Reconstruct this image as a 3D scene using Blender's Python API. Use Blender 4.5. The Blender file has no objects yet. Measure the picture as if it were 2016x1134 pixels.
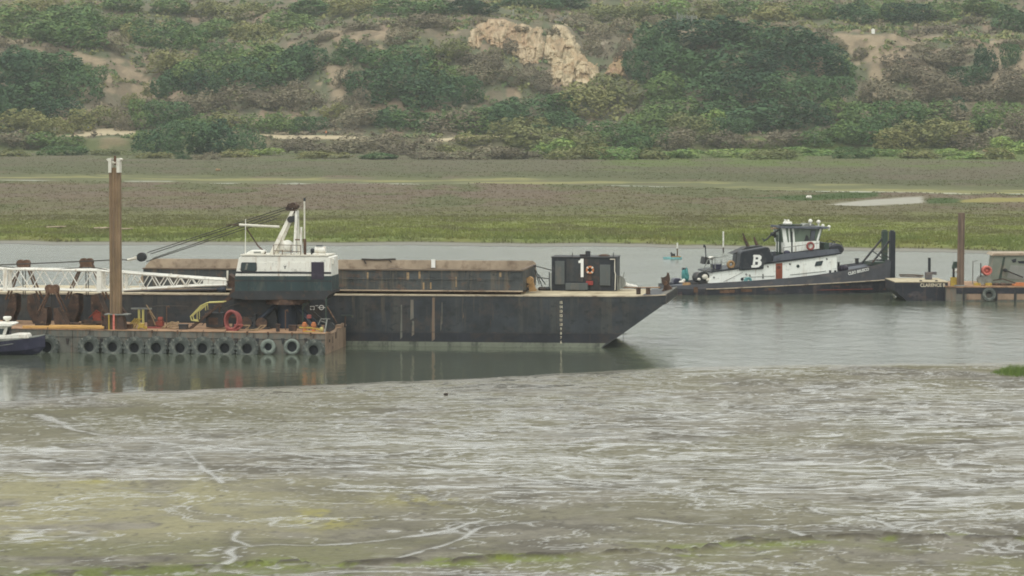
import bpy, math, random
import numpy as np
from mathutils import Vector, Matrix

# ------------------------------------------------------------------ camera, sky, sun, exposure
scene = bpy.context.scene
H = 19.0            # camera height above the water
FPX = 7255.0        # focal length in pixels of the 2016 px wide photograph
CX, CY = 1008.0, 567.0
PITCH = math.atan(395.0 / FPX)
cam_d = bpy.data.cameras.new('camera')
cam_d.sensor_width = 36.0
cam_d.lens = 36.0 * FPX / 2016.0
cam_d.clip_start = 1.0
cam_d.clip_end = 6000.0
cam = bpy.data.objects.new('camera', cam_d)
scene.collection.objects.link(cam)
cam.location = (0, 0, H)
cam.rotation_euler = (math.radians(90) - PITCH, 0, 0)
scene.camera = cam

SUN_EL, SUN_AZ = math.radians(62), math.radians(200)
world = bpy.data.worlds.new('World')
scene.world = world
world.use_nodes = True
wn = world.node_tree.nodes
wl = world.node_tree.links
wn.clear()
wo = wn.new('ShaderNodeOutputWorld')
bg = wn.new('ShaderNodeBackground')
sky = wn.new('ShaderNodeTexSky')
sky.sky_type = 'NISHITA'
sky.sun_disc = False
sky.sun_elevation = SUN_EL
sky.sun_rotation = SUN_AZ
sky.air_density = 1.0
sky.dust_density = 6.0
sky.ozone_density = 1.0
hs = wn.new('ShaderNodeHueSaturation')      # an overcast layer takes the blue out of the sky
hs.inputs['Saturation'].default_value = 0.16
wl.new(sky.outputs[0], hs.inputs['Color'])
tint = wn.new('ShaderNodeMix')
tint.data_type = 'RGBA'
tint.blend_type = 'MULTIPLY'
tint.inputs[0].default_value = 1.0
tint.inputs[7].default_value = (1.0, 1.02, 0.98, 1)
wl.new(hs.outputs[0], tint.inputs[6])
# the cloud layer: the clear sky's glow is halved and an even pale grey of cloud is added
cloud = wn.new('ShaderNodeMix')
cloud.data_type = 'RGBA'
cloud.inputs[0].default_value = 0.72
cloud.inputs[7].default_value = (5.65, 5.8, 5.6, 1)
wl.new(tint.outputs[2], cloud.inputs[6])
wl.new(cloud.outputs[2], bg.inputs['Color'])
bg.inputs['Strength'].default_value = 0.15
wl.new(bg.outputs[0], wo.inputs['Surface'])

sun_d = bpy.data.lights.new('sun', 'SUN')
sun_d.energy = 0.5
sun_d.angle = math.radians(25)
sun_d.color = (1.0, 0.96, 0.9)
sun = bpy.data.objects.new('sun', sun_d)
scene.collection.objects.link(sun)
# the lamp shines down from the sky's sun: azimuth is measured from +Y, clockwise seen from above
sdir = Vector((math.sin(SUN_AZ) * math.cos(SUN_EL), math.cos(SUN_AZ) * math.cos(SUN_EL), math.sin(SUN_EL)))
sun.rotation_euler = (-sdir).to_track_quat('-Z', 'Y').to_euler()
sun.location = (0, 0, 200)

scene.view_settings.view_transform = 'Standard'
scene.view_settings.look = 'None'
scene.view_settings.gamma = 1.0
scene.view_settings.use_curve_mapping = False
scene.view_settings.exposure = 0.55
scene.render.engine = 'CYCLES'
scene.cycles.use_denoising = True
scene.cycles.use_adaptive_sampling = False
scene.cycles.max_bounces = 6
scene.cycles.volume_bounces = 1
scene.cycles.pixel_filter_type = 'BLACKMAN_HARRIS'
scene.cycles.filter_width = 1.8

# ------------------------------------------------------------------ helpers
rnd = random.Random(7)
rng = np.random.default_rng(11)
COL = scene.collection


def lin(r, g, b):
    f = lambda v: (v / 255 / 12.92) if v <= 10 else ((v / 255 + 0.055) / 1.055) ** 2.4
    return (f(r), f(g), f(b))


SA, CA = math.sin(PITCH), math.cos(PITCH)


def ray(px, py):
    a = (np.asarray(px, float) - CX) / FPX
    b = (CY - np.asarray(py, float)) / FPX
    return a, CA + SA * b, -SA + CA * b       # world x, y, z of the ray through a pixel


def project(X, Y, Z):
    X, Y, Z = (np.asarray(v, float) for v in (X, Y, Z))
    fw = Y * CA - (Z - H) * SA
    up = Y * SA + (Z - H) * CA
    return CX + FPX * X / fw, CY - FPX * up / fw


def ground_at(px, py, z=0.0):
    dx, dy, dz = ray(px, py)
    l = (z - H) / dz
    return l * dx, l * dy


class Frame:
    """a place on the water: origin, heading, and local axes s (along), t (away), z (up)"""
    def __init__(self, px, py, deg, z=0.0):
        x, y = ground_at(px, py, z)
        self.o = Vector((float(x), float(y), 0.0))
        self.a = math.radians(deg)
        self.u = Vector((math.cos(self.a), math.sin(self.a), 0))
        self.v = Vector((-math.sin(self.a), math.cos(self.a), 0))

    def p(self, px, py, t=0.0):
        dx, dy, dz = (float(q) for q in ray(px, py))
        d = Vector((dx, dy, dz))
        c = Vector((0, 0, H))
        l = (t + (self.o - c).dot(self.v)) / d.dot(self.v)
        w = c + d * l - self.o
        return (w.dot(self.u), t, w.z)

    def on(self, px, py, z):
        """local point where the pixel's ray meets the level z"""
        x, y = ground_at(px, py, z)
        w = Vector((float(x), float(y), 0)) - self.o
        return (w.dot(self.u), w.dot(self.v), z)

    def world(self, p):
        q = self.o + self.u * p[0] + self.v * p[1]
        return Vector((q.x, q.y, p[2]))


OFF = {}


def tag(o, label=None, cat=None, group=None, kind=None):
    if label: o['label'] = label
    if cat: o['category'] = cat
    if group: o['group'] = group
    if kind: o['kind'] = kind
    return o


def thing(name, F, base, label, cat, group=None):
    o = bpy.data.objects.new(name, None)
    COL.objects.link(o)
    o.empty_display_size = 0.3
    o.location = F.world(base)
    o.rotation_euler = (0, 0, F.a)
    OFF[o.name] = Vector(base)
    return tag(o, label, cat, group)


def copy_thing(o, loc, rotz=None, label=None, scale=None):
    c = o.copy()
    COL.objects.link(c)
    c.location = loc
    if rotz is not None: c.rotation_euler = (0, 0, rotz)
    if scale is not None: c.scale = scale
    if label: c['label'] = label
    for ch in o.children:
        d = ch.copy()
        COL.objects.link(d)
        d.parent = c
        for g in ch.children:
            e = g.copy()
            COL.objects.link(e)
            e.parent = d
    return c


class MB:
    def __init__(self):
        self.v = []
        self.f = []
        self.cut = []

    def add(self, vs, fs):
        n = len(self.v)
        self.cut.append((n, len(self.f)))
        self.v += [tuple(q) for q in vs]
        self.f += [tuple(i + n for i in f) for f in fs]
        return self

    def box(self, x0, x1, y0, y1, z0, z1):
        vs = [(x, y, z) for x in (x0, x1) for y in (y0, y1) for z in (z0, z1)]
        return self.add(vs, [(0, 1, 3, 2), (4, 6, 7, 5), (0, 4, 5, 1), (2, 3, 7, 6), (0, 2, 6, 4), (1, 5, 7, 3)])

    def prism(self, poly, t0, t1, taper=None):
        """a side outline of (s, z) points given depth from t0 to t1"""
        n = len(poly)
        p2 = taper or poly
        vs = [(s, t0, z) for s, z in poly] + [(s, t1, z) for s, z in p2]
        fs = [tuple(range(n)), tuple(range(2 * n - 1, n - 1, -1))]
        fs += [(i, i + n, (i + 1) % n + n, (i + 1) % n) for i in range(n)]
        return self.add(vs, fs)

    def slab(self, poly, z0, z1):
        """a plan outline of (s, t) points given height from z0 to z1"""
        n = len(poly)
        vs = [(s, t, z0) for s, t in poly] + [(s, t, z1) for s, t in poly]
        fs = [tuple(range(n)), tuple(range(2 * n - 1, n - 1, -1))]
        fs += [(i, i + n, (i + 1) % n + n, (i + 1) % n) for i in range(n)]
        return self.add(vs, fs)

    def cyl(self, p0, p1, r0, r1=None, n=10):
        r1 = r0 if r1 is None else r1
        p0, p1 = Vector(p0), Vector(p1)
        d = (p1 - p0)
        if d.length < 1e-6: return self
        d.normalize()
        a = d.orthogonal().normalized()
        b = d.cross(a)
        vs = []
        for p, r in ((p0, r0), (p1, r1)):
            vs += [p + a * r * math.cos(2 * math.pi * i / n) + b * r * math.sin(2 * math.pi * i / n) for i in range(n)]
        fs = [(i, (i + 1) % n, (i + 1) % n + n, i + n) for i in range(n)]
        fs += [tuple(range(n - 1, -1, -1)), tuple(range(n, 2 * n))]
        return self.add(vs, fs)

    def tube(self, pts, r, n=8):
        for a, b in zip(pts[:-1], pts[1:]):
            self.cyl(a, b, r, r, n)
        for q in pts[1:-1]:
            self.ball(q, r, r, r, 6, 4)
        return self

    def ball(self, c, rx, ry=None, rz=None, n=12, m=8):
        ry = rx if ry is None else ry
        rz = rx if rz is None else rz
        vs = [(c[0], c[1], c[2] + rz)]
        for j in range(1, m):
            th = math.pi * j / m
            for i in range(n):
                ph = 2 * math.pi * i / n
                vs.append((c[0] + rx * math.sin(th) * math.cos(ph), c[1] + ry * math.sin(th) * math.sin(ph), c[2] + rz * math.cos(th)))
        vs.append((c[0], c[1], c[2] - rz))
        fs = [(0, 1 + i, 1 + (i + 1) % n) for i in range(n)]
        for j in range(m - 2):
            o = 1 + j * n
            fs += [(o + i, o + n + i, o + n + (i + 1) % n, o + (i + 1) % n) for i in range(n)]
        o = 1 + (m - 2) * n
        fs += [(o + (i + 1) % n, o + i, len(vs) - 1) for i in range(n)]
        return self.add(vs, fs)

    def ring(self, c, R, r, axis='y', n=28, m=10, sx=1.0, sz=1.0):
        vs, fs = [], []
        for i in range(n):
            a = 2 * math.pi * i / n
            for j in range(m):
                b = 2 * math.pi * j / m
                q = R + r * math.cos(b)
                h = r * math.sin(b)
                x, z = q * math.cos(a) * sx, q * math.sin(a) * sz
                vs.append({'y': (c[0] + x, c[1] + h, c[2] + z), 'z': (c[0] + x, c[1] + z, c[2] + h), 'x': (c[0] + h, c[1] + x, c[2] + z)}[axis])
        for i in range(n):
            for j in range(m):
                fs.append((i * m + j, ((i + 1) % n) * m + j, ((i + 1) % n) * m + (j + 1) % m, i * m + (j + 1) % m))
        return self.add(vs, fs)

    def lathe(self, c, prof, axis='y', n=28, close=True):
        """profile of (radius, height along axis) turned round the axis"""
        vs, fs, m = [], [], len(prof)
        for i in range(n):
            a = 2 * math.pi * i / n
            for r, h in prof:
                x, z = r * math.cos(a), r * math.sin(a)
                vs.append({'y': (c[0] + x, c[1] + h, c[2] + z), 'z': (c[0] + x, c[1] + z, c[2] + h), 'x': (c[0] + h, c[1] + x, c[2] + z)}[axis])
        for i in range(n):
            for j in range(m if close else m - 1):
                fs.append((i * m + j, ((i + 1) % n) * m + j, ((i + 1) % n) * m + (j + 1) % m, i * m + (j + 1) % m))
        return self.add(vs, fs)

    def build_each(self, name, mat, parent, **kw):
        """every shape added becomes a part of its own"""
        ends = self.cut[1:] + [(len(self.v), len(self.f))]
        for (v0, f0), (v1, f1) in zip(self.cut, ends):
            m = MB()
            m.add(self.v[v0:v1], [tuple(i - v0 for i in f) for f in self.f[f0:f1]])
            m.build(name, mat, parent, **kw)

    def build(self, name, mat, parent=None, F=None, base=None, bevel=0.0, smooth=False, label=None):
        off = Vector(base) if base is not None else (OFF.get(parent.name, Vector((0, 0, 0))) if parent else Vector((0, 0, 0)))
        me = bpy.data.meshes.new(name)
        me.from_pydata([tuple(Vector(q) - off) for q in self.v], [], self.f)
        me.validate()
        me.materials.append(mat)
        import bmesh
        bm = bmesh.new()
        bm.from_mesh(me)
        bmesh.ops.recalc_face_normals(bm, faces=bm.faces)
        bm.to_mesh(me)
        bm.free()
        if smooth:
            me.shade_smooth()
        o = bpy.data.objects.new(name, me)
        COL.objects.link(o)
        if parent is not None:
            o.parent = parent
            OFF[o.name] = off
        elif F is not None:
            o.location = F.world(tuple(off))
            o.rotation_euler = (0, 0, F.a)
            OFF[o.name] = off
        if bevel:
            b = o.modifiers.new('bevel', 'BEVEL')
            b.width = bevel
            b.segments = 1
            b.limit_method = 'ANGLE'
        if label: o['label'] = label
        return o


def text_mesh(name, body, mat, parent, origin, size, ang=0.0, shear=0.0, bold=0.0, extrude=0.012, xs=1.0, align='LEFT'):
    """flat lettering standing on a plane facing -t (towards the photographer)"""
    cu = bpy.data.curves.new(name, 'FONT')
    cu.body = body
    cu.size = size
    cu.shear = shear
    cu.offset = bold
    cu.extrude = extrude
    cu.align_x = align
    cu.resolution_u = 4
    tmp = bpy.data.objects.new(name + '_curve', cu)
    COL.objects.link(tmp)
    dg = bpy.context.evaluated_depsgraph_get()
    me = bpy.data.meshes.new_from_object(tmp.evaluated_get(dg))
    bpy.data.objects.remove(tmp)
    bpy.data.curves.remove(cu)
    me.name = name
    off = OFF.get(parent.name, Vector((0, 0, 0)))
    m = (Matrix.Translation(Vector(origin) - off) @ Matrix.Rotation(-ang, 4, 'Y') @ Matrix.Rotation(math.radians(90), 4, 'X')
         @ Matrix.Diagonal((xs, 1, 1, 1)))
    me.transform(m)
    me.materials.clear()
    me.materials.append(mat)
    o = bpy.data.objects.new(name, me)
    COL.objects.link(o)
    o.parent = parent
    OFF[o.name] = off
    return o


def outline_mesh(name, loops, mat, parent, t, thick=0.03):
    """a filled shape with holes: loops of (s, z), standing at depth t and facing -t"""
    cu = bpy.data.curves.new(name, 'CURVE')
    cu.dimensions = '2D'
    cu.fill_mode = 'BOTH'
    cu.extrude = thick / 2
    for lp in loops:
        sp = cu.splines.new('POLY')
        sp.points.add(len(lp) - 1)
        for q, (s, z) in zip(sp.points, lp):
            q.co = (s, z, 0, 1)
        sp.use_cyclic_u = True
    tmp = bpy.data.objects.new(name + '_curve', cu)
    COL.objects.link(tmp)
    dg = bpy.context.evaluated_depsgraph_get()
    me = bpy.data.meshes.new_from_object(tmp.evaluated_get(dg))
    bpy.data.objects.remove(tmp)
    bpy.data.curves.remove(cu)
    me.name = name
    off = OFF.get(parent.name, Vector((0, 0, 0)))
    me.transform(Matrix.Translation(Vector((0, t, 0)) - off) @ Matrix.Rotation(math.radians(90), 4, 'X'))
    me.materials.clear()
    me.materials.append(mat)
    o = bpy.data.objects.new(name, me)
    COL.objects.link(o)
    o.parent = parent
    OFF[o.name] = off
    return o


# ------------------------------------------------------------------ materials
def M(name, base, dirt=None, amt=0.45, sc=(1, 1, 1), ns=1.6, rough=0.6, metal=0.0, var=0.25, bump=0.0, spec=0.35, dirt2=None, amt2=0.3, sc2=(1, 1, 1), soft=0.18, run=None, run_amt=0.3):
    m = bpy.data.materials.new(name)
    m.use_nodes = True
    nt = m.node_tree
    N, L = nt.nodes, nt.links
    bs = N['Principled BSDF']
    bs.inputs['Roughness'].default_value = rough
    bs.inputs['Metallic'].default_value = metal
    bs.inputs['Specular IOR Level'].default_value = spec
    tc = N.new('ShaderNodeTexCoord')

    def noise(scale, s3, detail=5.0, w=0.0):
        mp = N.new('ShaderNodeMapping')
        mp.inputs['Scale'].default_value = s3
        mp.inputs['Location'].default_value = (w * 3.1, w * 1.7, w * 5.3)
        L.new(tc.outputs['Object'], mp.inputs['Vector'])
        n = N.new('ShaderNodeTexNoise')
        n.inputs['Scale'].default_value = scale
        n.inputs['Detail'].default_value = detail
        n.inputs['Roughness'].default_value = 0.62
        L.new(mp.outputs[0], n.inputs['Vector'])
        return n.outputs['Fac']

    def mix(fac, a, b, mode='MIX'):
        x = N.new('ShaderNodeMix')
        x.data_type = 'RGBA'
        x.blend_type = mode
        for k, q in ((0, fac), (6, a), (7, b)):
            if isinstance(q, (tuple, list)): x.inputs[k].default_value = (*q[:3], 1)
            elif isinstance(q, (int, float)): x.inputs[k].default_value = q
            else: L.new(q, x.inputs[k])
        return x.outputs[2]

    def ramp(fac, lo, hi):
        r = N.new('ShaderNodeMapRange')
        r.inputs[1].default_value, r.inputs[2].default_value = lo, hi
        r.clamp = True
        L.new(fac, r.inputs[0])
        return r.outputs[0]

    col = base
    v = noise(0.7, (1, 1, 1), 6.0, 1.0)
    dark = tuple(q * (1 - var) for q in base)
    light = tuple(min(0.9, q * (1 + var)) for q in base)
    col = mix(ramp(v, 0.3, 0.7), dark, light)
    if dirt is not None:
        th = 0.62 - amt * 0.3
        col = mix(ramp(noise(ns, sc, 6.0, 2.0), th, th + soft), col, dirt)
    if dirt2 is not None:
        th = 0.62 - amt2 * 0.3
        col = mix(ramp(noise(ns * 1.7, sc2, 6.0, 4.0), th, th + soft), col, dirt2)
    if run is not None:      # fine rust and salt runs down a side
        th = 0.66 - run_amt * 0.3
        col = mix(ramp(noise(1.0, (2.7, 2.7, 0.16), 8.0, 7.0), th, th + 0.14), col, run)
        col = mix(ramp(noise(1.3, (1.6, 1.6, 2.2), 6.0, 8.0), 0.56, 0.70), col, tuple(q * 0.6 for q in base))
    L.new(col, bs.inputs['Base Color']) if not isinstance(col, tuple) else None
    r = N.new('ShaderNodeMapRange')
    r.inputs[3].default_value, r.inputs[4].default_value = max(0.05, rough - 0.15), min(1.0, rough + 0.15)
    L.new(noise(4.0, (1, 1, 1), 4.0, 3.0), r.inputs[0])
    L.new(r.outputs[0], bs.inputs['Roughness'])
    if bump:
        b = N.new('ShaderNodeBump')
        b.inputs['Strength'].default_value = 0.6
        b.inputs['Distance'].default_value = bump
        L.new(noise(ns * 2.5, sc, 5.0, 5.0), b.inputs['Height'])
        L.new(b.outputs[0], bs.inputs['Normal'])
    return m


RUST = lin(100, 76, 60)
DUST = lin(150, 140, 120)
MT = dict(
    hull_black=M('hull_black', lin(50, 54, 58), lin(82, 82, 76), 0.32, (0.8, 0.8, 0.06), 1.0, 0.55, var=0.4, bump=0.03, dirt2=lin(76, 66, 58), amt2=0.42, sc2=(0.45, 0.45, 0.5), soft=0.3, run=lin(84, 78, 68), run_amt=0.26),
    hull_dark=M('hull_dark', lin(40, 42, 48), lin(66, 58, 52), 0.34, (0.5, 0.5, 0.5), 1.0, 0.55, var=0.35),
    hull_band=M('hull_band', lin(114, 118, 104), lin(70, 74, 66), 0.4, (1, 1, 0.5), 2.0, 0.7),
    bin_steel=M('bin_steel', lin(66, 70, 71), lin(108, 98, 84), 0.36, (1.2, 1.2, 0.12), 1.4, 0.6, var=0.3, bump=0.02, dirt2=lin(98, 78, 66), amt2=0.25, sc2=(0.6, 0.6, 0.9), run=lin(104, 94, 80), run_amt=0.3),
    bin_tan=M('bin_tan', lin(164, 148, 128), lin(120, 104, 88), 0.4, (0.8, 0.8, 0.8), 1.4, 0.85, var=0.2),
    bin_mud=M('bin_mud', lin(110, 96, 82), lin(84, 72, 64), 0.5, (0.6, 0.6, 1), 1.2, 0.85, var=0.3, bump=0.08),
    deck_pale=M('deck_pale', lin(182, 170, 142), lin(140, 124, 100), 0.42, (1, 1, 1), 0.9, 0.8, var=0.18),
    deck_rust=M('deck_rust', lin(160, 128, 100), lin(104, 84, 68), 0.45, (1, 1, 1), 0.9, 0.85, var=0.25),
    barge_grey=M('barge_grey', lin(106, 106, 98), lin(122, 106, 92), 0.34, (1, 1, 0.35), 1.0, 0.7, var=0.25, bump=0.02, dirt2=lin(70, 64, 58), amt2=0.28, sc2=(1.2, 1.2, 0.2), run=lin(124, 98, 78), run_amt=0.34),
    barge_end=M('barge_end', lin(150, 128, 108), lin(104, 84, 70), 0.36, (1, 1, 0.35), 1.2, 0.75, var=0.22),
    rub_rail=M('rub_rail', lin(168, 156, 136), lin(110, 96, 82), 0.35, (1, 1, 1), 1.5, 0.7),
    white=M('white_paint', lin(226, 224, 214), lin(186, 172, 150), 0.2, (1.4, 1.4, 0.3), 1.5, 0.45, var=0.06, dirt2=lin(150, 110, 80), amt2=0.08, sc2=(2, 2, 0.3), run=lin(168, 140, 112), run_amt=0.16),
    white_worn=M('white_worn', lin(212, 208, 194), lin(150, 120, 96), 0.25, (1.2, 1.2, 0.8), 2.4, 0.6, var=0.1),
    tug_white=M('tug_white', lin(236, 238, 230), lin(205, 200, 186), 0.22, (1.0, 1.0, 0.2), 1.6, 0.4, var=0.04, dirt2=lin(150, 116, 92), amt2=0.08, sc2=(2.2, 2.2, 0.25), run=lin(176, 154, 130), run_amt=0.14),
    cab_green=M('cab_green', lin(46, 62, 64), lin(80, 84, 76), 0.3, (1, 1, 0.3), 1.6, 0.5, var=0.2),
    dark_steel=M('dark_steel', lin(48, 50, 52), lin(80, 64, 54), 0.32, (1, 1, 1), 1.6, 0.6, var=0.3),
    black=M('black_paint', lin(38, 42, 48), lin(74, 74, 74), 0.25, (1, 1, 0.6), 1.6, 0.5, var=0.25),
    tug_black=M('tug_black', lin(42, 44, 51), lin(92, 84, 84), 0.28, (0.5, 0.5, 0.9), 1.1, 0.5, var=0.25, dirt2=lin(112, 76, 60), amt2=0.14, sc2=(0.6, 0.6, 1.4), run=lin(92, 80, 72), run_amt=0.3),
    tug_grey=M('tug_grey', lin(78, 79, 84), lin(106, 98, 94), 0.3, (0.6, 0.6, 1), 1.2, 0.6, var=0.2),
    roof_grey=M('roof_grey', lin(92, 96, 104), lin(70, 72, 76), 0.35, (1, 1, 1), 1.4, 0.7, var=0.15),
    rust=M('rust', RUST, lin(66, 50, 42), 0.5, (1, 1, 1), 2.2, 0.9, var=0.35, bump=0.02, dirt2=lin(150, 128, 104), amt2=0.12),
    rust_dark=M('rust_dark', lin(84, 66, 56), lin(52, 46, 44), 0.5, (1, 1, 1), 2.0, 0.9, var=0.35, bump=0.02, dirt2=lin(128, 108, 88), amt2=0.14),
    rust_red=M('rust_red', lin(130, 62, 48), lin(84, 58, 48), 0.4, (1, 1, 1), 2.0, 0.8, var=0.25),
    spud=M('spud_steel', lin(130, 108, 84), lin(108, 92, 76), 0.5, (3.0, 3.0, 0.12), 1.4, 0.85, var=0.25, dirt2=lin(140, 122, 80), amt2=0.2, sc2=(3, 3, 0.1)),
    pile_wood=M('pile_wood', lin(114, 96, 82), lin(84, 72, 64), 0.5, (3.0, 3.0, 0.12), 1.6, 0.9, var=0.2),
    rubber=M('rubber', lin(82, 87, 83), lin(128, 130, 120), 0.4, (1, 1, 1), 3.0, 0.85, var=0.3),
    rubber_pale=M('rubber_pale', lin(120, 128, 120), lin(74, 80, 78), 0.35, (1, 1, 1), 3.0, 0.85, var=0.2),
    yellow=M('yellow_paint', lin(170, 146, 66), lin(140, 104, 60), 0.3, (1, 1, 1), 3.0, 0.6, var=0.15),
    pale_yellow=M('pale_yellow', lin(182, 174, 108), lin(150, 132, 90), 0.25, (1, 1, 1), 3.0, 0.6, var=0.12),
    orange=M('orange_paint', lin(180, 114, 72), lin(150, 92, 60), 0.3, (1, 1, 1), 3.0, 0.6, var=0.15),
    red_hose=M('red_hose', lin(140, 76, 72), lin(120, 70, 64), 0.3, (1, 1, 1), 3.0, 0.7, var=0.18),
    red=M('red_paint', lin(142, 58, 54), lin(120, 60, 54), 0.25, (1, 1, 1), 3.0, 0.6, var=0.15),
    pink=M('pink_net', lin(204, 120, 108), lin(176, 84, 74), 0.4, (1, 1, 1), 4.0, 0.8, var=0.2),
    teal=M('teal_tarp', lin(74, 138, 136), lin(52, 98, 102), 0.35, (1, 1, 1), 3.0, 0.7, var=0.2),
    teal_rope=M('teal_rope', lin(120, 172, 172), lin(80, 130, 136), 0.4, (1, 1, 1), 5.0, 0.8, var=0.2),
    blue=M('blue_paint', lin(38, 46, 58), lin(36, 42, 52), 0.35, (1, 1, 1), 2.0, 0.55, var=0.2),
    navy=M('navy_hull', lin(46, 46, 64), lin(70, 68, 86), 0.25, (1, 1, 1), 1.5, 0.35, var=0.15),
    purple_door=M('door_dark', lin(50, 44, 58), lin(64, 58, 70), 0.3, (1, 1, 1), 1.5, 0.5, var=0.15),
    brown_door=M('brown_door', lin(136, 74, 54), lin(104, 60, 46), 0.35, (1, 1, 0.4), 2.0, 0.7, var=0.15),
    tan_coil=M('tan_coil', lin(160, 128, 88), lin(120, 92, 62), 0.4, (1, 1, 1), 4.0, 0.8, var=0.2),
    rope=M('rope', lin(150, 128, 98), lin(108, 90, 70), 0.4, (1, 1, 1), 5.0, 0.9, var=0.2),
    cable=M('cable', lin(62, 58, 54), None, var=0.2, rough=0.6),
    panel_grey=M('panel_grey', lin(82, 87, 87), lin(104, 98, 90), 0.25, (1, 1, 0.4), 1.6, 0.6, var=0.15),
    glass=M('window_glass', lin(44, 58, 60), lin(96, 112, 110), 0.2, (1, 1, 1), 1.4, 0.12, var=0.2, spec=0.6),
    glass_green=M('pilothouse_glass', lin(98, 112, 96), lin(70, 82, 74), 0.3, (1, 1, 1), 1.4, 0.12, var=0.15, spec=0.6),
    dome_grey=M('weathered_grey', lin(134, 136, 130), lin(104, 104, 98), 0.4, (1, 1, 0.6), 1.2, 0.75, var=0.18),
    house_green=M('house_grey_green', lin(118, 124, 112), lin(140, 132, 118), 0.4, (1, 1, 0.6), 1.2, 0.75, var=0.18),
    roof_tan=M('roof_tan', lin(166, 150, 130), lin(136, 120, 102), 0.35, (1, 1, 1), 1.4, 0.85, var=0.12),
    numerals=M('numerals', lin(206, 196, 172), lin(150, 120, 90), 0.3, (1, 1, 1), 4.0, 0.7, var=0.1),
    letter_white=M('letter_white', lin(232, 232, 226), lin(200, 196, 186), 0.2, (1, 1, 1), 4.0, 0.6, var=0.05),
    oct_green=M('green_steel', lin(54, 68, 60), lin(92, 84, 66), 0.3, (1, 1, 1), 2.0, 0.6, var=0.2),
    shirt_orange=M('orange_shirt', lin(206, 130, 96), None, var=0.1, rough=0.9),
    shirt_blue=M('blue_shirt', lin(120, 140, 176), None, var=0.1, rough=0.9),
    trousers=M('trousers', lin(70, 66, 66), None, var=0.1, rough=0.9),
    skin=M('skin', lin(176, 130, 104), None, var=0.05, rough=0.6),
    cloth_white=M('white_cloth', lin(214, 210, 200), None, var=0.06, rough=0.9),
    fence_grey=M('fence_grey', lin(160, 164, 160), None, var=0.1, rough=0.7),
)

# ------------------------------------------------------------------ noise and terrain
def _hash(ix, iy, seed):
    h = (ix.astype(np.int64) * 374761393 + iy.astype(np.int64) * 668265263 + seed * 1442695041) & 0x7fffffff
    h = ((h ^ (h >> 13)) * 1274126177) & 0x7fffffff
    h = (h ^ (h >> 16)) & 0xffff
    return h / 65535.0


def vnoise(x, y, seed=0):
    x, y = np.asarray(x, float), np.asarray(y, float)
    ix, iy = np.floor(x), np.floor(y)
    fx, fy = x - ix, y - iy
    fx, fy = fx * fx * (3 - 2 * fx), fy * fy * (3 - 2 * fy)
    a, b = _hash(ix, iy, seed), _hash(ix + 1, iy, seed)
    c, d = _hash(ix, iy + 1, seed), _hash(ix + 1, iy + 1, seed)
    return (a * (1 - fx) + b * fx) * (1 - fy) + (c * (1 - fx) + d * fx) * fy


def fbm(x, y, octaves=5, seed=0, gain=0.5):
    s, a, t = 0.0, 1.0, 0.0
    x, y = np.asarray(x, float), np.asarray(y, float)
    for k in range(octaves):
        s = s + a * vnoise(x + 17.3 * k, y - 9.1 * k, seed + k)
        t += a
        a *= gain
        x, y = x * 2.03, y * 2.03
    return s / t


def sst(a, b, v):
    q = np.clip((v - a) / (b - a), 0, 1)
    return q * q * (3 - 2 * q)


def blend(c0, c1, w):
    return c0 * (1 - w[..., None]) + np.asarray(c1) * w[..., None]


def poly_sd(px, py, poly):
    """signed distance to a polygon, positive inside"""
    px, py = np.asarray(px, float), np.asarray(py, float)
    d = np.full(px.shape, 1e9)
    ins = np.zeros(px.shape, bool)
    n = len(poly)
    for i in range(n):
        x0, y0 = poly[i]
        x1, y1 = poly[(i + 1) % n]
        ex, ey = x1 - x0, y1 - y0
        t = np.clip(((px - x0) * ex + (py - y0) * ey) / (ex * ex + ey * ey + 1e-9), 0, 1)
        d = np.minimum(d, np.hypot(px - x0 - t * ex, py - y0 - t * ey))
        c = ((y0 > py) != (y1 > py)) & (px < (x1 - x0) * (py - y0) / (y1 - y0 + 1e-12) + x0)
        ins ^= c
    return np.where(ins, d, -d)


def line_d(px, py, pts):
    d = np.full(np.shape(px), 1e9)
    for (x0, y0), (x1, y1) in zip(pts[:-1], pts[1:]):
        ex, ey = x1 - x0, y1 - y0
        t = np.clip(((px - x0) * ex + (py - y0) * ey) / (ex * ex + ey * ey + 1e-9), 0, 1)
        d = np.minimum(d, np.hypot(px - x0 - t * ex, py - y0 - t * ey))
    return d


def to_world(pts, z=0.0):
    return [tuple(float(q) for q in ground_at(px, py, z)) for px, py in pts]


def grid_object(name, X, Y, Z, col, wet, mat, kind='structure', keep=None):
    ny, nx = X.shape
    co = np.stack([X, Y, Z], -1).reshape(-1, 3).astype(np.float32)
    i = np.arange(ny * nx).reshape(ny, nx)
    q = np.stack([i[:-1, :-1], i[:-1, 1:], i[1:, 1:], i[1:, :-1]], -1).reshape(-1, 4)
    if keep is not None:
        k = keep[:-1, :-1] & keep[:-1, 1:] & keep[1:, 1:] & keep[1:, :-1]
        q = q[k.reshape(-1)]
    return raw_mesh(name, co, q, col.reshape(-1, 3), wet.reshape(-1), mat, kind, smooth=True)


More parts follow.
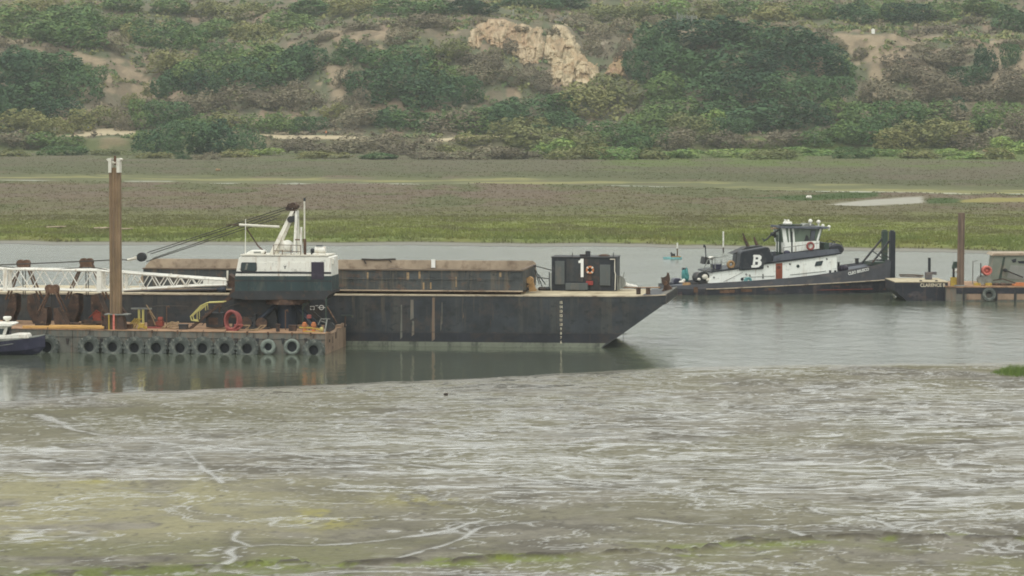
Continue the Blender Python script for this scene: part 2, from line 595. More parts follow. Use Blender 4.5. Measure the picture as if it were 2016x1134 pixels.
def raw_mesh(name, co, faces, col, wet, mat, kind=None, smooth=False):
    me = bpy.data.meshes.new(name)
    me.vertices.add(len(co))
    me.vertices.foreach_set('co', np.ascontiguousarray(co, np.float32).ravel())
    k = faces.shape[1]
    me.loops.add(faces.size)
    me.loops.foreach_set('vertex_index', np.ascontiguousarray(faces, np.int32).ravel())
    me.polygons.add(len(faces))
    me.polygons.foreach_set('loop_start', np.arange(0, faces.size, k, dtype=np.int32))
    if smooth:
        me.polygons.foreach_set('use_smooth', np.ones(len(faces), bool))
    if col is not None:
        a = me.attributes.new('Col', 'FLOAT_COLOR', 'POINT')
        a.data.foreach_set('color', np.concatenate([col, np.ones((len(co), 1))], 1).astype(np.float32).ravel())
    if wet is not None:
        a = me.attributes.new('Wet', 'FLOAT', 'POINT')
        a.data.foreach_set('value', np.asarray(wet, np.float32).ravel())
    me.update(calc_edges=True)
    me.materials.append(mat)
    o = bpy.data.objects.new(name, me)
    COL.objects.link(o)
    if kind: o['kind'] = kind
    return o


def ground_mat(name, fine, amp, bump, wet_rough=0.12, dry_rough=0.85, streak=(1, 1, 1), wet_spec=0.5):
    m = bpy.data.materials.new(name)
    m.use_nodes = True
    N, L = m.node_tree.nodes, m.node_tree.links
    bs = N['Principled BSDF']
    at = N.new('ShaderNodeAttribute'); at.attribute_name = 'Col'
    aw = N.new('ShaderNodeAttribute'); aw.attribute_name = 'Wet'
    ge = N.new('ShaderNodeNewGeometry')
    mp = N.new('ShaderNodeMapping'); mp.inputs['Scale'].default_value = streak
    L.new(ge.outputs['Position'], mp.inputs['Vector'])
    n = N.new('ShaderNodeTexNoise'); n.inputs['Scale'].default_value = fine; n.inputs['Detail'].default_value = 6; n.inputs['Roughness'].default_value = 0.7
    L.new(mp.outputs[0], n.inputs['Vector'])
    mr = N.new('ShaderNodeMapRange'); mr.inputs[1].default_value = 0.25; mr.inputs[2].default_value = 0.75
    mr.inputs[3].default_value = 1 - amp; mr.inputs[4].default_value = 1 + amp
    L.new(n.outputs['Fac'], mr.inputs[0])
    mx = N.new('ShaderNodeMix'); mx.data_type = 'RGBA'; mx.blend_type = 'MULTIPLY'; mx.inputs[0].default_value = 1
    L.new(at.outputs['Color'], mx.inputs[6]); L.new(mr.outputs[0], mx.inputs[7])
    L.new(mx.outputs[2], bs.inputs['Base Color'])
    rr = N.new('ShaderNodeMapRange'); rr.inputs[3].default_value = dry_rough; rr.inputs[4].default_value = wet_rough
    L.new(aw.outputs['Fac'], rr.inputs[0]); L.new(rr.outputs[0], bs.inputs['Roughness'])
    sp = N.new('ShaderNodeMapRange'); sp.inputs[3].default_value = 0.12; sp.inputs[4].default_value = wet_spec
    L.new(aw.outputs['Fac'], sp.inputs[0]); L.new(sp.outputs[0], bs.inputs['Specular IOR Level'])
    b = N.new('ShaderNodeBump'); b.inputs['Distance'].default_value = bump
    st = N.new('ShaderNodeMapRange'); st.inputs[3].default_value = 0.9; st.inputs[4].default_value = 0.06
    L.new(aw.outputs['Fac'], st.inputs[0]); L.new(st.outputs[0], b.inputs['Strength'])
    L.new(n.outputs['Fac'], b.inputs['Height']); L.new(b.outputs[0], bs.inputs['Normal'])
    return m


# ---- water: one sheet from under the near mud to under the far marsh
def make_water():
    m = bpy.data.materials.new('bay_water')
    m.use_nodes = True
    N, L = m.node_tree.nodes, m.node_tree.links
    bs = N['Principled BSDF']
    bs.inputs['Base Color'].default_value = (*lin(80, 86, 72), 1)
    bs.inputs['IOR'].default_value = 1.33
    bs.inputs['Specular IOR Level'].default_value = 0.5
    ge = N.new('ShaderNodeNewGeometry')
    sep = N.new('ShaderNodeSeparateXYZ'); L.new(ge.outputs['Position'], sep.inputs[0])

    def rng_node(src, a, b, c, d):
        q = N.new('ShaderNodeMapRange'); q.interpolation_type = 'SMOOTHSTEP'
        for k, v in zip((1, 2, 3, 4), (a, b, c, d)): q.inputs[k].default_value = v
        L.new(src, q.inputs[0]); return q.outputs[0]

    def math_node(op, a, b):
        q = N.new('ShaderNodeMath'); q.operation = op
        for k, v in enumerate((a, b)):
            if isinstance(v, (int, float)): q.inputs[k].default_value = v
            else: L.new(v, q.inputs[k])
        return q.outputs[0]
    # wind reaches the open reach to the right and beyond the barges; the pocket by the near barges lies sheltered
    open_x = rng_node(sep.outputs['X'], 6.0, 15.0, 0.0, 1.0)
    open_y = rng_node(sep.outputs['Y'], 268.0, 290.0, 0.0, 1.0)
    wind = math_node('MAXIMUM', open_x, open_y)
    # the tug and the dock shelter the water just in front of them
    lee = math_node('MAXIMUM', rng_node(sep.outputs['Y'], 306.0, 330.0, 1.0, 0.22), rng_node(sep.outputs['Y'], 336.0, 350.0, 0.22, 1.0))
    wind = math_node('MULTIPLY', wind, lee)
    mp = N.new('ShaderNodeMapping'); mp.inputs['Scale'].default_value = (0.75, 1.25, 1)
    L.new(ge.outputs['Position'], mp.inputs['Vector'])
    n1 = N.new('ShaderNodeTexNoise'); n1.inputs['Scale'].default_value = 0.9; n1.inputs['Detail'].default_value = 5; n1.inputs['Roughness'].default_value = 0.6
    L.new(mp.outputs[0], n1.inputs['Vector'])
    n2 = N.new('ShaderNodeTexNoise'); n2.inputs['Scale'].default_value = 0.06; n2.inputs['Detail'].default_value = 3
    L.new(mp.outputs[0], n2.inputs['Vector'])
    patch = rng_node(n2.outputs['Fac'], 0.35, 0.65, 0.6, 1.25)
    b = N.new('ShaderNodeBump'); b.inputs['Distance'].default_value = 0.085
    mp3 = N.new('ShaderNodeMapping'); mp3.inputs['Scale'].default_value = (0.55, 0.28, 1)
    L.new(ge.outputs['Position'], mp3.inputs['Vector'])
    n3 = N.new('ShaderNodeTexNoise'); n3.inputs['Scale'].default_value = 1.0; n3.inputs['Detail'].default_value = 4; n3.inputs['Roughness'].default_value = 0.55
    L.new(mp3.outputs[0], n3.inputs['Vector'])
    L.new(math_node('ADD', n1.outputs['Fac'], math_node('MULTIPLY', n3.outputs['Fac'], 3.2)), b.inputs['Height'])
    base = N.new('ShaderNodeMapRange'); base.inputs[3].default_value = 0.17; base.inputs[4].default_value = 1.0
    L.new(wind, base.inputs[0])
    L.new(math_node('MULTIPLY', base.outputs[0], patch), b.inputs['Strength'])
    L.new(b.outputs[0], bs.inputs['Normal'])
    rr = N.new('ShaderNodeMapRange'); rr.inputs[3].default_value = 0.05; rr.inputs[4].default_value = 0.16
    L.new(wind, rr.inputs[0]); L.new(rr.outputs[0], bs.inputs['Roughness'])
    mb = MB()
    mb.add([(-420, 60, 0), (420, 60, 0), (420, 620, 0), (-420, 620, 0)], [(0, 1, 2, 3)])
    o = mb.build('water', m)
    o['kind'] = 'structure'
    return o


make_water()

# ---- the near mudflat
BANK = to_world([(-700, 830), (-200, 806), (0, 790), (120, 782), (240, 773), (430, 765), (640, 757), (850, 748), (1060, 739), (1190, 730),
                 (1300, 724), (1420, 721), (1560, 719), (1700, 718), (1850, 716), (2016, 712), (2300, 700), (2900, 680)])
BX, BY = np.array([q[0] for q in BANK]), np.array([q[1] for q in BANK])
BXs = np.argsort(BX)
BX, BY = BX[BXs], BY[BXs]

RIDGE_PX = [(-400, 1175), (0, 1150), (300, 1128), (480, 1118), (700, 1114), (860, 1110), (1000, 1106), (1130, 1100), (1250, 1094), (1330, 1090), (1440, 1080), (1480, 1071), (1560, 1066),
            (1640, 1064), (1750, 1058), (1850, 1062), (1960, 1068), (2100, 1066), (2500, 1060)]
RIDGE = to_world(RIDGE_PX, 0.2)
CHANNELS = [
    ([(85, 812), (110, 822), (135, 842), (215, 856), (330, 871), (470, 884), (620, 899), (760, 912), (880, 926), (960, 936), (1060, 948), (1200, 962), (1400, 978)], 0.16),
    ([(85, 812), (100, 818), (125, 830)], 0.34),
    ([(350, 876), (375, 892), (395, 915), (425, 940), (440, 952)], 0.09),
    ([(420, 1126), (465, 1102), (445, 1088), (480, 1078), (620, 1070), (760, 1058), (880, 1046), (950, 1024)], 0.14),
    ([(480, 1080), (450, 1062), (468, 1045)], 0.16),
    ([(1600, 1060), (1560, 1044), (1500, 1036), (1380, 1030), (1260, 1022)], 0.11),
    ([(1790, 1046), (1740, 1026), (1640, 1012), (1600, 1000)], 0.10),
    ([(1790, 1046), (1850, 1028), (1930, 1018), (2040, 1010)], 0.10),
    ([(640, 842), (760, 850), (880, 858), (1010, 862)], 0.13),
    ([(740, 1105), (820, 1080), (900, 1060), (960, 1040), (1060, 1030)], 0.09),
]


def smooth(pts, k=5):
    q = [pts[0]] + list(pts) + [pts[-1]]
    out = []
    for i in range(1, len(q) - 2):
        p0, p1, p2, p3 = (np.array(v, float) for v in q[i - 1:i + 3])
        for j in range(k):
            t = j / k
            out.append(tuple(0.5 * (2 * p1 + (p2 - p0) * t + (2 * p0 - 5 * p1 + 4 * p2 - p3) * t * t + (3 * p1 - p0 - 3 * p2 + p3) * t ** 3)))
    return out + [pts[-1]]


def make_mud():
    xs = np.concatenate([np.linspace(-150, -36, 60), np.linspace(-35.9, 36, 720), np.linspace(36.2, 150, 60)])
    ys = np.concatenate([np.linspace(90, 139, 40), np.linspace(139.3, 262, 560)])
    X, Y = np.meshgrid(xs, ys)
    yb = np.interp(X, BX, BY) + (fbm(X / 3.0, Y / 30.0, 4, 31) - 0.5) * 2.4
    d = yb - Y
    z = np.clip(d * 0.03, -0.6, 0.12) + np.clip(d * 0.004, 0, 0.20)
    wx, wy = fbm(X / 6, Y / 6, 3, 40) - 0.5, fbm(X / 6, Y / 6, 3, 41) - 0.5
    film = 0.4 * fbm(X / 3.0 + wx * 2.0, Y / 3.0 + wy * 2.0, 6, 3, 0.62) + 0.6 * fbm(X / 1.5 + wx, Y / 1.3 + wy, 6, 33, 0.7)
    broad = fbm(X / 16.0, Y / 22.0, 3, 5)
    px, py = project(X, Y, z)
    bias = np.zeros_like(X)
    bias += 0.06 * sst(600, 1100, px) * sst(1010, 960, py)
    bias -= 0.02 * sst(700, 300, px) * sst(925, 945, py) * sst(1075, 1040, py)          # yellow weed, drier
    bias -= 0.10 * sst(820, 500, px) * sst(800, 808, py) * sst(890, 850, py)
    bias -= 0.03 * sst(1040, 1075, py)
    bias += 0.10 * sst(20, 4, d)                                                        # wet margin along the water
    bias -= 0.10 * sst(1350, 1750, px) * sst(770, 735, py)
    bias += 0.12 * sst(600, 200, px) * sst(870, 890, py) * sst(950, 935, py)
    rid = lambda n: 1 - np.abs(2 * n - 1)
    r1 = rid(fbm(X / 5.0 + wx * 2.5, Y / 1.9 + wy * 2.5, 5, 37, 0.55))
    r2 = rid(fbm(X / 2.2 + wx * 2.0, Y / 0.95 + wy * 2.0, 4, 38, 0.55))
    b2 = np.clip(bias + (broad - 0.5) * 0.4, -0.10, 0.09) - 0.03
    wet = sst(0.90 - 0.7 * b2, 0.97 - 0.45 * b2, r1)
    wet = np.maximum(wet, 0.72 * sst(0.915 - 0.7 * b2, 0.98 - 0.45 * b2, r2))
    wet = np.maximum(wet, 0.36 * sst(0.52, 0.64, film + bias * 0.5 + (broad - 0.5) * 0.25))
    r3 = rid(fbm(X / 9.0 + wx * 4.0, Y / 4.2 + wy * 4.0, 5, 39, 0.52))
    wet = np.maximum(wet, 0.85 * sst(0.955, 0.985, r3))
    wet = wet * (0.75 + 0.25 * sst(0.35, 0.6, fbm(X / 0.6, Y / 0.5, 3, 34)))
    ch = np.zeros_like(X)
    band = np.zeros_like(X)
    fine_w = fbm(X / 1.2, Y / 1.6, 4, 35)
    for pts, w in CHANNELS:
        wp = to_world(smooth(pts), 0.3)
        dd = line_d(X + wx * 0.9, Y + wy * 2.4, wp)
        band = np.maximum(band, sst(w * 4 + 0.5, w + 0.1, dd + (fine_w - 0.5) * 0.8))
        ch = np.maximum(ch, 0.85 * sst(w * 1.15 + 0.10, w * 0.35, dd + (fine_w - 0.5) * (0.25 + w)))
    wet = np.maximum(wet, ch)
    relief = (fbm(X / 0.7, Y / 0.6, 4, 9, 0.6) - 0.5) * 0.085 + (film - 0.5) * -0.12
    z = z + relief * (1 - 0.85 * wet) * sst(1.5, 6.0, d) - 0.03 * ch
    # a low scarp of mud and weed runs along the near edge
    rd = line_d(X, Y + (fbm(X / 2.2, Y / 9, 4, 15) - 0.5) * 2.2, RIDGE)
    lump = fbm(X / 0.8, Y / 0.8, 4, 17)
    z = z + sst(1.1, 0.1, rd) * sst(0.42, 0.62, lump + 0.1 * fbm(X / 5, Y / 5, 2, 4)) * 0.17
    # colours of the surfaces
    c = np.ones(X.shape + (3,)) * np.array(lin(146, 140, 124))
    c = blend(c, lin(116, 110, 95), sst(0.42, 0.62, fbm(X / 2.0, Y / 2.6, 5, 21)))
    c = blend(c, lin(138, 133, 106), sst(0.45, 0.62, fbm(X / 9, Y / 9, 4, 22)) * 0.7)
    weed = sst(800, 350, px) * sst(915, 955, py) * sst(1085, 1040, py)
    c = blend(c, lin(152, 146, 112), weed * sst(0.36, 0.55, fbm(X / 1.8, Y / 3, 5, 23)))
    spot = np.exp(-(((px - 640) / 60) ** 2 + ((py - 1020) / 22) ** 2)) + 0.7 * np.exp(-(((px - 820) / 90) ** 2 + ((py - 985) / 14) ** 2)) + 0.6 * np.exp(-(((px - 100) / 90) ** 2 + ((py - 1070) / 8) ** 2)) + 0.6 * np.exp(-(((px - 200) / 60) ** 2 + ((py - 948) / 5) ** 2))
    c = blend(c, lin(172, 164, 88), np.clip(spot * 1.0 * sst(0.4, 0.6, fbm(X / 0.7, Y / 1.5, 4, 24)), 0, 1))
    c = blend(c, lin(118, 113, 82), sst(820, 400, px) * sst(798, 806, py) * sst(865, 830, py) * 0.75)
    c = blend(c, lin(126, 120, 84), sst(1300, 1600, px) * sst(765, 725, py) * sst(0.4, 0.55, fbm(X / 4, Y / 5, 4, 27)) * 0.8)
    low = sst(1040, 1085, py)
    c = blend(c, lin(134, 132, 94), low * sst(0.34, 0.6, fbm(X / 4, Y / 4, 4, 25)) * 0.9)
    near_ridge = sst(2.6, 0.3, rd)
    c = blend(c, lin(134, 146, 64), near_ridge * sst(0.5, 0.66, fbm(X / 1.4, Y / 2.2, 4, 26)) * 0.9)
    c = blend(c, lin(84, 76, 62), sst(1.0, 0.1, rd) * sst(0.40, 0.56, lump))
    bright = sst(900, 500, px) * sst(1108, 1128, py)
    c = blend(c, lin(122, 130, 72), bright * sst(0.45, 0.6, fbm(X / 0.9, Y / 1.4, 4, 28)))
    c = blend(c, lin(104, 98, 82), band * 0.5)  # shade painted into the mud beside the channels so they look deeper
    spots = sst(0.70, 0.78, fbm(X / 0.35, Y / 0.6, 3, 29))
    c = blend(c, lin(86, 80, 70), spots * 0.6)
    c = c * (0.585 + 0.14 * weed)[..., None]
    wet = wet * (1 - 0.8 * sst(0.9, 0.2, rd))
    wet = np.maximum(wet, 0.8 * sst(5.5, 1.0, d + (fbm(X / 4, Y / 3, 4, 36) - 0.5) * 5))
    c = blend(c, lin(124, 121, 108), wet * 0.5)
    m = ground_mat('mud', 2.6, 0.25, 0.05, wet_rough=0.09, dry_rough=0.62, wet_spec=0.62)
    grid_object('mudflat', X, Y, z, c, wet, m)


make_mud()

# ---- far marsh, terrace, bluff and hills as one height function
RIM_X = [-400, 0, 100, 330, 560, 760, 930, 1060, 1200, 1400, 1700, 1850, 2016, 2500]
RIM_Y = [90, 84, 92, 112, 70, 46, 40, 46, 66, 52, 62, 80, 78, 78]


def bank_line(X):
    px = CX + FPX * X / 452.0
    py = np.interp(px, [-2000, 0, 500, 1000, 1316, 1500, 1750, 2016, 2600, 4000], [468, 470, 472, 474, 477, 480, 484, 491, 496, 500])
    return 137845.0 / (py - 172.0) * 0.985 + (fbm(X / 7.0, X * 0 + 3.1, 4, 60) - 0.5) * 7.0


def hz(X, Y):
    X, Y = np.asarray(X, float), np.asarray(Y, float)
    bank = bank_line(X)
    z = sst(-13, -6, Y - bank) * 0.10 - 0.05 + sst(-0.6, 1.6, Y - bank) * 0.42 + sst(2, 60, Y - bank) * 0.2
    z = z + (fbm(X / 5, Y / 7, 4, 61) - 0.5) * 0.30 * sst(0, 6, Y - bank)
    # marsh to hill foot; the foot wanders
    foot = 1074 + (fbm(X / 40, X * 0 + 1.7, 4, 62) - 0.5) * 22
    e = Y - foot
    terr = sst(0, 9, e) * 3.4 + sst(9, 22, e) * 0.8
    pxx = CX + FPX * X / 1180.0
    rim_py = np.interp(pxx, RIM_X, RIM_Y)
    rim = H + (172 - rim_py) * 1180.0 / FPX
    slope = sst(22, 100, e)
    steep = np.clip((e - 22) / 80.0, 0, 1)
    up = (rim - 5.0) * (0.55 * steep + 0.45 * slope)
    gull = fbm(X / 14 + fbm(X / 30, Y / 30, 3, 70), Y / 60, 4, 63) - 0.5
    bump = (fbm(X / 9, Y / 9, 5, 64) - 0.5)
    on = sst(22, 40, e) * sst(160, 95, e)
    hi = sst(0, 1, (e - 165) / 260.0)
    back = np.clip(e - 170, 0, None) * 0.13 + hi * 8
    z = z + terr + up + on * (gull * 9.0 + bump * 3.0) + sst(95, 140, e) * bump * 3.0 + back + sst(170, 260, e) * (fbm(X / 40, Y / 40, 3, 66) - 0.5) * 10
    return z


def hit(px, py, lo=1070.0, hi=1500.0, step=0.5):
    """where the ray through a pixel meets the far land"""
    dx, dy, dz = (float(q) for q in ray(px, py))
    Ys = np.arange(lo, hi, step)
    l = Ys / dy
    g = hz(l * dx, Ys)
    r = H + l * dz
    k = np.nonzero(g >= r)[0]
    if len(k) == 0: return None
    k = k[0]
    return float(l[k] * dx), float(Ys[k]), float(g[k])


SOIL = [(30, 82, 18, 4), (75, 104, 8, 7), (132, 104, 9, 6), (190, 122, 6, 7), (206, 160, 7, 12), (192, 172, 5, 12), (295, 160, 16, 6), (300, 172, 14, 10), (232, 120, 14, 6),
        (165, 182, 6, 8), (175, 222, 6, 4), (655, 74, 8, 5), (666, 86, 6, 7), (642, 64, 10, 3), (700, 76, 8, 6), (738, 58, 12, 4), (752, 95, 6, 8), (745, 75, 6, 5), (604, 92, 6, 3),
        (630, 165, 6, 4), (662, 190, 8, 10), (676, 138, 16, 3), (585, 168, 7, 5), (668, 160, 6, 4), (776, 62, 10, 3), (1700, 70, 30, 4), (1720, 88, 12, 8), (1728, 110, 6, 14), (1756, 75, 10, 7),
        (1690, 125, 8, 5), (1845, 74, 12, 3), (1870, 80, 12, 3), (1955, 86, 14, 5), (1968, 125, 4, 20), (1962, 150, 5, 14), (1985, 92, 8, 6), (1660, 68, 20, 4), (1735, 158, 10, 10), (1725, 190, 8, 10),
        (1022, 188, 8, 10), (1010, 205, 10, 5), (945, 210, 10, 5), (890, 66, 10, 4), (220, 280, 28, 9), (205, 290, 12, 5), (500, 285, 8, 10), (520, 278, 14, 7), (930, 272, 30, 5), (1485, 276, 12, 4), (1600, 66, 18, 3),
        (1965, 165, 8, 8), (1880, 60, 6, 3), (1560, 52, 26, 2), (1400, 60, 10, 2)]
SCARS = [[(1640, 64), (1700, 66), (1760, 72), (1850, 74), (1800, 96), (1760, 130), (1745, 200), (1715, 200), (1712, 130), (1680, 110)],
         [(1930, 84), (2016, 88), (2030, 120), (1990, 150), (1975, 180), (1940, 180), (1962, 130), (1945, 105)],
         [(636, 66), (700, 60), (790, 56), (780, 70), (700, 84), (690, 110), (672, 108), (660, 84)],
         [(640, 130), (690, 128), (684, 170), (676, 205), (650, 205), (652, 160)],
         [(180, 118), (240, 128), (300, 150), (320, 186), (260, 196), (200, 186), (176, 150)],
         [(60, 84), (140, 98), (210, 118), (190, 130), (120, 118), (50, 100)]]
PATHS = [([(105, 265), (140, 268), (172, 266)], 2.0), ([(172, 262), (200, 260), (236, 258), (262, 264)], 6.0), ([(505, 267), (560, 270), (640, 270), (720, 272)], 3.0), ([(838, 277), (880, 275), (930, 271), (985, 268)], 2.6)]


def land_colours(X, Y, Z):
    px, py = project(X, Y, Z)
    n1 = fbm(X / 18, Y / 30, 5, 80)
    n2 = fbm(X / 6, Y / 9, 5, 81)
    n3 = fbm(X / 45, Y / 30, 4, 82)
    n4 = fbm(X / 10, Y / 40, 5, 88)
    j = (n3 - 0.5) * 46 + (n2 - 0.5) * 16
    q = py + j * sst(1080, 900, Y) * sst(455, 520, Y) + (n2 - 0.5) * 12
    tilt = 6.0 * sst(0, 1000, px) + 19.0 * sst(1000, 2016, px)
    brown, olive, green, dgreen = lin(136, 122, 106), lin(128, 126, 94), lin(152, 162, 96), lin(134, 148, 90)
    c = np.ones(X.shape + (3,)) * np.array(brown)
    c = blend(c, olive, sst(0.42, 0.62, n1) * 0.8)
    c = blend(c, lin(134, 120, 108), sst(0.5, 0.66, fbm(X / 30, Y / 14, 4, 83)) * 0.6)
    c = blend(c, lin(114, 120, 84), sst(0.50, 0.64, n4) * 0.85)
    c = blend(c, olive, sst(392, 425, q) * 0.9)
    c = blend(c, green, sst(414, 458, q) * (0.35 + 0.65 * sst(0.35, 0.6, n2)))
    c = blend(c, dgreen, sst(456, 470, q) * (0.4 + 0.5 * sst(0.4, 0.6, n4)))
    c = blend(c, lin(140, 138, 86), sst(455, 474, q) * sst(0.54, 0.66, n2) * 0.6)
    bd = Y - bank_line(X)
    c = blend(c, lin(132, 128, 112), sst(0.5, -0.8, bd))
    c = blend(c, lin(78, 76, 66), sst(-7.5, -9.5, bd))
    # beyond the slough: grey brown, then a green foot under the bushes
    far = sst(346, 334, q - tilt)
    c = blend(c, lin(120, 116, 97), far * 0.8)
    c = blend(c, lin(104, 114, 78), sst(16, 4, np.abs(q - tilt - 335)) * 0.6)
    c = blend(c, lin(114, 124, 84), sst(322, 304, q) * (0.25 + 0.65 * sst(0.4, 0.6, n1)))
    c = blend(c, lin(116, 134, 74), sst(332, 318, q) * sst(1120, 1250, px) * (0.35 + 0.5 * sst(0.4, 0.6, n4)))
    # the slough with its mats of weed, and a bare pan to the right
    mid = 350 + tilt + (fbm(X / 25, X * 0, 3, 84) - 0.5) * 6
    sl = sst(8.5, 4.5, np.abs(py - mid) + (n2 - 0.5) * 7)
    c = blend(c, lin(132, 136, 102), sl * (0.45 + 0.5 * sst(0.35, 0.6, n1)))
    c = blend(c, lin(168, 166, 118), sl * sst(0.56, 0.66, fbm(X / 22, Y / 10, 4, 85)))
    pan = sst(0.0, 4.0, poly_sd(px, py + (n2 - 0.5) * 6, [(1615, 404), (1650, 397), (1715, 390), (1818, 385), (1822, 400), (1780, 406), (1690, 408)]))
    c = blend(c, lin(166, 160, 138), pan)
    pan2 = sst(0.0, 3.0, poly_sd(px, py + (n2 - 0.5) * 5, [(1870, 393), (1950, 388), (2060, 386), (2060, 399), (1890, 400)]))
    c = blend(c, lin(172, 164, 104), pan2)
    reed = sst(0.0, 3.0, poly_sd(px, py + (n2 - 0.5) * 8, [(1420, 388), (1560, 384), (1700, 376), (1735, 378), (1730, 388), (1600, 396), (1500, 394)])) + sst(0.0, 3.0, poly_sd(px, py + (n2 - 0.5) * 5, [(1815, 396), (1840, 388), (1890, 390), (1895, 400), (1830, 402)]))
    c = blend(c, lin(88, 108, 64), np.clip(reed, 0, 1))
    wet = sst(4.0, 0.5, np.abs(py - mid - 5)) * sst(0.5, 0.6, fbm(X / 12, Y / 8, 3, 86)) * 0.8
    wet = np.maximum(wet, pan * 0.75)
    wet = np.maximum(wet, sst(0.0, -2.0, bd) * 0.6)
    # hillside soil under the scrub
    hill = sst(3.0, 5.2, Z)
    hc = np.ones(X.shape + (3,)) * np.array(lin(108, 101, 84))
    hc = blend(hc, lin(92, 96, 74), sst(0.42, 0.62, n2))
    hc = blend(hc, lin(134, 116, 98), sst(0.56, 0.68, fbm(X / 5, Y / 12, 5, 87)) * 0.8)
    c = c * (1 - hill[..., None]) + hc * hill[..., None]
    bare = np.zeros(X.shape)
    for ex, ey, rx, ry in SOIL:
        bare = np.maximum(bare, sst(1.35, 0.6, np.hypot((px - ex + (n2 - 0.5) * 16) / rx, (py - ey + (n1 - 0.5) * 10) / ry)))
    red = np.zeros(X.shape)
    for P in SCARS:
        red = np.maximum(red, sst(-4, 5, poly_sd(px + (n2 - 0.5) * 30, py + (n1 - 0.5) * 24, P)))
    c = blend(c, lin(124, 110, 92), red * (0.45 + 0.45 * sst(0.35, 0.55, n2)) * (py < 215))
    bare = np.maximum(bare, red * 0.9 * sst(0.47, 0.6, fbm(X / 5, Y / 8, 5, 89)))
    c = blend(c, lin(154, 138, 114), bare * 0.7)
    c = c * (np.array([0.575, 0.565, 0.52]) * (1 - hill[..., None]) + hill[..., None]) 
    trail = np.zeros(X.shape)
    for pts, w in PATHS:
        trail = np.maximum(trail, sst(w + 1.6, w - 0.6, line_d(px, py, pts)))
    c = blend(c, lin(176, 162, 134), trail * (py < 290))
    return c, wet, np.maximum(bare, trail), px, py, sl, np.maximum(pan, pan2)


def make_land():
    xs = np.concatenate([np.linspace(-420, -190, 60), np.linspace(-188, 188, 420), np.linspace(190, 420, 60)])
    ys = np.concatenate([np.linspace(412, 470, 200), np.linspace(470.6, 700, 260), np.linspace(701, 1066, 220), np.linspace(1066.8, 1260, 240), np.linspace(1262, 1560, 90)])
    X, Y = np.meshgrid(xs, ys)
    Z = hz(X, Y)
    c, wet, bare, px, py, sl, pan = land_colours(X, Y, Z)
    Z = Z - 0.25 * sl * (Y < 1000)
    m = ground_mat('marsh_and_hill_ground', 0.9, 0.2, 0.12, wet_rough=0.16, dry_rough=0.95, wet_spec=0.5)
    grid_object('terrain', X, Y, Z, c, wet, m)


make_land()

# ---- paths worn along the foot of the bluff
# (their bare earth is in the ground itself; the two clearest stretches are laid as strips)


def leaf_material(name, c1, c2, scale=0.35, rand=0.3, trans=0.0):
    m = bpy.data.materials.new(name)
    m.use_nodes = True
    N, L = m.node_tree.nodes, m.node_tree.links
    bs = N['Principled BSDF']
    bs.inputs['Roughness'].default_value = 0.75
    bs.inputs['Specular IOR Level'].default_value = 0.2
    ge = N.new('ShaderNodeNewGeometry')
    n = N.new('ShaderNodeTexNoise'); n.inputs['Scale'].default_value = scale; n.inputs['Detail'].default_value = 4; n.inputs['Roughness'].default_value = 0.7
    L.new(ge.outputs['Position'], n.inputs['Vector'])
    oi = N.new('ShaderNodeObjectInfo')
    ad = N.new('ShaderNodeMath'); ad.operation = 'MULTIPLY_ADD'; ad.inputs[1].default_value = rand; ad.inputs[2].default_value = -rand / 2
    L.new(oi.outputs['Random'], ad.inputs[0])
    sm = N.new('ShaderNodeMath'); sm.operation = 'ADD'
    L.new(n.outputs['Fac'], sm.inputs[0]); L.new(ad.outputs[0], sm.inputs[1])
    r2 = N.new('ShaderNodeMath'); r2.operation = 'MULTIPLY_ADD'; r2.inputs[1].default_value = 0.08; r2.inputs[2].default_value = -0.04
    L.new(ge.outputs['Random Per Island'], r2.inputs[0])
    s2 = N.new('ShaderNodeMath'); s2.operation = 'ADD'
    L.new(sm.outputs[0], s2.inputs[0]); L.new(r2.outputs[0], s2.inputs[1])
    mr = N.new('ShaderNodeMapRange'); mr.inputs[1].default_value = 0.36; mr.inputs[2].default_value = 0.66
    L.new(s2.outputs[0], mr.inputs[0])
    mx = N.new('ShaderNodeMix'); mx.data_type = 'RGBA'
    L.new(mr.outputs[0], mx.inputs[0]); mx.inputs[6].default_value = (*c1, 1); mx.inputs[7].default_value = (*c2, 1)
    L.new(mx.outputs[2], bs.inputs['Base Color'])
    return m


LEAF = {
    'D': leaf_material('leaves_dark', lin(46, 74, 52), lin(78, 106, 66)),
    'G': leaf_material('leaves_mid', lin(70, 100, 58), lin(108, 128, 72)),
    'O': leaf_material('leaves_olive', lin(108, 114, 72), lin(138, 136, 86)),
    'L': leaf_material('leaves_light', lin(104, 134, 76), lin(144, 160, 88)),
    'B': leaf_material('twigs_brown', lin(106, 98, 82), lin(136, 128, 104)),
}


def quads(cent, nrm, size, aspect=1.0):
    """many small leaf faces: centres, normals and sizes -> vertices and quads"""
    n = len(cent)
    nrm = nrm / (np.linalg.norm(nrm, axis=1, keepdims=True) + 1e-9)
    h = rng.normal(size=(n, 3))
    a = np.cross(nrm, h); a /= (np.linalg.norm(a, axis=1, keepdims=True) + 1e-9)
    b = np.cross(nrm, a)
    s = np.asarray(size).reshape(-1, 1) * np.ones((n, 1))
    j = rng.uniform(0.7, 1.3, size=(n, 4, 1))
    v = np.stack([cent - a * s * j[:, 0], cent - b * s * aspect * j[:, 1], cent + a * s * j[:, 2], cent + b * s * aspect * j[:, 3]], 1)
    return v.reshape(-1, 3), np.arange(4 * n).reshape(n, 4)


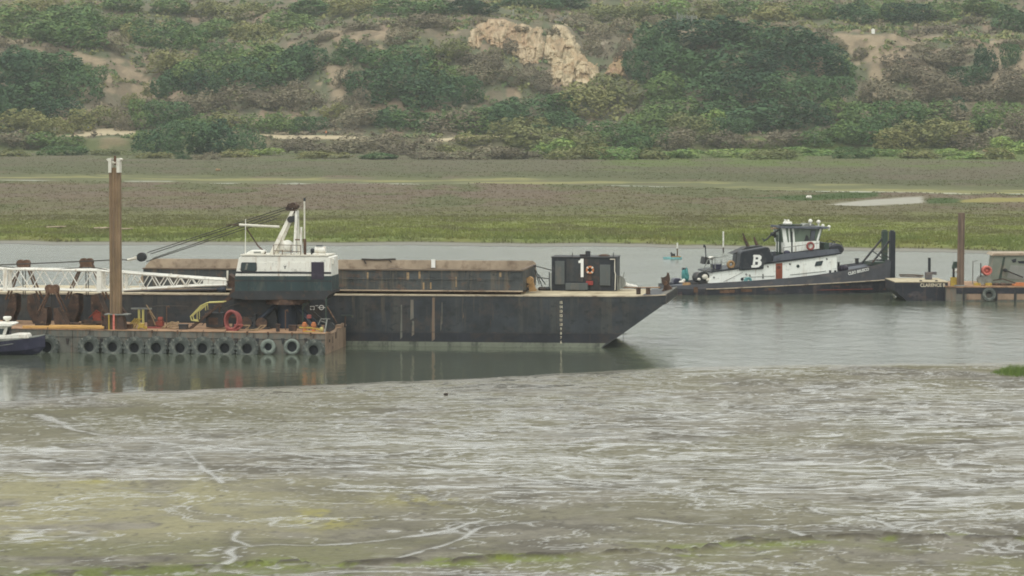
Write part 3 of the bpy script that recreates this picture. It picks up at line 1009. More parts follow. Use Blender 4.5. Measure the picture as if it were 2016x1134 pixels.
def bush_mesh(name, mat, lumps, leaves, leaf, tall=1.0, spiky=0.0):
    cs, rs = [], []
    for k in range(lumps):
        a = rng.uniform(0, 2 * math.pi); r = 0.34 * math.sqrt(rng.uniform(0, 1))
        z = rng.uniform(0.12, 0.62) * (1 - (r / 0.5) ** 2 * 0.7)
        cs.append((r * math.cos(a), r * math.sin(a), z)); rs.append(rng.uniform(0.13, 0.27))
    cs, rs = np.array(cs), np.array(rs)
    P, Nn = [], []
    w = rs ** 2 / (rs ** 2).sum()
    for k in range(lumps):
        m = int(leaves * w[k] * 1.6)
        d = rng.normal(size=(m, 3)); d /= np.linalg.norm(d, axis=1, keepdims=True)
        rr = rs[k] * (rng.uniform(0.82, 1.12, size=(m, 1)) + (rng.uniform(0, 1, size=(m, 1)) > 0.93) * rng.uniform(0, spiky + 0.12, size=(m, 1)))
        p = cs[k] + d * rr
        P.append(p); Nn.append(d)
    P, Nn = np.concatenate(P), np.concatenate(Nn)
    keep = P[:, 2] > -0.02
    for k in range(lumps):
        keep &= np.linalg.norm(P - cs[k], axis=1) > rs[k] * 0.78
    P, Nn = P[keep], Nn[keep]
    P = P * (1 + 0.22 * (fbm(P[:, 0] * 7 + 3, P[:, 2] * 7 + P[:, 1] * 5, 3, 400 + lumps)[:, None] - 0.5))
    gap = fbm(P[:, 0] * 9 + P[:, 1] * 4, P[:, 2] * 11 + P[:, 1] * 3, 3, 500 + lumps) > 0.36
    P, Nn = P[gap], Nn[gap]
    zmax = np.percentile(P[:, 2], 99)
    P[:, 2] *= 1.0 / zmax
    v, f = quads(P, Nn * 0.7 + rng.normal(size=P.shape) * 0.55, leaf * rng.uniform(0.6, 1.3, size=len(P)))
    me_o = raw_mesh(name, v, f, None, None, mat)
    me = me_o.data
    bpy.data.objects.remove(me_o)
    return me


BUSH = {k: [bush_mesh('bush_' + k, LEAF[k], lumps, n, s, spiky=sp) for lumps, n, s, sp in spec] for k, spec in {
    'D': [(12, 3600, 0.026, 0.1), (16, 4200, 0.024, 0.1), (9, 3200, 0.028, 0.12), (20, 4600, 0.022, 0.1)],
    'G': [(12, 3400, 0.027, 0.14), (9, 3000, 0.03, 0.16), (16, 3800, 0.025, 0.14)],
    'O': [(12, 3200, 0.027, 0.2), (8, 2600, 0.03, 0.24), (15, 3400, 0.025, 0.2)],
    'L': [(9, 2400, 0.03, 0.3), (12, 2800, 0.028, 0.3)],
    'B': [(12, 3000, 0.024, 0.24), (9, 2600, 0.027, 0.3), (15, 3400, 0.023, 0.24)],
}.items()}

# ------------------------------------------------------------------ bushes on the bluff, each a thing of its own
BUSHES = [  # px of the foot, py of the foot, width px, height px, kind
    # left: the dark thicket low on the slope and the green one above it
    (10, 205, 140, 100, 'D'), (75, 170, 150, 66, 'D'), (150, 196, 110, 70, 'D'), (70, 222, 150, 70, 'D'), (-10, 238, 120, 80, 'D'), (110, 234, 110, 50, 'D'), (40, 132, 110, 40, 'D'),
    (140, 150, 80, 34, 'D'), (180, 165, 60, 36, 'G'),
    (40, 76, 150, 66, 'G'), (130, 72, 120, 60, 'G'), (160, 90, 130, 62, 'G'), (100, 84, 100, 40, 'G'), (10, 60, 110, 46, 'O'), (70, 30, 120, 36, 'O'), (150, 40, 120, 36, 'G'), (5, 95, 70, 30, 'B'),
    (105, 112, 70, 32, 'B'), (215, 100, 70, 30, 'B'), (240, 60, 100, 34, 'G'), (30, 262, 110, 46, 'O'), (95, 268, 90, 40, 'O'), (20, 290, 120, 30, 'B'), (70, 292, 90, 30, 'G'), (130, 290, 90, 24, 'G'),
    (150, 256, 80, 40, 'O'), (215, 250, 90, 40, 'O'), (245, 258, 40, 50, 'B'), (285, 252, 80, 56, 'G'), (330, 250, 90, 50, 'D'), (255, 215, 60, 60, 'O'), (290, 190, 60, 50, 'O'),
    (320, 96, 120, 56, 'G'), (270, 86, 80, 40, 'O'), (370, 94, 80, 44, 'G'), (340, 140, 100, 40, 'O'), (360, 170, 90, 50, 'G'), (380, 185, 100, 60, 'D'), (330, 190, 70, 50, 'D'),
    (440, 165, 110, 60, 'G'), (500, 158, 110, 66, 'G'), (480, 180, 130, 66, 'D'), (560, 168, 120, 72, 'D'), (600, 150, 90, 56, 'D'), (540, 130, 100, 40, 'G'), (430, 125, 90, 40, 'G'), (600, 118, 70, 36, 'D'),
    (310, 302, 100, 56, 'D'), (365, 304, 100, 66, 'D'), (425, 304, 110, 66, 'D'), (480, 298, 80, 50, 'D'), (290, 300, 60, 40, 'G'), (395, 262, 100, 36, 'G'), (450, 255, 100, 36, 'O'), (520, 258, 90, 34, 'G'),
    (570, 262, 80, 34, 'G'), (610, 260, 70, 30, 'D'), (425, 220, 100, 40, 'B'), (500, 214, 110, 44, 'B'), (570, 214, 90, 40, 'B'), (370, 226, 80, 36, 'B'), (620, 214, 70, 36, 'B'), (560, 190, 70, 30, 'B'),
    # centre
    (690, 128, 80, 46, 'D'), (700, 170, 80, 40, 'B'), (740, 150, 90, 50, 'G'), (800, 140, 110, 50, 'G'), (740, 205, 120, 66, 'D'), (800, 190, 130, 80, 'D'), (860, 170, 100, 50, 'G'), (850, 215, 130, 70, 'D'),
    (910, 205, 90, 54, 'D'), (920, 170, 90, 46, 'B'), (880, 130, 90, 50, 'O'), (930, 130, 60, 34, 'B'), (965, 150, 70, 44, 'B'), (960, 118, 40, 26, 'B'), (990, 170, 80, 40, 'B'), (1000, 108, 44, 30, 'B'),
    (700, 252, 100, 40, 'B'), (760, 250, 90, 40, 'D'), (810, 256, 110, 42, 'G'), (870, 262, 120, 46, 'B'), (930, 262, 110, 48, 'G'), (975, 262, 90, 48, 'D'), (690, 215, 60, 40, 'B'), (660, 235, 60, 30, 'O'),
    (1000, 240, 110, 46, 'D'), (1060, 232, 110, 44, 'D'), (1110, 225, 90, 40, 'G'), (1070, 190, 60, 34, 'B'), (1060, 165, 50, 40, 'B'), (1160, 235, 130, 70, 'O'), (1210, 215, 110, 66, 'O'), (1100, 260, 120, 44, 'D'),
    (1000, 280, 90, 46, 'O'), (1050, 298, 130, 62, 'O'), (1130, 304, 130, 52, 'O'), (1200, 290, 120, 50, 'G'), (1090, 310, 90, 36, 'L'), (1180, 316, 80, 30, 'O'), (1265, 300, 110, 46, 'G'), (1280, 262, 110, 50, 'G'),
    (1085, 75, 36, 22, 'B'), (1010, 62, 60, 16, 'B'), (950, 48, 40, 18, 'B'), (1150, 62, 90, 34, 'B'), (1200, 70, 80, 34, 'B'), (1160, 110, 50, 44, 'B'), (1225, 120, 40, 40, 'B'),
    # the big dark thicket right of the cliff
    (1290, 120, 110, 70, 'D'), (1350, 104, 150, 66, 'D'), (1430, 100, 160, 64, 'D'), (1510, 104, 150, 62, 'D'), (1580, 112, 130, 56, 'D'), (1270, 165, 90, 66, 'D'), (1340, 160, 150, 70, 'D'), (1430, 156, 160, 70, 'D'),
    (1520, 158, 160, 66, 'D'), (1610, 160, 130, 70, 'D'), (1660, 164, 80, 50, 'G'), (1300, 205, 110, 60, 'G'), (1380, 205, 140, 60, 'D'), (1470, 208, 150, 66, 'D'), (1560, 206, 140, 62, 'D'), (1630, 206, 110, 56, 'D'),
    (1330, 248, 120, 56, 'G'), (1420, 250, 140, 56, 'D'), (1510, 258, 150, 60, 'D'), (1590, 252, 120, 56, 'D'), (1650, 240, 90, 46, 'G'), (1360, 280, 110, 56, 'O'), (1440, 272, 90, 40, 'D'), (1395, 262, 70, 44, 'L'),
    (1330, 300, 100, 44, 'B'), (1410, 294, 100, 34, 'B'), (1470, 290, 70, 24, 'B'), (1540, 292, 110, 34, 'B'), (1610, 286, 90, 34, 'G'), (1660, 290, 110, 50, 'G'), (1710, 284, 110, 50, 'G'), (1690, 260, 110, 56, 'G'),
    (1760, 260, 120, 60, 'G'), (1820, 290, 120, 50, 'O'), (1770, 294, 100, 40, 'O'), (1870, 285, 120, 50, 'O'), (1930, 296, 120, 44, 'B'), (1900, 294, 90, 36, 'B'), (1990, 304, 80, 34, 'L'), (1830, 250, 120, 50, 'G'),
    (1900, 250, 110, 50, 'B'), (1960, 258, 110, 56, 'G'), (2020, 280, 90, 60, 'B'), (1710, 205, 60, 50, 'B'), (1760, 210, 90, 50, 'B'), (1830, 205, 100, 46, 'B'), (1900, 200, 100, 46, 'B'), (1980, 205, 100, 50, 'B'),
    (1700, 118, 60, 44, 'B'), (1650, 96, 70, 34, 'B'), (1600, 80, 60, 24, 'B'), (1780, 130, 110, 44, 'B'), (1850, 140, 110, 40, 'B'), (1940, 142, 56, 50, 'D'), (1990, 138, 44, 50, 'D'), (1800, 100, 110, 36, 'B'),
    (1900, 110, 90, 34, 'B'), (1760, 170, 100, 44, 'B'), (1830, 172, 110, 40, 'B'), (1910, 172, 80, 40, 'D'), (2000, 176, 80, 44, 'B'), (1880, 232, 60, 40, 'D'), (1940, 262, 26, 34, 'D'),
    # plateau and the slope behind it
    (420, 78, 120, 40, 'G'), (500, 84, 110, 40, 'O'), (560, 60, 110, 40, 'G'), (480, 40, 100, 34, 'O'), (400, 36, 90, 34, 'O'), (330, 30, 100, 34, 'G'), (620, 34, 120, 34, 'G'), (700, 28, 120, 34, 'O'),
    (780, 30, 120, 34, 'G'), (850, 34, 100, 34, 'G'), (920, 26, 120, 30, 'D'), (1040, 14, 130, 24, 'D'), (1110, 16, 110, 26, 'D'), (1190, 44, 120, 32, 'O'), (1260, 44, 110, 36, 'O'), (1320, 36, 90, 36, 'L'),
    (1390, 36, 90, 34, 'O'), (1450, 30, 110, 34, 'G'), (1530, 40, 110, 34, 'O'), (1600, 36, 110, 34, 'G'), (1680, 44, 110, 40, 'D'), (1740, 40, 110, 40, 'G'), (1790, 46, 110, 40, 'D'), (1850, 40, 110, 40, 'G'),
    (1910, 46, 70, 24, 'B'), (1990, 62, 100, 50, 'D'), (1940, 30, 100, 36, 'G'), (640, 80, 90, 34, 'B'), (720, 60, 110, 30, 'B'), (800, 54, 110, 26, 'B'), (860, 52, 90, 24, 'B'), (800, 86, 80, 34, 'B'), (700, 96, 80, 30, 'B'),
    (1300, 52, 80, 22, 'B'), (1540, 64, 110, 20, 'B'), (1480, 60, 110, 22, 'B'), (1820, 66, 120, 26, 'B'), (1990, 90, 80, 24, 'B'), (1900, 84, 80, 22, 'B'), (230, 24, 110, 30, 'G'),
    # low grey brush between the path and the marsh
    (560, 300, 110, 26, 'B'), (620, 302, 110, 30, 'B'), (690, 303, 120, 36, 'B'), (750, 304, 110, 40, 'B'), (805, 306, 100, 36, 'B'), (890, 306, 70, 20, 'O'), (925, 318, 110, 26, 'B'), (985, 320, 100, 24, 'B'), (935, 284, 90, 20, 'O'),
    (395, 338, 60, 14, 'B'), (360, 336, 40, 10, 'D'), (30, 308, 90, 14, 'O'), (120, 306, 110, 18, 'G'), (215, 306, 90, 12, 'O'), (300, 312, 80, 12, 'O'), (470, 310, 100, 16, 'O'), (520, 306, 80, 14, 'L'), (640, 312, 110, 14, 'O'), (740, 314, 100, 12, 'G'), (850, 318, 110, 16, 'B'), (1040, 322, 110, 18, 'B'), (1120, 320, 100, 22, 'O'),
    (1210, 322, 120, 24, 'L'), (1290, 316, 90, 22, 'O'), (1520, 314, 110, 20, 'O'), (1680, 312, 90, 22, 'G'), (1820, 312, 110, 18, 'O'), (1890, 314, 100, 20, 'L'), (1960, 316, 90, 22, 'O'), (1340, 312, 120, 18, 'L'), (1450, 310, 120, 16, 'L'), (1600, 306, 120, 16, 'L'), (1750, 308, 120, 14, 'L'),
]
KIND_WORDS = {'D': 'dark green', 'G': 'mid green', 'O': 'olive green', 'L': 'light green', 'B': 'grey brown'}
KIND_GROUP = {'D': 'dark green bushes on the bluff', 'G': 'mid green bushes on the bluff', 'O': 'olive bushes on the bluff', 'L': 'light green bushes at the hill foot', 'B': 'dry brown brush on the bluff'}
X_MARK = [(120, 'at far left'), (215, 'left of the spud'), (300, 'above the spud'), (440, 'between spud and crane'), (560, 'above the crane cab'),
          (680, 'right of crane mast'), (800, 'above the hopper'), (915, 'left of the cliff'), (1090, 'by the cliff face'), (1240, 'by the cliff buttress'),
          (1400, 'above the channel pole'), (1540, 'above the tug stacks'), (1680, 'above the pilothouse'), (1800, 'above the bow knees'), (1920, 'above the mooring pile'), (9999, 'at far right')]


def y_mark(py):
    return 'high up' if py < 68 else 'on the rim' if py < 125 else 'halfway up the bluff' if py < 205 else 'low on the bluff' if py < 268 else 'at the marsh edge'


def make_bushes():
    cells = {}
    for b in BUSHES:
        w = (b[4], next(t for lim, t in X_MARK if b[0] < lim), y_mark(b[1]))
        cells.setdefault(w, []).append(b)
    n = 0
    for (k, xm, ym), bs in cells.items():
        bs = sorted(bs)
        names = {1: [''], 2: ['left of two, ', 'right of two, '], 3: ['leftmost of three, ', 'middle of three, ', 'rightmost of three, ']}.get(len(bs)) or [f'{q} from the left, ' for q in ('first', 'second', 'third', 'fourth', 'fifth', 'sixth', 'seventh')]
        for b, nm in zip(bs, names):
            inside = max(float(poly_sd(b[0], b[1] - b[3] * 0.4, P)) for P in SCARS)
            if k in 'BO' and inside > 0:
                b = (b[0], b[1], b[2] * 0.7, b[3] * 0.5, k)
            elif k == 'B' and b[1] < 135 and (640 < b[0] < 780 or b[0] > 1640):
                b = (b[0], b[1], b[2] * 0.8, b[3] * 0.55, k)
            h = hit(b[0], b[1], 940.0 if b[1] > 300 else 1070.0)
            if h is None: continue
            x, y, z = h
            sc = y / FPX
            o = bpy.data.objects.new('bush', BUSH[k][n % len(BUSH[k])])
            COL.objects.link(o)
            o.location = (x, y + b[2] * sc * 0.15, z - 0.4)
            o.scale = (b[2] * sc * 1.06, b[2] * sc * rnd.uniform(0.7, 0.9), b[3] * sc * 1.0 + 0.4)
            o.rotation_euler = (0, 0, rnd.choice((0, math.pi)) + rnd.uniform(-0.5, 0.5))
            tag(o, f'{KIND_WORDS[k]} bush {nm}{ym} {xm}', 'bush', KIND_GROUP[k])
            n += 1


make_bushes()


# ------------------------------------------------------------------ the low scrub that covers the rest of the bluff
CLIFF_A = [(917, 92), (928, 62), (938, 46), (960, 38), (990, 36), (1012, 46), (1045, 50), (1066, 56), (1072, 78), (1070, 108), (1058, 126), (1036, 130), (1014, 112), (1000, 104), (985, 100), (962, 84), (952, 72), (946, 96), (928, 100)]
CLIFF_B = [(1078, 64), (1092, 47), (1116, 47), (1126, 64), (1136, 84), (1146, 104), (1160, 118), (1178, 126), (1184, 150), (1158, 172), (1144, 176), (1130, 160), (1112, 172), (1098, 160), (1088, 180), (1084, 150), (1080, 128), (1070, 110), (1074, 88)]
CLIFF_C = [(1256, 46), (1248, 74), (1234, 90), (1228, 112), (1232, 150), (1188, 152), (1196, 128), (1214, 104), (1236, 74)]
CLIFF_D = [(1166, 58), (1192, 56), (1198, 76), (1192, 100), (1178, 100), (1170, 84)]


def make_scrub():
    n = 15000
    px = rng.uniform(-60, 2076, n)
    d = rng.uniform(0, 1, n) ** 0.9
    Y = 1078 + d * 300
    X = (px - CX) / FPX * Y
    Z = hz(X, Y)
    c, wet, bare, pxx, py, sl, pan = land_colours(X, Y, Z)
    cl = np.zeros(n)
    for P in (CLIFF_A, CLIFF_B, CLIFF_C):
        cl = np.maximum(cl, sst(-2, 2, poly_sd(pxx, py, P)))
    keep = (bare < 0.4) & (cl < 0.4) & (Z > 2.0) & (rng.uniform(0, 1, n) < 0.35 + 0.65 * sst(0.3, 0.5, fbm(X / 6, Y / 10, 4, 90)))
    X, Y, Z = X[keep], Y[keep], Z[keep]
    n = len(X)
    r = rng.uniform(0.5, 1.7, n)
    mixn = fbm(X / 16, Y / 26, 4, 91) + rng.normal(size=n) * 0.07
    dist = sst(1180, 1240, Y)
    pal = np.array([lin(104, 96, 82), lin(128, 118, 98), lin(112, 114, 82), lin(96, 114, 74), lin(128, 130, 86)])
    idx = np.clip((mixn - 0.28 + dist * 0.12) / 0.44 * 5, 0, 4.999).astype(int)
    base = pal[idx] * rng.uniform(0.8, 1.15, size=(n, 1))
    k = 12
    dirs = rng.normal(size=(n, k, 3)); dirs /= np.linalg.norm(dirs, axis=2, keepdims=True)
    dirs[..., 2] = np.abs(dirs[..., 2])
    pos = np.stack([X, Y, Z], 1)[:, None, :] + dirs * r[:, None, None] * np.array([1.15, 1.15, 0.85]) * rng.uniform(0.6, 1.0, size=(n, k, 1))
    size = (r[:, None] * rng.uniform(0.22, 0.42, size=(n, k))).reshape(-1)
    v, f = quads(pos.reshape(-1, 3), (dirs + rng.normal(size=dirs.shape) * 0.5).reshape(-1, 3), size)
    col = np.repeat((base[:, None, :] * rng.uniform(0.85, 1.15, size=(n, k, 1))).reshape(-1, 3), 4, axis=0)
    m = ground_mat('scrub_leaves', 1.5, 0.18, 0.0)
    o = raw_mesh('scrub', v, f, col, np.zeros(len(v)), m, 'stuff')
    tag(o, 'low grey and olive scrub covering the slopes of the bluff', 'scrub')


make_scrub()


def make_marsh_grass():
    n = 78000
    u = rng.uniform(0, 1, n)
    py = np.where(u < 0.55, rng.uniform(425, 494, n), rng.uniform(296, 440, n))
    px = rng.uniform(-220, 2240, n)
    Y = 137845.0 / (py - 172.0) * 0.972
    X = (px - CX) / FPX * Y
    Z = hz(X, Y)
    c, wet, bare, pxx, pyy, sl, pan = land_colours(X, Y, Z)
    keep = (Y > bank_line(X) - 0.4) & (sl < 0.3) & (pan < 0.3) & (Y < 1085) & (bare < 0.4)
    X, Y, Z, c, pyy = X[keep], Y[keep], Z[keep], c[keep], pyy[keep]
    n = len(X)
    hgt = rng.uniform(0.09, 0.20, n) * (1 + 1.1 * sst(60, 10, Y - bank_line(X))) * (0.5 + fbm(X / 6, Y / 8, 3, 95))
    k = 3
    ang = rng.uniform(0, 2 * math.pi, (n, k))
    off = rng.normal(size=(n, k, 2)) * 0.22
    bx, by = X[:, None] + off[..., 0], Y[:, None] + off[..., 1]
    w = 0.07 + 0.10 * rng.uniform(0, 1, (n, k))
    dx, dy = np.cos(ang) * w, np.sin(ang) * w
    lean = rng.normal(size=(n, k, 2)) * 0.22 * hgt[:, None, None]
    z0 = np.repeat(Z[:, None], k, 1) - 0.05
    v = np.stack([np.stack([bx - dx, by - dy, z0], -1), np.stack([bx + dx, by + dy, z0], -1),
                  np.stack([bx + lean[..., 0], by + lean[..., 1], z0 + 0.05 + hgt[:, None] * rng.uniform(0.7, 1.2, (n, k))], -1)], 2).reshape(-1, 3)
    f = np.arange(len(v)).reshape(-1, 3)
    col = np.repeat(c * 1.12 * rng.uniform(0.9, 1.1, size=(n, 1)), k * 3, axis=0)
    o = raw_mesh('marsh_grass', v, f, col, np.zeros(len(v)), ground_mat('marsh_grass', 1.2, 0.15, 0.0), 'stuff')
    tag(o, 'tufted salt marsh grass across the far flat', 'grass')


make_marsh_grass()


# ------------------------------------------------------------------ eroded sandstone in the bluff
def make_cliff(name, poly, label, c1, c2, seed, proud=2.2, back=0.0):
    xs = [q[0] for q in poly]
    ysp = [q[1] for q in poly]
    gx = np.linspace(min(xs) - 6, max(xs) + 6, int((max(xs) - min(xs) + 12) * 1.1))
    gy = np.linspace(max(ysp) + 6, min(ysp) - 6, int((max(ysp) - min(ysp) + 12) * 1.3))
    PX, PY = np.meshgrid(gx, gy)
    sd = poly_sd(PX + (fbm(PX / 9, PY / 9, 3, seed + 5) - 0.5) * 8, PY + (fbm(PX / 9, PY / 9, 3, seed + 6) - 0.5) * 8, poly)
    # depth of the slope behind each spot, smoothed down the column, then carved into flutes and ledges
    dx, dy, dz = ray(PX, PY)
    D = np.full(PX.shape, 1250.0)
    found = np.zeros(PX.shape, bool)
    for yy in np.arange(1085, 1330, 1.0):
        l = yy / dy
        g = (hz(l * dx, yy + 0 * l) >= H + l * dz) & ~found
        D[g] = yy
        found |= g
    for _ in range(6):
        D[1:-1] = (D[:-2] + D[1:-1] + D[2:]) / 3
        D[:, 1:-1] = (D[:, :-2] + D[:, 1:-1] + D[:, 2:]) / 3
    qx, qy = PX + (fbm(PX / 22, PY / 22, 3, seed + 1) - 0.5) * 34, PY + (fbm(PX / 22, PY / 22, 3, seed + 8) - 0.5) * 34 + PX * 0.16
    flute = fbm(qx / 11, qy / 34, 5, seed, 0.55)
    ledge = fbm(qx / 34, qy / 10, 4, seed + 2)
    fine = fbm(PX / 5, PY / 14, 4, seed + 3)
    crack = sst(0.12, 0.0, np.abs(fbm(PX / 10, PY / 40, 4, seed + 9) - 0.5)) 
    D = D - sst(-4, 9, sd) * proud + 2.0 * sst(0, -5, sd) + (flute - 0.5) * -6.0 + (ledge - 0.5) * -3.6 + (fine - 0.5) * 1.6 + crack * 0.8 + back
    dx, dy, dz = ray(PX, PY)
    l = D / dy
    X, Y, Z = l * dx, D, H + l * dz
    c = np.ones(PX.shape + (3,)) * np.array(c1)
    c = blend(c, c2, sst(0.4, 0.6, fbm(qx / 20, qy / 11, 5, seed + 4)))
    c = blend(c, np.array(lin(124, 106, 88)), crack * 0.35)
    c = blend(c, np.array(lin(116, 108, 84)), sst(0.56, 0.68, fbm(PX / 8, PY / 8, 4, seed + 7)) * 0.5)
    m = ground_mat(name + '_stone', 1.2, 0.2, 0.3, dry_rough=0.95)
    o = grid_object(name, X, Y, Z, c, np.zeros(PX.shape), m, None, keep=sd > -1.5)
    o.data.polygons.foreach_set('use_smooth', np.zeros(len(o.data.polygons), bool))
    o['kind'] = 'structure'
    return o


make_cliff('cliff_face', CLIFF_A, '', lin(168, 144, 116), lin(180, 162, 134), 200, 3.2)
make_cliff('cliff_buttress', CLIFF_B, '', lin(170, 148, 118), lin(186, 170, 140), 220, 4.0)
make_cliff('cliff_spur', CLIFF_C, '', lin(170, 138, 112), lin(150, 128, 98), 240)
make_cliff('cliff_outcrop', CLIFF_D, '', lin(146, 138, 120), lin(122, 114, 100), 260, 1.2)

# ------------------------------------------------------------------ the big hopper barge
BB = Frame(1190, 684.5, -7)
BW = 10.6


def big_barge():
    F = BB
    t = thing('hopper_barge', F, (-22, 5, 0), 'long black hopper barge with a raked bow and a steel bin on deck', 'barge')
    p = lambda px, py, q=0.0: F.p(px, py, q)[::2]
    zd = p(1000, 583.5)[1]
    x_l = -46.0
    bow = p(1311, 582)
    side = [(x_l, -1.2), (-1.6, -1.2), p(1186, 684.5), p(1212, 667), (bow[0], bow[1] - 0.55), bow, (p(1245, 584)[0], zd), (x_l, zd - 0.12)]
    MB().prism(side, 0, BW).build('hull', MT['hull_black'], t)
    MB().prism([(x_l, 0.0), (-0.25, 0.0), (0.1, 0.33), (x_l, 0.33)], -0.012, 0.05).build('waterline_band', MT['hull_band'], t)
    MB().prism([(x_l, 0.33), (0.1, 0.33), (1.22, 1.0), (x_l, 0.93)], -0.006, 0.05).build('boot_band', MT['hull_dark'], t)
    # plate seams on the side
    mb = MB()
    for s in np.arange(-45, 3, 2.44):
        mb.box(s, s + 0.035, -0.014, 0.01, 0.34, zd - 0.25)
    mb.prism([(x_l, 1.02), (1.6, 1.02), (1.68, 1.06), (x_l, 1.06)], -0.016, 0.01)
    mb.build('hull_seams', MT['dark_steel'], t)
    # tan streaks where water has run off the bin
    mb = MB()
    for px, w, y0, y1 in ((811, 7, 590, 630), (853, 6, 586, 672), (790, 4, 600, 668), (813, 5, 632, 662), (868, 2, 622, 652), (912, 2, 615, 628), (870, 3, 595, 640)):
        a, b = p(px - w / 2, y1), p(px + w / 2, y0)
        mb.prism([(a[0], a[1]), (b[0], a[1] + 0.15), (b[0] - 0.02, b[1]), (a[0] + 0.04, b[1])], -0.010, 0.0)
    mb.build_each('run_off_stain', MT['barge_grey'], t)
    # deck plating, pale, with an edge strip
    MB().slab([(x_l, 0.25), (bow[0] - 0.3, 0.25), (bow[0] - 0.3, BW - 0.25), (x_l, BW - 0.25)], zd + 0.0, zd + 0.03).build('deck', MT['deck_pale'], t)
    mb = MB()
    mb.prism([(x_l, zd - 0.10), (p(1245, 584)[0], zd + 0.02), (bow[0], bow[1] + 0.02), (bow[0], bow[1] + 0.09), (p(1245, 584)[0], zd + 0.10), (x_l, zd - 0.02)], -0.06, 0.16)
    mb.build('rub_rail', MT['rub_rail'], t)
    MB().prism([(bow[0] - 0.9, zd + 0.03), (bow[0], bow[1] + 0.095), (bow[0] + 0.0, zd - 0.5), (bow[0] - 0.9, zd - 0.5)], 0.16, BW, None).build('bow_coaming', MT['barge_grey'], t)
    # bin: sill, walls, ledge, far wall higher, mud inside
    s0, s1 = F.p(282, 540, 1.6)[0], F.p(1029, 540, 1.6)[0]
    zt, zb = F.p(800, 532.5, 1.6)[2], F.p(800, 571.5, 1.6)[2]
    tf = BW - 1.0
    MB().box(s0 + 0.4, s1 - 0.3, 2.0, tf - 0.3, zd, zb).build('bin_sill', MT['rust_dark'], t)
    bn = MB()
    bn.box(s0, s1, 1.6, 1.72, zb, zt)
    bn.prism([(s0, zb), (s0 + 0.12, zb), (s0 + 0.12, zt - 0.5), (s0, zt - 0.5)], 1.72, tf)
    bn.prism([(s1 - 0.12, zb), (s1, zb), (s1, zt), (s1 - 0.12, zt)], 1.72, tf)
    bn.build('bin_wall', MT['bin_steel'], t)
    sF0, sF1 = F.p(300, 520, tf)[0], s1 + 0.05
    zf = F.p(800, 512, tf)[2]
    MB().prism([(sF0 - 1.1, zb), (sF1, zb), (sF1, zf - 0.2), (sF1 - 0.25, zf), (sF0, zf), (sF0 - 0.5, zf - 0.5)], tf, tf + 0.14).build('bin_far_wall', MT['bin_tan'], t)
    # silt inside: uneven surface
    mb = MB()
    n, m = 60, 8
    for i in range(n + 1):
        for j in range(m + 1):
            s = s0 + 0.13 + (s1 - s0 - 0.26) * i / n
            q = 1.73 + (tf - 1.75) * j / m
            mb.v.append((s, q, zt - 0.42 + 0.10 * (j / m) + (float(fbm(s / 1.4, q / 1.4, 4, 300)) - 0.5) * 0.35))
    mb.f = [(i * (m + 1) + j, (i + 1) * (m + 1) + j, (i + 1) * (m + 1) + j + 1, i * (m + 1) + j + 1) for i in range(n) for j in range(m)]
    mb.build('silt_load', MT['bin_mud'], t)
    mb = MB()
    mb.box(s0 - 0.05, s1 + 0.05, 1.5, 1.76, zt, zt + 0.09)
    mb.box(s1 - 0.16, s1 + 0.05, 1.76, tf, zt, zt + 0.12)
    mb.build('bin_rim', MT['bin_mud'], t)
    mb = MB()
    mb.box(s0, s1 + 0.02, 1.44, 1.6, zb - 0.06, zb + 0.03)
    mb.build('bin_ledge', MT['bin_tan'], t)
    mb = MB()
    for s in np.arange(s0 + 1.2, s1, 2.9):
        mb.box(s, s + 0.09, 1.545, 1.6, zb + 0.03, zt)
    mb.tube([(s0 + 1, 1.52, zb + 0.85), (s0 + 9, 1.52, zb + 0.80), (s0 + 16, 1.52, zb + 0.84), (s1 - 6, 1.52, zb + 0.84), (s1 - 0.6, 1.52, zb + 0.86)], 0.022, 5)
    mb.build('bin_stiffener', MT['bin_steel'], t)
    mb = MB()
    for px, w, y0, y1 in ((803, 5, 536, 551), (826, 4, 534, 550), (834, 3, 556, 570), (848, 3, 556, 569), (898, 2, 545, 565), (985, 4, 536, 545), (724, 3, 536, 550)):
        a, b = F.p(px - w / 2, y1, 1.6)[::2], F.p(px + w / 2, y0, 1.6)[::2]
        mb.prism([(a[0], a[1]), (b[0], a[1]), (b[0], b[1]), (a[0], b[1])], 1.588, 1.60)
    mb.build_each('bin_stain', MT['rope'], t)
    # black timbers lying along the far wall, and the white gauge board
    # rub frame of the bow: bitts, rail stubs
    for px in (1257, 1276):
        mb = MB()
        q = F.on(px, 579.5, zd + 0.03)
        mb.cyl((q[0], q[1], zd), (q[0], q[1], zd + 0.48), 0.17, n=14)
        mb.cyl((q[0], q[1], zd + 0.48), (q[0], q[1], zd + 0.54), 0.22, n=14)
        mb.build('bitt', MT['rust_dark'], t)
    # draft figures up the side by the bow
    y = 673.5
    zs = [F.p(1105, yy)[2] for yy in np.linspace(673.5, 595.5, 10)]
    mark = ['6', '7', '8', '9', '10', '11', '12', '13', '14', '15']
    for k, (z, g) in enumerate(zip(zs, mark)):
        x = F.p(1104.5, y)[0]
        text_mesh('draft_figure', g, MT['numerals'], t, (x, -0.02, z - 0.09), 0.27, align='CENTER', xs=0.85, bold=0.008)
    # load line mark in its ring, near the middle of the hull
    c = F.p(633, 605.5)
    mb = MB().ring((c[0], -0.02, c[2]), 0.16, 0.028, 'y', 24, 6)
    mb.box(c[0] - 0.27, c[0] + 0.27, -0.03, -0.012, c[2] - 0.022, c[2] + 0.022)
    c2 = F.p(615, 606)
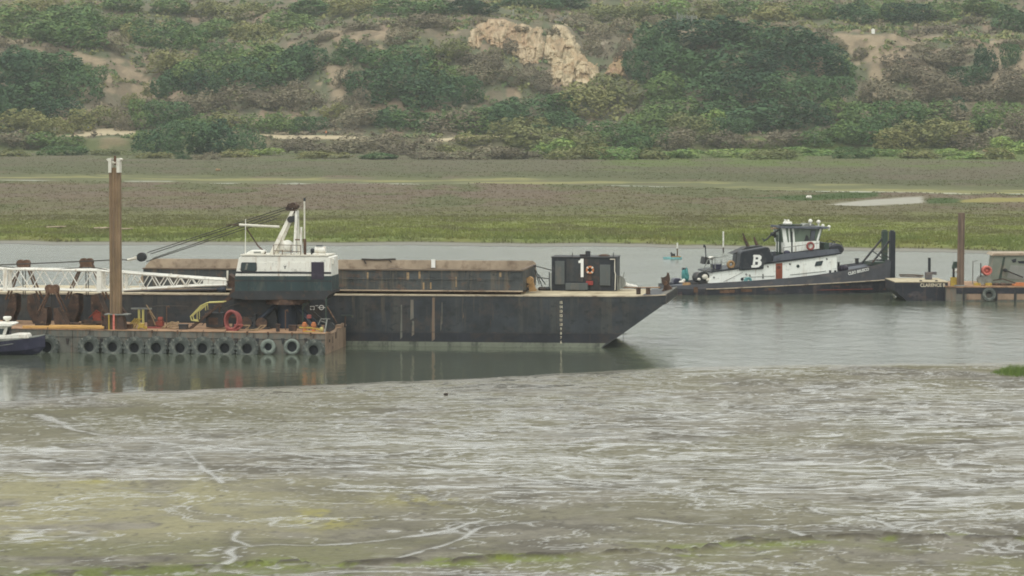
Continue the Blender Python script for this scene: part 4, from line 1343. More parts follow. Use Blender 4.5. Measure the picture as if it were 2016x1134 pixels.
    for a in ((-0.16, 0.16, -0.15, -0.11), (-0.16, 0.16, 0.09, 0.13), (-0.16, -0.12, -0.11, 0.09), (0.12, 0.16, -0.11, 0.09)):
        mb.box(c2[0] + a[0], c2[0] + a[1], -0.03, -0.012, c2[2] + a[2], c2[2] + a[3])
    mb.box(c2[0] + 0.22, c2[0] + 0.45, -0.03, -0.012, c2[2] + 0.14, c2[2] + 0.18)
    mb.build('load_line_mark', MT['letter_white'], t)

    # deck house with the big figure 1
    ht = BW - 3.3
    a, b = F.p(1086, 571.5, ht), F.p(1213.5, 507.5, ht)
    hx0, hx1, hz0, hz1 = a[0], b[0], zd + 0.03, b[2]
    hs = MB().box(hx0, hx1, ht, ht + 2.9, hz0, hz1).build('deck_house', MT['black'], t, bevel=0.03)
    q = lambda px, py: F.p(px, py, ht)
    def panel(x0, y0, x1, y1, proud, name, mat, bev=0.02):
        u, w = q(x0, y1), q(x1, y0)
        MB().box(u[0], w[0], ht - proud, ht - 0.003, u[2], w[2]).build(name, mat, hs, bevel=bev)
    panel(1093, 514, 1112, 560, 0.12, 'shutter', MT['panel_grey'])
    panel(1181, 521, 1202, 562, 0.14, 'shutter', MT['panel_grey'])
    panel(1115, 511, 1148, 555, 0.03, 'door_panel', MT['hull_black'])
    panel(1150, 509, 1180, 570, 0.02, 'door_panel', MT['dark_steel'])
    panel(1114, 557, 1158, 570.5, 0.35, 'locker', MT['panel_grey'])
    panel(1154, 553, 1168, 561, 0.20, 'fire_box', MT['red'])
    panel(1156, 540, 1165, 552, 0.10, 'hose_reel', MT['rust_dark'])
    # roof edge and what stands on the roof
    mb = MB().box(hx0 - 0.06, hx1 + 0.06, ht - 0.06, ht + 2.96, hz1, hz1 + 0.05)
    mb.build('roof_edge', MT['dark_steel'], hs)
    mb = MB()
    for px in (1125.5, 1206.5):
        u = q(px, 506)
        mb.cyl((u[0], ht + 0.3, hz1), (u[0] + 0.02, ht + 0.3, hz1 + 0.37), 0.035, n=6)
    mb.build('roof_stanchion', MT['dark_steel'], hs)
    u = q(1155, 505)
    mb = MB().box(u[0] - 0.18, u[0] + 0.17, ht + 0.8, ht + 1.2, hz1 + 0.05, hz1 + 0.46).box(u[0] - 0.6, u[0] - 0.15, ht + 0.7, ht + 1.3, hz1 + 0.05, hz1 + 0.22)
    mb.build('roof_engine', MT['dark_steel'], hs, bevel=0.03)
    u = q(1186, 505)
    MB().ball((u[0], ht + 1.4, hz1 + 0.08), 0.45, 0.4, 0.13).build('roof_hatch', MT['rust_dark'], hs)
    # figure 1
    pts = [(1149, 509.2), (1149, 545.5), (1143.5, 545.5), (1143.5, 517.5), (1139.2, 517.8), (1138.8, 513.6), (1141.6, 512.6), (1143.6, 509.2)]
    outline_mesh('figure_one', [[q(*z)[::2] for z in pts]], MT['letter_white'], hs, ht - 0.065, 0.03)
    # white pipe down the right corner
    mb = MB()
    f0, f1, f2, f3, f4 = (Vector(q(*z)) for z in ((1201, 510.3), (1210.5, 510.3), (1210.5, 534), (1212, 540), (1211, 571)))
    for w in (f0, f1, f2, f3, f4): w.y -= 0.1
    mb.tube([f0, f1, f2, f3, f4], 0.035, 6)
    mb.build('vent_pipe', MT['white_worn'], hs)
    # left ladder, hand rails between bin and house
    mb = MB()
    for (x0, y0), (x1, y1) in (((1050, 522.5), (1086, 532)), ((1057, 546), (1082, 548.5)), ((1081.5, 535), (1081.5, 569)), ((1055, 532), (1068, 566)), ((1060, 540), (1074, 560)), ((1052, 530), (1062, 560))):
        mb.tube([F.p(x0, y0, ht + 0.5), F.p(x1, y1, ht + 0.5)], 0.04, 6)
    mb.build('hand_rail', MT['dark_steel'], t)
    mb = MB().tube([F.p(1084.5, 538, ht - 0.02), F.p(1084.5, 570, ht - 0.02)], 0.045, 6)
    mb.build('stand_pipe', MT['dome_grey'], t)
    # winch at the end of the bin
    wt = 4.4
    mb = MB()
    u = F.p(1046, 551, wt)
    mb.cyl((u[0] - 0.1, wt - 0.35, u[2] - 0.02), (u[0] - 0.1, wt + 0.35, u[2] - 0.02), 0.27, n=14)
    mb.prism([F.p(*z, wt)[::2] for z in ((1041, 556), (1049, 552), (1056, 573), (1043, 574))], wt - 0.25, wt + 0.3)
    mb.tube([F.p(1031, 570, wt - 0.2), F.p(1040, 561, wt - 0.2)], 0.06, 6)
    mb.build('winch', MT['tan_coil'], t)
    mb = MB()
    for i in range(14):
        a0 = F.p(1008 + i * 1.9, 576.2 + 1.2 * math.sin(i * 1.3), 3.2)
        a1 = F.p(1008 + (i + 1) * 1.9, 576.2 + 1.2 * math.sin((i + 1) * 1.3), 3.2)
        mb.cyl(a0, a1, 0.07, n=5)
    mb.build('mooring_hose', MT['rope'], t)
    mb = MB()
    for k in range(3):
        u = F.p(1066 + 6 * k, 567 - k, ht + 0.2)
        mb.ball((u[0], u[1], zd + 0.16), 0.28, 0.3, 0.16, 10, 6)
    mb.build('rope_pile', MT['dark_steel'], t)
    # gear right of the house
    mb = MB()
    for (x0, y0, x1, y1, r) in ((1216, 548, 1216, 570, 0.07), (1220.5, 543, 1220.5, 570, 0.06), (1224, 562, 1229, 536, 0.035), (1213, 540, 1216, 548, 0.06)):
        mb.cyl(F.p(x0, y0, ht + 0.3), F.p(x1, y1, ht + 0.3), r, n=7)
    u = F.p(1218.5, 556, ht + 0.6)
    mb.cyl((u[0], ht + 0.4, u[2]), (u[0], ht + 1.0, u[2]), 0.5, n=18)
    mb.build('pipe_stand', MT['dome_grey'], t)
    # windlass at the bow
    mb = MB()
    wt = BW - 3.0
    bx = F.on(1308, 574, zd + 0.03)
    q2 = lambda px, py: F.p(px, py, bx[1])
    mb.prism([q2(*z)[::2] for z in ((1301.5, 545.5), (1304, 547), (1308, 545.5), (1312, 543), (1313.5, 536.5), (1316, 538), (1319, 551), (1316, 560), (1322, 566), (1324, 575), (1304, 575), (1307, 563), (1302.5, 555))], bx[1], bx[1] + 0.5)
    mb.prism([q2(*z)[::2] for z in ((1297, 578), (1306, 569), (1309, 571), (1302, 579))], bx[1] - 0.3, bx[1])
    mb.build('windlass', MT['rust_dark'], t)
    mb = MB()
    u = q2(1310, 557)
    mb.cyl((u[0], u[1] - 0.35, u[2]), (u[0], u[1] + 0.8, u[2]), 0.17, n=12)
    mb.build('windlass_drum', MT['rust'], t)
    mb = MB()
    mb.tube([F.on(1226, 566.5, zd + 0.1), F.on(1300, 566, zd + 0.1)], 0.05, 6)
    mb.build('bow_kerb', MT['deck_rust'], t)
    # things resting on it
    u = F.p(1161.5, 531.5, ht - 0.14)
    r = thing('life_ring', F, u, 'faded orange life ring hung beside the white figure 1 on the black deck house', 'life ring', 'life rings on the vessels')
    MB().ring(u, 0.235, 0.075, 'y', 26, 8).build('ring', MT['orange'], r, smooth=True)
    mb = MB()
    for k in range(4):
        a_ = math.pi / 4 + k * math.pi / 2
        w = (u[0] + 0.235 * math.cos(a_), u[1], u[2] + 0.235 * math.sin(a_))
        mb.ball(w, 0.09, 0.09, 0.09, 8, 6)
    mb.build('ring_band', MT['cloth_white'], r)
    u = F.on(1235, 566, zd + 0.03)
    mb = MB()
    for k in range(9):
        mb.ball((u[0] - 0.62 + 0.15 * k, u[1] + rnd.uniform(-0.15, 0.15), zd + 0.26 - 0.02 * k + rnd.uniform(-0.03, 0.03)), rnd.uniform(0.16, 0.26), 0.22, rnd.uniform(0.12, 0.2) + (0.12 if k < 4 else 0), 9, 6)
    o = mb.build('sail_bundle', MT['cloth_white'], None, F, (u[0], u[1], zd), smooth=True)
    tag(o, 'lumpy white cloth bundle heaped on the bow deck right of the deck house', 'bundle')
    u = F.p(852, 519, tf - 0.1)
    mb = MB()
    w0, w1 = F.p(849, 527, tf - 0.1), F.p(857, 511, tf - 0.1)
    mb.box(w0[0], w1[0], tf - 0.12, tf - 0.05, w0[2], w1[2])
    o = mb.build('gauge_board', MT['letter_white'], None, F, (w0[0], tf - 0.1, w0[2]))
    tag(o, 'small white gauge board standing on the far wall of the barge bin', 'board')
    w0, w1 = F.p(712, 513, tf), F.p(779, 512, tf)
    mb = MB().tube([(w0[0], tf, zf + 0.05), ((w0[0] + w1[0]) / 2, tf - 0.05, zf + 0.02), (w1[0], tf, zf + 0.07)], 0.07, 6)
    mb.tube([(w0[0] + 0.2, tf - 0.1, zf - 0.0), (w0[0] + 0.35, tf - 0.12, zf - 0.3)], 0.05, 6)
    mb.tube([(w1[0] - 0.5, tf - 0.1, zf + 0.0), (w1[0] - 0.3, tf - 0.12, zf - 0.18)], 0.04, 6)
    o = mb.build('chain', MT['cable'], None, F, (w0[0], tf, zf))
    tag(o, 'black chain draped along the top of the bin far wall behind the crane', 'chain')


big_barge()

# ------------------------------------------------------------------ the crane barge
CB = Frame(640, 698, -7)
CW = 8.8


def cz(s):
    return 1.47 + 0.0075 * (-s)


def crane_barge():
    F = CB
    t = thing('crane_barge', F, (-14, 4, 0), 'low flat grey work barge carrying the crane and hung with tyres', 'barge')
    x_l = -31.0
    side = [(x_l, -0.8), (0, -0.8), (0, cz(0)), (x_l, cz(x_l))]
    MB().prism(side, 0, CW).build('hull', MT['barge_grey'], t)
    MB().prism([(0, -0.8), (0.016, -0.8), (0.016, cz(0)), (0, cz(0))], 0.02, CW - 0.02).build('end_plate', MT['barge_end'], t)
    MB().prism([(x_l, cz(x_l)), (0.02, cz(0)), (0.02, cz(0) + 0.05), (x_l, cz(x_l) + 0.05)], -0.05, CW).build('deck', MT['deck_rust'], t)
    mb = MB()
    for s in (-18.4, -15.1, -9.3, -5.2, -1.9):
        mb.box(s, s + 0.04, -0.012, 0.01, 0, cz(s) - 0.02)
    mb.prism([(x_l, 1.12), (0, 1.02), (0, 1.06), (x_l, 1.16)], -0.02, 0.01)
    mb.build('hull_seams', MT['dark_steel'], t)
    mb = MB()
    for q, z, h, w in ((1.5, 0.75, 0.22, 0.5), (3.0, 0.6, 0.5, 0.25), (4.2, 0.85, 0.45, 0.5), (3.1, 0.2, 0.2, 0.2)):
        mb.box(0.014, 0.022, q, q + w, z, z + h)
    mb.build_each('rust_hole', MT['rust_dark'], t)
    # bent tyre brackets and triangular chock on the side
    mb = MB()
    for px in (133, 200, 333, 431, 465, 507, 557, 602):
        u = F.p(px, 670, 0)
        mb.prism([(u[0] - 0.12, u[2] + 0.15), (u[0] + 0.12, u[2] + 0.15), (u[0] + 0.05, u[2] - 0.25), (u[0] - 0.05, u[2] - 0.25)], -0.10, 0.0)
    mb.build_each('fender_bracket', MT['dark_steel'], t)
    mb = MB()
    for px in (300, 350, 487, 528, 575, 612):
        u = F.p(px, 656, 0)
        mb.box(u[0] - 0.06, u[0] + 0.06, -0.09, -0.052, cz(u[0]) - 0.14, cz(u[0]) + 0.09)
    mb.build_each('lashing_eye', MT['rust'], t)
    # long yellow-brown timbers along the near edge at the left
    a, b, c = F.p(45, 643, 0.3), F.p(95, 642, 0.3), F.p(205, 646, 0.3)
    mb = MB().box(a[0], c[0], 0.15, 0.42, cz(a[0]) + 0.05, cz(a[0]) + 0.24)
    mb.box(b[0], c[0] + 0.1, 0.5, 0.8, cz(a[0]) + 0.05, cz(a[0]) + 0.28)
    o = mb.build('deck_timber', MT['orange'], None, F, (a[0], 0.3, cz(a[0])), bevel=0.02)
    o.data.materials[0] = M('timber', lin(196, 156, 96), lin(140, 104, 66), 0.35, (0.3, 3, 3), 2.0, 0.8, var=0.15)
    tag(o, 'long yellowed timbers lying along the barge edge left of the tall spud', 'timber')
    # bollards on the near deck edge
    return t


crane_barge()


def tyres():
    F = CB
    # a big lugged machine tyre
    def tyre(name, R, r, w, lugs, mat, pos, label):
        t = thing(name, F, pos, label, 'tyre', 'tyre fenders along the crane barge')
        prof = [(r, -w * 0.32), (r + 0.03, -w * 0.42), (r + (R - r) * 0.45, -w * 0.52), (R - 0.07, -w * 0.48), (R, -w * 0.34), (R, w * 0.34), (R - 0.07, w * 0.48), (r + (R - r) * 0.45, w * 0.52), (r, w * 0.32), (r + 0.05, 0)]
        MB().lathe(pos, prof, 'y', 36).build('tread', mat, t, smooth=False)
        if lugs:
            mb = MB()
            for k in range(lugs):
                a = 2 * math.pi * k / lugs
                for sgn in (-1, 1):
                    a2 = a + (0.5 * 2 * math.pi / lugs if sgn > 0 else 0)
                    ca, sa = math.cos(a2), math.sin(a2)
                    pts = []
                    for rr, ww, th in ((R - 0.14, -0.075, 0), (R + 0.03, -0.065, 0), (R + 0.03, 0.065, 0), (R - 0.14, 0.075, 0)):
                        pts.append((rr * ca - ww * sa, rr * sa + ww * ca))
                    y0, y1 = (-w * 0.53, -0.02) if sgn < 0 else (0.02, w * 0.53)
                    vs = [(pos[0] + x, pos[1] + y0, pos[2] + z) for x, z in pts] + [(pos[0] + x, pos[1] + y1, pos[2] + z) for x, z in pts]
                    mb.add(vs, [(0, 1, 2, 3), (7, 6, 5, 4), (0, 4, 5, 1), (1, 5, 6, 2), (2, 6, 7, 3), (3, 7, 4, 0)])
            mb.build('tread_lugs', mat, t)
        MB().cyl((pos[0], 0.0, pos[2]), (pos[0], -0.06, pos[2]), r + 0.12, n=20).build('hole_shade_disc', MT['black'], t)  # black disc added behind the hole to imitate the shade inside the tyre
        # short chain that holds it to the deck edge
        mb = MB().tube([(pos[0] - 0.1, pos[1] + 0.14, pos[2] + R - 0.05), (pos[0], 0.02, cz(pos[0]) - 0.05)], 0.025, 5)
        mb.build('hanging_chain', MT['cable'], t)
        return t
    at = lambda px, py: F.p(px, py - 1.2, -0.32)
    big = [(92, 684.5, 1.18), (176, 684, 1.05), (222, 684.5, 1.03), (265, 686, 1.03), (308, 686, 1.08), (355, 686.5, 1.05), (399, 686.5, 1.06), (443, 686.5, 1.05), (487, 687.5, 1.07), (618, 690.5, 1.02)]
    wh = ['behind the bow of the small motor boat', 'first to the right of the motor boat', 'below the foot of the tall spud', 'below the yellow pipes', 'below the red machine on deck', 'below the hose heap', 'below the yellow handrail',
          'below the red hose coil', 'right of the red hose coil', 'at the right corner of the crane barge']
    p0 = at(big[0][0], big[0][1])
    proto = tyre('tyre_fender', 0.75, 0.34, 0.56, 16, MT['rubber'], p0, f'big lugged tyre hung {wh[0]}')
    proto.scale = (big[0][2],) * 3
    for (px, py, k), w in zip(big[1:], wh[1:]):
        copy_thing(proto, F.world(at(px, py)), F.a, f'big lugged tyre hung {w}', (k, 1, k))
    p1 = at(528, 684)
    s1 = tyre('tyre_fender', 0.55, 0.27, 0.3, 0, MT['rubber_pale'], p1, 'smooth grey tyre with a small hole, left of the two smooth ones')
    p2 = at(575, 684)
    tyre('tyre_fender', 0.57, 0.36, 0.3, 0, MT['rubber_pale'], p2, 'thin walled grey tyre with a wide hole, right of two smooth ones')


tyres()


def spud():
    F = CB
    T = 0.75
    b = F.p(228.5, 650, T)
    t = thing('spud_pile', F, (b[0], T, cz(b[0])), 'tall brown steel spud pile with a white bracketed head', 'spud pile')
    top = F.p(229, 330, T)[2]
    w = 0.39
    mb = MB().box(b[0] - w, b[0] + w, T - 0.26, T + 0.26, -0.5, top)
    for k in (-0.30, -0.06, 0.17):
        mb.cyl((b[0] + k, T - 0.22, -0.5), (b[0] + k, T - 0.22, top), 0.10, n=10)
    mb.build('shaft', MT['spud'], t)
    mb = MB()
    for sgn in (-1, 1):
        x = b[0] + sgn * 0.30
        mb.box(x - 0.11, x + 0.11, T - 0.40, T + 0.3, top - 0.35, top + 0.55)
        mb.prism([(x - 0.11, top + 0.45), (x + 0.11, top + 0.45), (x + 0.11 + (0.14 if sgn > 0 else 0), top + 0.60), (x + 0.1, top + 0.68), (x - 0.1, top + 0.68), (x - 0.11 - (0.14 if sgn < 0 else 0), top + 0.60)], T - 0.42, T + 0.32)
    mb.cyl((b[0] - 0.2, T, top + 0.35), (b[0] + 0.2, T, top + 0.35), 0.12)
    mb.build('head_bracket', MT['white_worn'], t)
    mb = MB().box(b[0] - 0.07, b[0] + 0.07, T - 0.1, T + 0.1, top + 0.2, top + 0.85)
    mb.build('lifting_lug', MT['rust'], t)
    # the guide well it stands in belongs to the barge
    z0 = cz(b[0]) + 0.05
    g = thing('spud_well', F, (b[0], 1.2, z0), 'dark steel guide well with sloping gussets round the foot of the tall spud', 'spud guide')
    q = lambda px, py, t_=1.3: F.p(px, py, t_)[::2]
    MB().prism([q(203, 650), q(215, 617), q(222, 617), q(222, 650)], 0.35, 1.3).prism([q(236, 650), q(236, 616), q(246, 616), q(252, 650)], 0.35, 1.3).build('gusset', MT['rust_dark'], g)
    mb = MB().box(q(212, 618)[0], q(258, 618)[0], 0.25, 1.4, q(212, 618.5)[1], q(212, 616.5)[1])
    mb.build('guide_collar', MT['dome_grey'], g)
    mb = MB().box(q(229, 650)[0], q(232.5, 650)[0], 0.20, 0.30, z0, q(229, 617)[1])
    mb.build('gauge_strip', MT['pink'], g)
    mb = MB().box(q(220, 650)[0], q(222.5, 650)[0], 0.20, 0.30, z0, q(229, 617)[1])
    mb.build('gauge_strip', MT['yellow'], g)
    MB().prism([q(236, 597, 2.2), q(252, 617, 2.2), q(236, 617, 2.2)], 1.6, 2.2).build('back_brace', MT['rust_dark'], g)
    MB().box(q(236, 640)[0], q(241, 640)[0], 0.40, 0.5, z0, q(229, 622)[1]).build('rust_panel', MT['rust_red'], g)


spud()

# ------------------------------------------------------------------ the crane
def crane():
    F = CB
    TN, TF = 3.4, 6.4                     # near and far side of the machinery house
    base = F.p(560, 650, 5.0)
    t = thing('crane', F, (base[0], 5.0, cz(base[0]) + 0.05), 'white and dark green crane with its long lattice boom lowered left', 'crane')
    q = lambda px, py, d=TN: F.p(px, py, d)
    q2 = lambda px, py, d=TN: F.p(px, py, d)[::2]
    zdk = cz(base[0]) + 0.05
    # machinery house: white above, green below
    up = [q2(463, 544), q2(464.5, 536), q2(470, 508), q2(474, 504.5), q2(640, 504.5), q2(651.5, 506.5), q2(652.5, 544)]
    house = MB().prism(up, TN, TF).build('house_upper', MT['white'], t, bevel=0.04)
    MB().prism([q2(462.5, 573), q2(462.5, 544), q2(653, 544), q2(653, 573)], TN - 0.02, TF + 0.02).build('house_lower', MT['cab_green'], t)
    mb = MB()
    for px in (490, 524, 562, 600, 634):
        u, v = q2(px, 572), q2(px, 545)
        mb.box(u[0] - 0.015, u[0] + 0.015, TN - 0.035, TN - 0.02, u[1], v[1])
    u, v = q2(463, 553.5), q2(653, 552.5)
    mb.box(u[0], v[0], TN - 0.035, TN - 0.02, u[1], v[1] + 0.01)
    mb.build('panel_seams', MT['dark_steel'], t)
    u, v = q2(464, 538), q2(652, 535.5)
    MB().box(u[0], v[0], TN - 0.03, TN + 0.01, u[1], v[1]).build('stripe', MT['black'], t)
    # roof edge
    u, v = q2(473, 506), q2(646, 503.5)
    MB().box(u[0], v[0], TN - 0.05, TF + 0.05, v[1] - 0.03, v[1] + 0.05).build('roof', MT['white_worn'], t)
    # operator's window
    wpts = [q2(473.5, 532), q2(475, 518), q2(477, 516.5), q2(503, 516.5), q2(505.5, 518.5), q2(505.5, 532), q2(503, 534.5), q2(476, 534.5)]
    win = MB().prism(wpts, TN - 0.045, TN + 0.01).build('window', MT['dark_steel'], t)
    mb = MB()
    a, b = q2(476, 533), q2(503.5, 518)
    mb.box(a[0], b[0], TN - 0.06, TN - 0.045, a[1], b[1])
    mb.build('window_pane', MT['glass'], win)
    a, b = q2(482, 531), q2(489, 518.5)
    MB().prism([(a[0], a[1]), (a[0] + 0.15, a[1]), (b[0], b[1]), (b[0] - 0.15, b[1])], TN - 0.068, TN - 0.06).build('curtain', MT['dome_grey'], win)
    # front pane on the sloped nose
    nose = [F.p(466.5, 534, TN), F.p(470.3, 512, TN)]
    mb = MB().add([(nose[0][0] - 0.02, TN + 0.3, nose[0][2]), (nose[1][0] - 0.02, TN + 0.3, nose[1][2]), (nose[1][0] - 0.02, TN + 1.3, nose[1][2]), (nose[0][0] - 0.02, TN + 1.3, nose[0][2])], [(0, 1, 2, 3)])
    mb.build('front_pane', MT['glass'], win)
    # door, dark, its lower half reaching below the stripe
    a, b = q2(613, 550), q2(638, 516)
    MB().box(a[0], b[0], TN - 0.055, TN + 0.01, a[1], b[1]).build('door', MT['purple_door'], t, bevel=0.02)
    # lower-relief panels of the white side and the small dark emblem
    mb = MB()
    for x0, y0, x1, y1 in ((510, 517, 526, 534), (530, 516, 568, 534), (574, 516, 602, 534)):
        a, b = q2(x0, y1), q2(x1, y0)
        mb.box(a[0], b[0], TN - 0.025, TN + 0.01, a[1], b[1])
    mb.build_each('side_panel', MT['white'], t, bevel=0.015)
    a = q2(561, 526)
    outline_mesh('emblem', [[(a[0] - 0.11, a[1] + 0.11), (a[0] - 0.02, a[1] - 0.02), (a[0] - 0.02, a[1] - 0.13), (a[0] + 0.03, a[1] - 0.13), (a[0] + 0.03, a[1] - 0.02), (a[0] + 0.12, a[1] + 0.11), (a[0] + 0.06, a[1] + 0.11), (a[0], a[1] + 0.03), (a[0] - 0.05, a[1] + 0.11)]], MT['black'], t, TN - 0.035, 0.012)
    # house end box on the right
    a, b = q2(650, 520, TN + 0.3), q2(657, 510, TN + 0.3)
    MB().box(a[0], b[0], TN + 0.3, TN + 1.2, a[1], b[1]).build('end_box', MT['white'], t)
    # under frame: skirt, slew ring, pedestal, braces
    MB().prism([q2(463, 573), q2(655, 572), q2(655, 577), q2(646, 582), q2(640, 590), q2(480, 590), q2(452, 585), q2(456, 578)], TN - 0.05, TF + 0.05).build('bed_frame', MT['dark_steel'], t)
    c = F.p(566, 590, 4.9)
    MB().cyl((c[0], 4.9, q2(566, 598, 4.9)[1]), (c[0], 4.9, q2(566, 588, 4.9)[1]), 1.55, n=32).build('slew_ring', MT['rust_dark'], t)
    MB().cyl((c[0], 4.9, zdk), (c[0], 4.9, q2(566, 597, 4.9)[1]), 0.72, 0.72, n=24).build('pedestal', MT['blue'], t)
    mb = MB()
    for dx, dt in ((-2.6, -1.2), (2.2, 1.2), (-2.6, 1.4), (2.2, -1.0)):
        mb.cyl((c[0] + dx, 4.9 + dt, zdk), (c[0] + dx * 0.28, 4.9 + dt * 0.28, q2(566, 598, 4.9)[1]), 0.16, n=8)
    mb.build_each('leg_brace', MT['blue'], t)
    mb = MB()
    a, b = q2(458, 650, 4.6), q2(546, 590, 4.6)
    mb.prism([(a[0], zdk), (a[0] + 0.15, b[1]), (b[0] - 0.5, b[1]), (b[0], a[1] + 1.0), (b[0], zdk)], 4.4, 6.2)
    mb.cyl((a[0] + 0.5, 4.2, zdk + 0.45), (a[0] + 1.9, 4.2, zdk + 0.45), 0.38, n=14)
    mb.build('machinery_base', MT['dark_steel'], t)
    mb = MB()
    a, b = q2(455, 624, 4.2), q2(520, 626, 4.2)
    mb.tube([(a[0], 4.15, a[1]), (b[0], 4.15, b[1])], 0.05, 6)
    mb.build('base_rail', MT['rust'], t)
    mb = MB()
    a, b, d = q(585, 644, 4.0), q(594, 598, 4.0), q(611, 594, 4.0)
    mb.tube([q(596, 640, 4.0), q(596, 606, 4.0), q(597, 599, 4.0), d], 0.055, 6)
    mb.tube([q(596, 606, 4.0), q(608, 595, 4.0)], 0.045, 6)
    mb.build('cable_arm', MT['oct_green'], t)
    # boom foot bracket and the blue motor by it
    mb = MB().prism([q2(462, 560, 4.2), q2(466, 572, 4.2), q2(455, 590, 4.2), q2(440, 597, 4.2), q2(420, 598, 4.2), q2(440, 592, 4.2), q2(450, 583, 4.2)], 4.0, 4.25)
    mb.prism([q2(444, 548, 4.2), q2(450, 540, 4.2), q2(463, 548, 4.2), q2(463, 566, 4.2), q2(450, 566, 4.2)], 4.2, 5.5)
    mb.build('boom_foot', MT['rust_dark'], t)
    u = q(437, 570, 4.0)
    MB().cyl((u[0] - 0.22, 4.0, u[2]), (u[0] + 0.25, 4.0, u[2]), 0.21, n=14).cyl((u[0] - 0.4, 4.0, u[2]), (u[0] - 0.22, 4.0, u[2]), 0.12).build('motor', MT['blue'], t)
    u = q(448, 540, 4.0)
    MB().box(u[0] - 0.05, u[0] + 0.05, 3.9, 4.1, q(448, 553, 4.0)[2], q(448, 533, 4.0)[2]).build('boom_stop', MT['white_worn'], t)

    # lattice boom: four chords with cross bracing on every side
    b0, b1 = 3.9, 5.3
    TOPC = [(-120, 527), (10, 530), (195, 533), (240, 537), (400, 549), (446, 551.5)]
    BOTC = [(-120, 570), (10, 570), (195, 572.5), (240, 571.5), (400, 562), (446, 560.5)]
    boom = MB()
    for d in (b0, b1):
        for ch in (TOPC, BOTC):
            boom.tube([q(x, y, d) if d == b0 else (*q(x, y, b0)[:1], b1, q(x, y, b0)[2]) for x, y in ch], 0.085, 8)
    ob = boom.build('boom_chord', MT['white'], t)
    yt = lambda x: np.interp(x, [c_[0] for c_ in TOPC], [c_[1] for c_ in TOPC])
    yb = lambda x: np.interp(x, [c_[0] for c_ in BOTC], [c_[1] for c_ in BOTC])
    P = lambda x, top, d: (q(x, float(yt(x) if top else yb(x)), b0)[0], d, q(x, float(yt(x) if top else yb(x)), b0)[2])
    lac = MB()
    x = 400.0
    up_ = True
    nodes = [400.0]
    while x > -110:
        hgt = yb(x) - yt(x)
        x -= max(11.0, 0.62 * hgt)
        nodes.append(x)
    for xa, xb in zip(nodes[:-1], nodes[1:]):
        for d, fl in ((b0, 0), (b1, 1)):
            ua = up_ ^ bool(fl)
            lac.cyl(P(xa, ua, d), P(xb, not ua, d), 0.045, n=6)
        for top in (True, False):
            lac.cyl(P(xa, top, b0 if up_ else b1), P(xb, top, b1 if up_ else b0), 0.035, n=6)
        up_ = not up_
    lac.build('boom_lacing', MT['white'], t)
    mb = MB()
    for x, w in ((10, 0.14), (195, 0.17), (240, 0.10), (-110, 0.14)):
        for d in (b0, b1):
            a, b = P(x, True, d), P(x, False, d)
            mb.box(a[0] - w, a[0] + w, d - 0.07, d + 0.07, b[2] - 0.12, a[2] + 0.10)
        a, b = P(x, True, b0), P(x, True, b1)
        mb.cyl(a, b, 0.06, n=6)
        mb.cyl(P(x, False, b0), P(x, False, b1), 0.06, n=6)
    a, b = P(400, True, b0), P(446, False, b0)
    mb.box(a[0], b[0], b0 - 0.05, b0 + 0.05, P(446, False, b0)[2] - 0.03, P(446, True, b0)[2] + 0.03)
    mb.box(a[0], b[0], b1 - 0.05, b1 + 0.05, P(446, False, b0)[2] - 0.03, P(446, True, b0)[2] + 0.03)
    mb.build_each('boom_plate', MT['white'], t)
    a, b = P(240, False, b0), P(420, False, b0)
    MB().tube([(a[0], 4.6, a[2] - 0.12), (b[0], 4.6, b[2] - 0.35)], 0.07, 6).build('boom_walkway', MT['tug_grey'], t)
    a = q(337, 541, 4.5)
    MB().ball((a[0], 4.5, a[2]), 0.09).build('boom_lamp', MT['white_worn'], t)

    # gantry on the roof
    TG = 3.9
    mb = MB()
    for d in (TG, TG + 1.7):
        a, b = q(534, 503, TG), q(576, 411, TG)
        for f0, f1, w in ((0.0, 1.0, 0.19),):
            mb.cyl((a[0], d, a[2]), (b[0], TG + 0.6 + (d - TG) * 0.3, b[2]), 0.22, 0.16, n=4)
    mb.build('gantry_leg', MT['white_worn'], t)
    mb = MB()
    for d in (TG, TG + 1.7):
        a, b = q(579.5, 502, TG), q(580.5, 416, TG)
        mb.cyl((a[0], d, a[2]), (b[0], TG + 0.6 + (d - TG) * 0.3, b[2]), 0.10, n=8)
    mb.build('gantry_stay', MT['white'], t)
    mb = MB()
    u = q(575, 407, TG + 0.8)
    for k, (dx, dz, r) in enumerate(((-0.12, 0.05, 0.2), (0.12, 0.12, 0.2), (0.25, -0.05, 0.16), (-0.25, -0.12, 0.17), (0.1, -0.3, 0.17))):
        mb.cyl((u[0] + dx, TG + 0.45, u[2] + dz), (u[0] + dx, TG + 1.25, u[2] + dz), r, n=14)
    mb.box(u[0] - 0.12, u[0] + 0.45, TG + 0.4, TG + 1.3, u[2] - 0.08, u[2] + 0.06)
    mb.cyl((u[0] + 0.2, TG + 0.6, u[2]), (u[0] + 0.55, TG + 0.6, u[2] + 0.12), 0.07)
    mb.build('gantry_sheave', MT['rust_dark'], t)
    u = q(572, 432, TG + 0.3)
    MB().cyl((u[0], TG + 0.2, u[2]), (u[0], TG + 1.4, u[2]), 0.24, n=14).build('rope_drum', MT['dark_steel'], t)
    # white spreader beam out to the left with its strut and thin posts
    mb = MB()
    a, b = q(471, 442.5, TG + 0.6), q(550, 446.5, TG + 0.6)
    mb.cyl(a, b, 0.09, n=8)
    mb.build('spreader_beam', MT['white_worn'], t)
    mb = MB()
    mb.tube([q(484, 448, TG + 0.6), q(508, 484, TG + 0.6), q(522, 497, TG + 0.6), q(521, 502, TG + 0.6), q(515, 505, TG + 0.6)], 0.06, 6)
